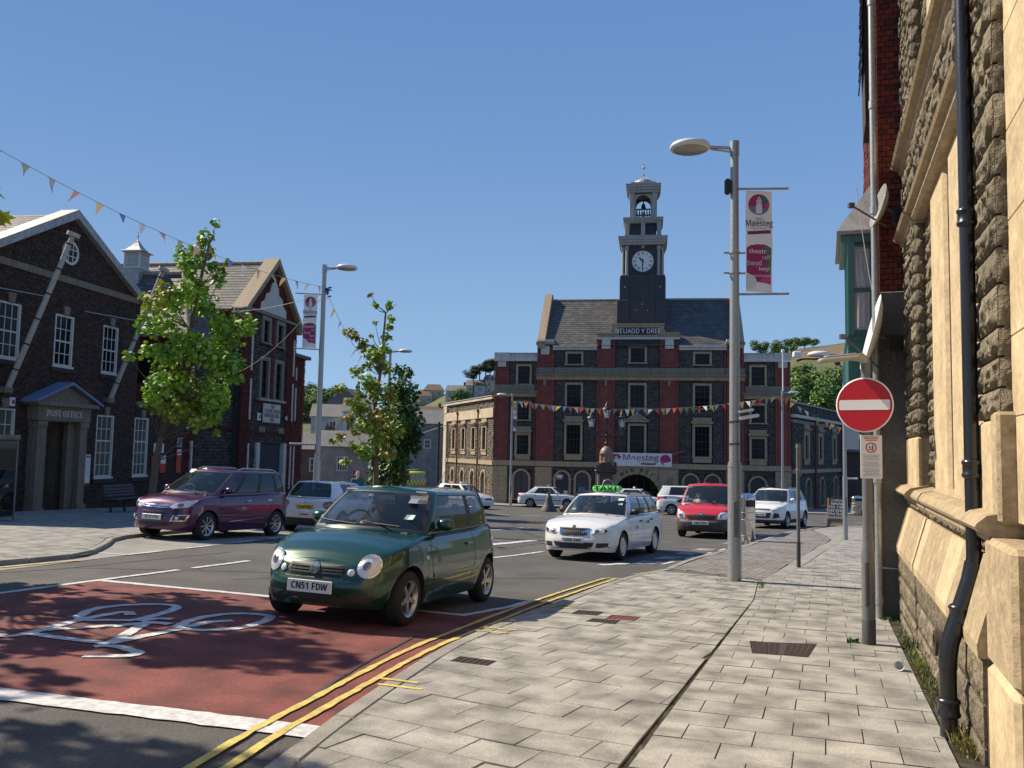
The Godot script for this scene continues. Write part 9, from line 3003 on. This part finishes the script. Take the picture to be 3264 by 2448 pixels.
func maple(label: String,base: Vector3,trunk: Array,clumps: Array,leaf:=0.16,density:=190.0,tones:=[],seed_:=1,group:="maples along the left pavement"):
	var o:=thing("maple_tree",label,"tree",base,0.0,group)
	var r:=RandomNumberGenerator.new()
	r.seed = seed_
	var t:=nb()
	var rad:=[]
	for k in trunk.size(): rad.append(lerpf(0.13,0.035,float(k) / (trunk.size() - 1)))
	t.tube(trunk,rad,10)
	part("trunk",t,M.bark,o)
	var l:=nb()
	var lf:=nb()
	lf.tinted = true
	for c in clumps:
		var m: Vector3 = c[0]
		var best: Vector3 = trunk[0]
		for q in trunk:
			if (q as Vector3).y < m.y - 0.25 * (P2(m.x,m.z) - P2(q.x,q.z)).length() - 0.15: best = q
		var mid:=best.lerp(m,0.55) + P3(0,-0.12,0)
		l.tube([best,mid,m],[0.026,0.016,0.007],6)
		var n:=int(density * c[1] * c[1]) + 6
		var tone: Color = tones[r.randi() % tones.size()]
		for k in n:
			var d: Vector3 = P3(r.randfn(),r.randfn() * 0.85,r.randfn()).normalized() * c[1] * pow(r.randf(),0.45)
			var p:=m + d
			if k % 9 == 0: l.tube([m + d * 0.15,p - d * 0.1],[0.008,0.004],4,false)
			var nn:=(P3(r.randf_range(-1,1),r.randf_range(0.15,1.3),r.randf_range(-1,1)) + d.normalized() * 0.5).normalized()
			var s:=leaf * r.randf_range(0.65,1.25)
			var g:=r.randf_range(0.75,1.25)
			lf.col = C(tone.r * g * r.randf_range(0.85,1.15),tone.g * g,tone.b * g)
			maple_leaf(lf,p,nn,P3(r.randf_range(-1,1),r.randf_range(-1.2,0.2),r.randf_range(-1,1)).normalized(),s)
	part("limbs",l,M.bark,o)
	tag(part("crown",lf,M.leaf,o),"","","","stuff")
func clump_list(raw: Array,foot: Vector2,k: float,seed_: int,deep:=0.8) -> Array:
	var r:=RandomNumberGenerator.new()
	r.seed = seed_
	var out:=[]
	for e in raw:
		var rr: float = e[2] / k
		var x: float = (e[0] - foot.x) / k; var y: float = (foot.y - e[1]) / k
		out.append([P3(x,y,r.randf_range(-deep,deep)),rr])
		if rr > 0.35: out.append([P3(x * 0.8 + r.randf_range(-0.3,0.3),y + r.randf_range(-0.2,0.2),r.randf_range(-deep,deep) * 1.4),rr * 0.9])
	return out
func build_trees():
	var fresh:=[C(0.27,0.42,0.04),C(0.23,0.38,0.04),C(0.18,0.33,0.04),C(0.34,0.37,0.05)]
	var deep:=[C(0.05,0.12,0.02),C(0.065,0.14,0.025),C(0.04,0.1,0.02)]
	var mixed:=[C(0.25,0.36,0.04),C(0.28,0.33,0.05),C(0.33,0.27,0.06),C(0.2,0.33,0.04)]
	var k:=68.7; var f:=P2(316,1118)
	var raw:=[[440,485,12],[405,505,22],[395,535,28],[385,575,30],[420,570,18],[432,595,18],[470,572,9],[460,590,12],[395,625,34],[370,600,22],[345,640,28],[322,660,32],[325,700,34],[300,650,14],[415,655,30],[440,700,28],[490,690,32],[505,710,18],[465,735,30],[395,750,38],[340,765,36],[290,760,24],[275,780,14],[300,800,22],[440,770,44],[485,795,34],[500,820,16],[325,830,26],[365,830,42],[425,845,46],[465,870,28],[300,850,18],[345,890,26],[390,900,36],[440,905,26],[320,880,16],[410,870,30],[445,935,10]]
	var stem:=[P3(0,-0.1,0),P3(0.05,1.0,0),P3(0.12,1.75,0.02),P3(0.2,2.4,0.0),P3(0.55,3.6,0.03),P3(0.75,4.6,-0.02),P3(0.95,5.9,0.0),P3(1.2,7.3,0.03),P3(1.45,8.7,0)]
	maple("bright green maple with bare trunk before the post office",at(-11.2,27.0,0.08),stem,clump_list(raw,f,k,11),0.165,420.0,fresh,5)
	k = 54.6; f = P2(817,1114)
	raw = [[798,638,6],[803,655,8],[800,690,7],[795,720,6],[838,658,12],[836,680,10],[832,700,9],[828,722,12],[742,712,14],[758,722,14],[775,740,15],[792,756,16],[812,768,20],[833,757,16],[826,790,20],[788,785,12],[765,800,16],[742,842,14],[755,868,14],[778,850,16],[800,830,20],[818,845,24],[786,885,24],[760,905,14],[838,850,20],[806,915,26],[836,895,24],[850,930,26],[738,945,12],[724,955,8],[765,965,14],[798,975,22],[842,975,22],[820,950,22],[770,930,12],[745,1000,12]]
	stem = [P3(0,-0.1,0),P3(0.02,1.2,0),P3(0.0,2.2,0.02),P3(-0.05,3.2,0.0),P3(-0.1,4.4,0.0),P3(0.05,5.6,0.02),P3(0.1,6.6,0),P3(0.2,8.1,0.02)]
	maple("thin open maple with yellowing leaves in the middle distance",at(-5.3,34.0,0.08),stem,clump_list(raw,f,k,12,0.6),0.175,430.0,mixed,6)
	k = 46.4; f = P2(845,1105)
	raw = [[870,800,18],[858,840,30],[885,850,28],[848,880,34],[878,895,38],[900,910,18],[905,940,14],[868,940,42],[832,930,36],[890,965,26],[846,985,40],[815,985,30],[870,1000,30],[830,1025,30],[808,1040,16],[855,1030,26]]
	stem = [P3(0,-0.1,0),P3(0,1.6,0),P3(0.05,3.0,0),P3(0.1,4.4,0),P3(0.2,5.8,0)]
	maple("dense dark green maple behind the open one",at(-5.6,40.0,0.08),stem,clump_list(raw,f,k,13,1.0),0.2,330.0,deep,7)
	for e in [[-9.3,11.4,7.6,21],[-10.2,7.2,9.6,22],[-10.6,3.2,9.0,23]]:
		var r:=RandomNumberGenerator.new()
		r.seed = e[3]
		var cl:=[]
		var h: float = e[2]
		for j in 38:
			var y:=r.randf_range(0.3,1.0) * h
			var w:=2.1 * sin(PI * clampf((y / h - 0.18) / 0.86,0.05,0.97))
			var a:=r.randf() * TAU
			cl.append([P3(cos(a) * w * r.randf_range(0.3,1),y,sin(a) * w * r.randf_range(0.3,1)),r.randf_range(0.4,0.72)])
		maple("leafy maple on the left pavement, %s of the three nearest the viewer" % ["first","second","third"][e[3] - 21],at(e[0],e[1],0.08),[P3(0,-0.1,0),P3(0.03,2.0,0),P3(0,h * 0.5,0.05),P3(0.05,h * 0.8,0),P3(0,h,0)],cl,0.24,150.0,fresh,e[3])
func grass_tuft(called: String,label: String,p: Vector3,n: int,h: float,spread: Vector2,turn: float,tones: Array,broad:=false):
	var o:=thing(called,label,"weeds",p,turn,"weeds in the paving")
	var b:=nb()
	b.tinted = true
	for k in n:
		var x:=rr(-0.5,0.5) * spread.x; var z:=rr(-0.5,0.5) * spread.y
		var q:=P3(x,-0.01,z)
		var lean:=P3(rr(-0.6,0.6),1,rr(-0.6,0.6)).normalized()
		var hh:=h * rr(0.35,1.0)
		var w:=(0.012 if broad else 0.004) * rr(0.7,1.4)
		var sd:=lean.cross(P3(rr(-1,1),0,rr(-1,1))).normalized() * w
		b.col = (tones[rng.randi() % tones.size()] as Color) * rr(0.75,1.25)
		var m:=q + lean * hh * 0.6; var t:=q + lean * hh + P3(lean.x,-0.25,lean.z) * hh * 0.3
		b.quad(q - sd,q + sd,m + sd,m - sd); b.tri(m - sd,m + sd,t)
	tag(part("blades",b,M.weed,o),"","","","stuff")
func build_weeds():
	var g:=[C(0.1,0.14,0.02),C(0.16,0.17,0.04),C(0.08,0.12,0.02)]
	var y:=[C(0.22,0.19,0.05),C(0.16,0.16,0.04),C(0.25,0.2,0.08)]
	var f:=[C(0.03,0.11,0.015),C(0.05,0.15,0.02)]
	var spots:=[[5.55,120,0.17,0.5,y,"yellowing grass round the foot of the black downpipe"],[6.35,90,0.1,0.6,y,"dry grass along the wall foot past the paper cup"],[7.1,110,0.1,0.7,g,"green grass along the wall foot level with the paper cup"],[7.9,120,0.12,0.7,g,"thick grass at the wall foot behind the paper cup"],[8.75,110,0.13,0.8,g,"grass at the wall foot near the no entry pole"],[9.7,60,0.07,0.8,g,"low grass at the far end of the stone wall"]]
	for e in spots:
		grass_tuft("grass_tuft",e[5],at(stone_x(e[0]) - 0.06,e[0],0.066),e[1],e[2],P2(0.13,e[3]),-0.35,e[4])
	grass_tuft("broad_weed","broad leaved green weed at the near end of the wall",at(stone_x(4.85) - 0.05,4.85,0.066),26,0.12,P2(0.1,0.12),0.0,f,true)
	grass_tuft("broad_weed","small green weeds at the foot of the grey downpipe",at(4.75,10.75,0.07),40,0.1,P2(0.3,0.15),0.0,f,true)
	grass_tuft("grass_tuft","tuft left of the no entry pole foot",at(3.6,9.1,0.08),30,0.09,P2(0.12,0.06),0.0,f,true)
	grass_tuft("grass_tuft","straggling weeds round the tall lamp post foot",at(3.75,14.75,0.08),80,0.06,P2(0.5,0.2),0.2,g)
	grass_tuft("grass_tuft","weeds in the slab joint right of the lamp post",at(4.1,14.1,0.08),70,0.07,P2(0.08,0.9),-0.3,f)
func hill_h(x: float,d: float) -> float:
	var a:=x / maxf(d,1.0)
	var top:=tab([[-0.9,26.0],[-0.42,22.0],[-0.31,27.0],[-0.2,25.0],[-0.13,22.0],[-0.05,36.0],[0.0,42.0],[0.1,50.0],[0.3,46.0],[0.36,50.0],[0.4,53.0],[0.6,60.0],[0.9,60.0]],a)
	var rs:=smoothstep(0.2,0.34,a)
	var t:=clampf((d - 165.0 + 96.0 * rs) / (255.0 + 72.0 * rs),0.0,1.0)
	return -6.0 + (top + 6.0) * (t * t * (3 - 2 * t)) + 3.0 * sin(x * 0.021) * t + 2.0 * sin(d * 0.03 + x * 0.01) * t
func build_hills():
	var mb:=nb()
	var n:=90; var rows:=31
	for i in n:
		for j in rows:
			var v:=[]; var nn:=[]
			for e in [[i,j],[i + 1,j],[i + 1,j + 1],[i,j + 1]]:
				var d: float = 92.0 + e[1] * 13.0 + maxf(0,e[1] - 27) * 40.0
				var x:=lerpf(-0.85,0.85,float(e[0]) / n) * d
				v.append(P3(x,hill_h(x,d),-d))
				var gx:=(hill_h(x + 2,d) - hill_h(x - 2,d)) / 4; var gd:=(hill_h(x,d + 2) - hill_h(x,d - 2)) / 4
				nn.append(P3(-gx,1,gd).normalized())
			mb.quadn(v[0],v[1],v[2],v[3],nn[0],nn[1],nn[2],nn[3])
	ground_part("hill",mb,M.hill_grass)
	var br:=nb()
	for i in 24:
		for j in 8:
			var v:=[]
			for e in [[i,j],[i + 1,j],[i + 1,j + 1],[i,j + 1]]:
				var d: float = 262.0 + e[1] * 6.0 + 2.0 * sin(e[0] * 0.7)
				var x:=lerpf(0.33,0.42,e[0] / 24.0) * d
				v.append(P3(x,hill_h(x,d) + 0.5,-d))
			br.quadn(v[0],v[1],v[2],v[3],Vector3.UP,Vector3.UP,Vector3.UP,Vector3.UP)
	ground_part("bracken_slope",br,M.bracken)
	var kinds:=[]
	var crowns:=[[C(0.08,0.15,0.03),C(0.1,0.18,0.035)],[C(0.06,0.12,0.025),C(0.075,0.14,0.03)],[C(0.13,0.21,0.04),C(0.11,0.18,0.04)]]
	for s in 4: kinds.append([far_crown(40 + s,crowns[s % 3]),0])
	var put:=func(x: float,d: float,w: float,h: float,label: String,kind: int,grp: String):
		var o:=thing("broadleaf_tree",label,"tree",P3(x,hill_h(x,d) - 0.5 if d > 158 else gy(x,d),-d),rng.randf() * TAU,grp)
		var c:=part("crown",kinds[kind][0],M.far_leaf,o)
		c.transform = X3(Basis.from_scale(P3(w / 2,h * 0.42,w / 2)),P3(0,h * 0.58,0))
		var t:=nb(); t.cyl(Vector3.ZERO,P3(0,h * 0.5,0),h * 0.035,h * 0.02,6)
		part("trunk",t,M.bark,o)
	var wood:=0
	for k in 46:
		var a:=rr(-0.32,-0.19); var d:=rr(300,430)
		put.call(a * d,d,rr(10,15),rr(9,13),"tree of the green wood on the left skyline",rng.randi() % 4,"wood on the left skyline")
	for e in [[-0.035,190,7,7,"bushy tree below the hillside terrace"],[-0.05,210,6,5,"small tree right of the brown roofs"],[-0.1,146,9,9,"pale green tree between the stone wing and the dark maple"],[-0.088,150,8,8,"willowy tree beside the grey hipped roof"],[-0.06,300,9,9,"tree on the hillside beside the terrace"]]:
		put.call(e[0] * e[1],e[1],e[2],e[3],e[4],2 if e[1] < 160 else 1,"trees among the far houses")
	var rt:=[]
	for k in 34:
		var a:=0.305 + 0.125 * fposmod(k * 0.618,1.0)
		var d: float = [140.0,152.0,166.0,180.0,192.0,205.0][k % 6] + rr2(k) * 5.0
		if d > 195.0 and a > 0.34: continue
		rt.append([a,d,10.0 + rr2(k + 7) * 2.0,9.5 + rr2(k + 3) * 1.5])
	for e in [[0.327,300,8,8],[0.342,335,7,6],[0.29,330,9,9],[0.25,330,9,9],[0.352,345,6,5],[0.312,290,9,8]]: rt.append(e)
	for k in rt.size():
		var e = rt[k]
		put.call(e[0] * e[1],e[1],e[2],e[3],"green tree on the slope between the town hall wing and the oriel",k % 4,"trees on the right hillside")
	for k in 5:
		var d:=318.0 + k * 4; var x: float = [-0.045,-0.038,-0.031,-0.026,-0.021][k] * d
		var o:=thing("pine_tree","dark flat topped pine on the skyline left of the town hall","tree",P3(x,hill_h(x,d) - 0.5,-d),k * 1.3,"pines on the skyline")
		var t:=nb(); t.cyl(Vector3.ZERO,P3(0,9.0,0),0.35,0.2,6)
		part("trunk",t,M.bark,o)
		var c:=part("crown",far_crown(60 + k,[C(0.018,0.032,0.014),C(0.024,0.04,0.016)]),M.far_leaf,o)
		c.transform = X3(Basis.from_scale(P3(4.2,2.4,4.2)),P3(0,9.5 + (k % 2),0))
	build_far_houses()
func rr2(k: int) -> float: return fposmod(sin(k * 12.9898) * 437.585,1.0) * 2.0 - 1.0
func far_crown(seed_: int,tones: Array) -> Mesh:
	var r:=RandomNumberGenerator.new()
	r.seed = seed_
	var mb:=nb()
	mb.tinted = true
	var lobes:=[]
	for k in 9: lobes.append([P3(r.randfn(),r.randfn() * 0.8,r.randfn()).normalized() * r.randf_range(0.35,0.62),r.randf_range(0.35,0.55)])
	for k in 1500:
		var l = lobes[r.randi() % 9]
		var d:=P3(r.randfn(),r.randfn(),r.randfn()).normalized()
		var p: Vector3 = l[0] + d * l[1] * pow(r.randf(),0.25)
		var n:=(d + P3(r.randf_range(-0.7,0.7),r.randf_range(-0.2,0.9),r.randf_range(-0.7,0.7))).normalized()
		var u:=n.cross(P3(r.randf_range(-1,1),r.randf_range(-1,1),r.randf_range(-1,1))).normalized(); var w:=n.cross(u)
		var s:=r.randf_range(0.05,0.1)
		mb.col = (tones[r.randi() % 2] as Color) * r.randf_range(0.7,1.3)
		mb.quad(p - u * s,p - w * s * 0.7,p + u * s,p + w * s * 0.7)
	return mb.mesh()
func house(label: String,x: float,d: float,base: float,w: float,deep: float,h: float,roof: float,turn: float,wall: String,tiles: String,wins: Array,hip:=0.0,group:="far houses"):
	var o:=thing("house",label,"house",P3(x,base,-d),turn,group)
	var b:=nb(); b.box(P3(-w / 2,-3.0,-deep),P3(w / 2,h,0))
	part("wall",b,M[wall],o)
	var r:=nb()
	var ov:=0.3
	var a:=P3(-w / 2 - ov,h,ov); var c:=P3(w / 2 + ov,h,ov); var e:=P3(w / 2 + ov,h,-deep - ov); var f:=P3(-w / 2 - ov,h,-deep - ov)
	var p:=P3(-w / 2 - ov + hip,h + roof,-deep / 2); var q:=P3(w / 2 + ov - hip,h + roof,-deep / 2)
	r.quad(a,c,q,p); r.quad(e,f,p,q); r.tri(c,e,q); r.tri(f,a,p)
	r.quad(f,e,c,a)
	var rp:=part("roof",r,M[tiles],o)
	if hip == 0.0:
		var ch:=nb()
		ch.cbox(P3(w * 0.4,h + roof + 0.2,-deep / 2),P3(0.9,1.5,0.6))
		for k in 2: ch.cyl(P3(w * 0.4 - 0.2 + k * 0.4,h + roof + 0.9,-deep / 2),P3(w * 0.4 - 0.2 + k * 0.4,h + roof + 1.3,-deep / 2),0.13)
		part("chimney",ch,M.wall_brown,rp)
	for n in wins:
		var fr:=nb()
		fr.cbox(P3(n[0],n[1],0.03),P3(n[2] + 0.2,n[3] + 0.2,0.08))
		var wd:=part("window",fr,M.white_wood,o)
		var cols: int = n[4]
		for k in cols:
			for j in 2:
				var g:=part("pane",unit_box,M.pale_glass,wd)
				g.transform = X3(Basis.from_scale(P3(n[2] / cols - 0.08,n[3] / 2 - 0.06,0.02)),P3(n[0] - n[2] / 2 + (k + 0.5) * n[2] / cols,n[1] + (j - 0.5) * n[3] / 2,0.075))
func build_far_houses():
	house("cream rendered house with many paned window behind the far no entry sign",-19.3,100.0,-3.6,5.6,7.0,5.4,1.9,0.18,"wall_pink","roof_grey",[[-0.2,3.4,1.1,1.5,4],[-1.9,0.7,1.3,1.2,3],[1.8,0.7,1.3,1.2,3]])
	house("brown brick outhouse left of the cream rendered house",-23.2,101.0,-3.6,4.2,7.0,5.0,1.9,0.18,"wall_brown","roof_grey",[[0.2,3.2,0.9,1.4,2]])
	house("low grey hall with hipped slate roof left of the stone wing",-13.2,136.0,-4.7,9.6,8.0,4.3,2.5,-0.35,"wall_grey","roof_grey",[],3.2)
	house("small gabled annexe with pink wall at the left of the hipped hall",-17.6,134.0,-4.7,3.4,4.0,3.5,0.9,-0.2,"wall_pink","roof_grey",[[0.3,2.0,0.7,1.3,1]])
	house("pale blue terraced house under a long grey roof",-29.3,138.0,-1.0,5.6,8.0,7.6,2.2,0.12,"wall_pale","roof_grey",[[0.6,6.0,1.0,1.7,2],[-1.5,3.0,1.0,1.5,2]])
	house("white terraced house right of the pale blue one",-24.3,136.0,-1.0,4.6,8.0,8.4,2.4,0.12,"wall_white","roof_grey",[[-1.2,6.4,1.0,1.9,2],[1.0,6.2,1.6,1.8,2],[-1.2,2.6,1.0,1.4,2]])
	house("grey backed terrace with long slate roof left of the stone wing",-11.6,132.0,-3.0,8.0,8.0,8.6,2.3,0.05,"wall_grey","roof_grey",[[2.3,6.8,1.2,1.1,2],[-1.2,5.5,0.9,1.2,1]])
	house("dark gabled house rising behind the second maple",-26.5,165.0,3.0,8.0,9.0,6.0,4.0,1.4,"wall_grey","roof_grey",[])
	house("dark shed behind the maple trunks",-22.0,140.0,-4.7,5.0,6.0,6.0,1.0,0.1,"wall_brown","roof_grey",[])
	var cream:=[[0.118,372,8.5],[0.103,376,7.5],[0.091,380,9.0]]
	for k in 3:
		var e = cream[k]
		var x: float = -e[0] * e[1]
		house("cream semi detached house on the skyline, %s from the left" % ["first","second","third"][k],x,e[1],hill_h(x,e[1]) - 0.5,e[2],8.0,5.2,3.0,0.1,"wall_cream","roof_brown",[[-2.4,3.8,1.3,1.2,2],[2.4,3.8,1.3,1.2,2],[-2.4,1.3,1.3,1.2,2],[2.4,1.3,1.3,1.2,2]],2.0,"hillside houses")
	for k in 3:
		var d:=318.0; var x: float = [-21.0,-13.5,-6.5][k]
		house("grey roofed terrace house below the pines, %s of three" % ["left","middle","right"][k],x,d,hill_h(x,d) - 0.5,7.2,8.0,5.0,2.4,-0.12,"wall_pale" if k < 2 else "wall_cream","roof_grey",[[-2.0,3.6,1.2,1.2,2],[1.6,3.6,1.2,1.2,2],[-2.0,1.2,1.2,1.2,2],[1.6,1.2,1.2,1.2,2]],0.0,"hillside houses")
	var brown:=[[-25.5,248,8,0.3],[-20.5,262,7,-0.5],[-27.0,285,8,0.1],[-17.5,236,7,0.9]]
	for k in 4:
		var e = brown[k]
		house("brown roofed house on the hillside, %s" % ["lower left of its cluster","in the middle of its cluster","highest of its cluster","gable end to the viewer"][k],e[0],e[1],hill_h(e[0],e[1]) - 0.5,e[2],8.0,4.0,3.0,e[3],"wall_white","roof_brown",[[-1.5,2.2,1.2,1.2,2],[1.5,2.2,1.2,1.2,2]],0.0,"hillside houses")
	house("long low brown roofed block above the stone wing",-13.5,190.0,hill_h(-13.5,190.0) + 2.0,10.0,7.0,3.4,2.0,0.0,"wall_brown","roof_brown",[],0.0,"hillside houses")
	house("stone cottage with white window beyond the no entry pole",36.5,86.0,-3.3,7.0,6.0,4.6,2.2,-0.3,"bath_stone","roof_grey",[[-2.2,1.2,1.4,1.6,3]])
	house("brown outbuilding behind the right wing bin",31.0,80.0,-3.3,3.2,5.0,5.5,1.0,-0.4,"wall_brown","roof_grey",[])
func _ready():
	rng.seed = 20150521
	var cam:=Camera3D.new()
	cam.name = "camera"
	add_child(cam)
	cam.position = P3(0,EYE,0)
	cam.basis = Basis.from_euler(P3(0.078,0,0)) * Basis(P3(0,0,1),0.02)
	cam.fov = 48.2
	cam.near = 0.05; cam.far = 6000.0
	cam.current = true
	var sky_mat:=ProceduralSkyMaterial.new()
	sky_mat.sky_top_color = C(0.306,0.445,0.645)
	sky_mat.sky_horizon_color = C(0.56,0.68,0.785)
	sky_mat.sky_curve = 0.16
	sky_mat.ground_bottom_color = C(0.2,0.19,0.17)
	sky_mat.ground_horizon_color = C(0.5,0.55,0.58)
	sky_mat.sun_angle_max = 1.0
	sky_mat.energy_multiplier = 1.0
	var env:=Environment.new()
	env.background_mode = Environment.BG_SKY
	env.sky = Sky.new()
	env.sky.sky_material = sky_mat
	env.tonemap_mode = Environment.TONE_MAPPER_LINEAR
	env.tonemap_exposure = 1.5
	env.sdfgi_enabled = true; env.ssao_enabled = true; env.ssil_enabled = true
	var world:=WorldEnvironment.new()
	world.name = "world_environment"
	world.environment = env
	add_child(world)
	var sun:=DirectionalLight3D.new()
	sun.name = "sun"
	add_child(sun)
	var el:=deg_to_rad(43.0); var az:=deg_to_rad(24.0)
	var to_sun:=P3(-cos(az) * cos(el),sin(el),-sin(az) * cos(el))
	sun.look_at_from_position(to_sun * 50.0,Vector3.ZERO,Vector3.UP)
	sun.light_energy = 1.6
	sun.light_color = C(1.0,0.94,0.84)
	sun.light_angular_distance = 0.5
	sun.shadow_enabled = true
	make_textures()
	make_materials()
	var ub:=nb()
	ub.cbox(Vector3.ZERO,Vector3.ONE)
	unit_box = ub.mesh()
	build_ground()
	build_hills()
	build_town_hall()
	build_post_office()
	build_memorial_hall()
	build_stone_building()
	build_brick_shop()
	build_trees()
	build_cars()
	build_pedestrian()
	build_furniture()
	build_weeds()
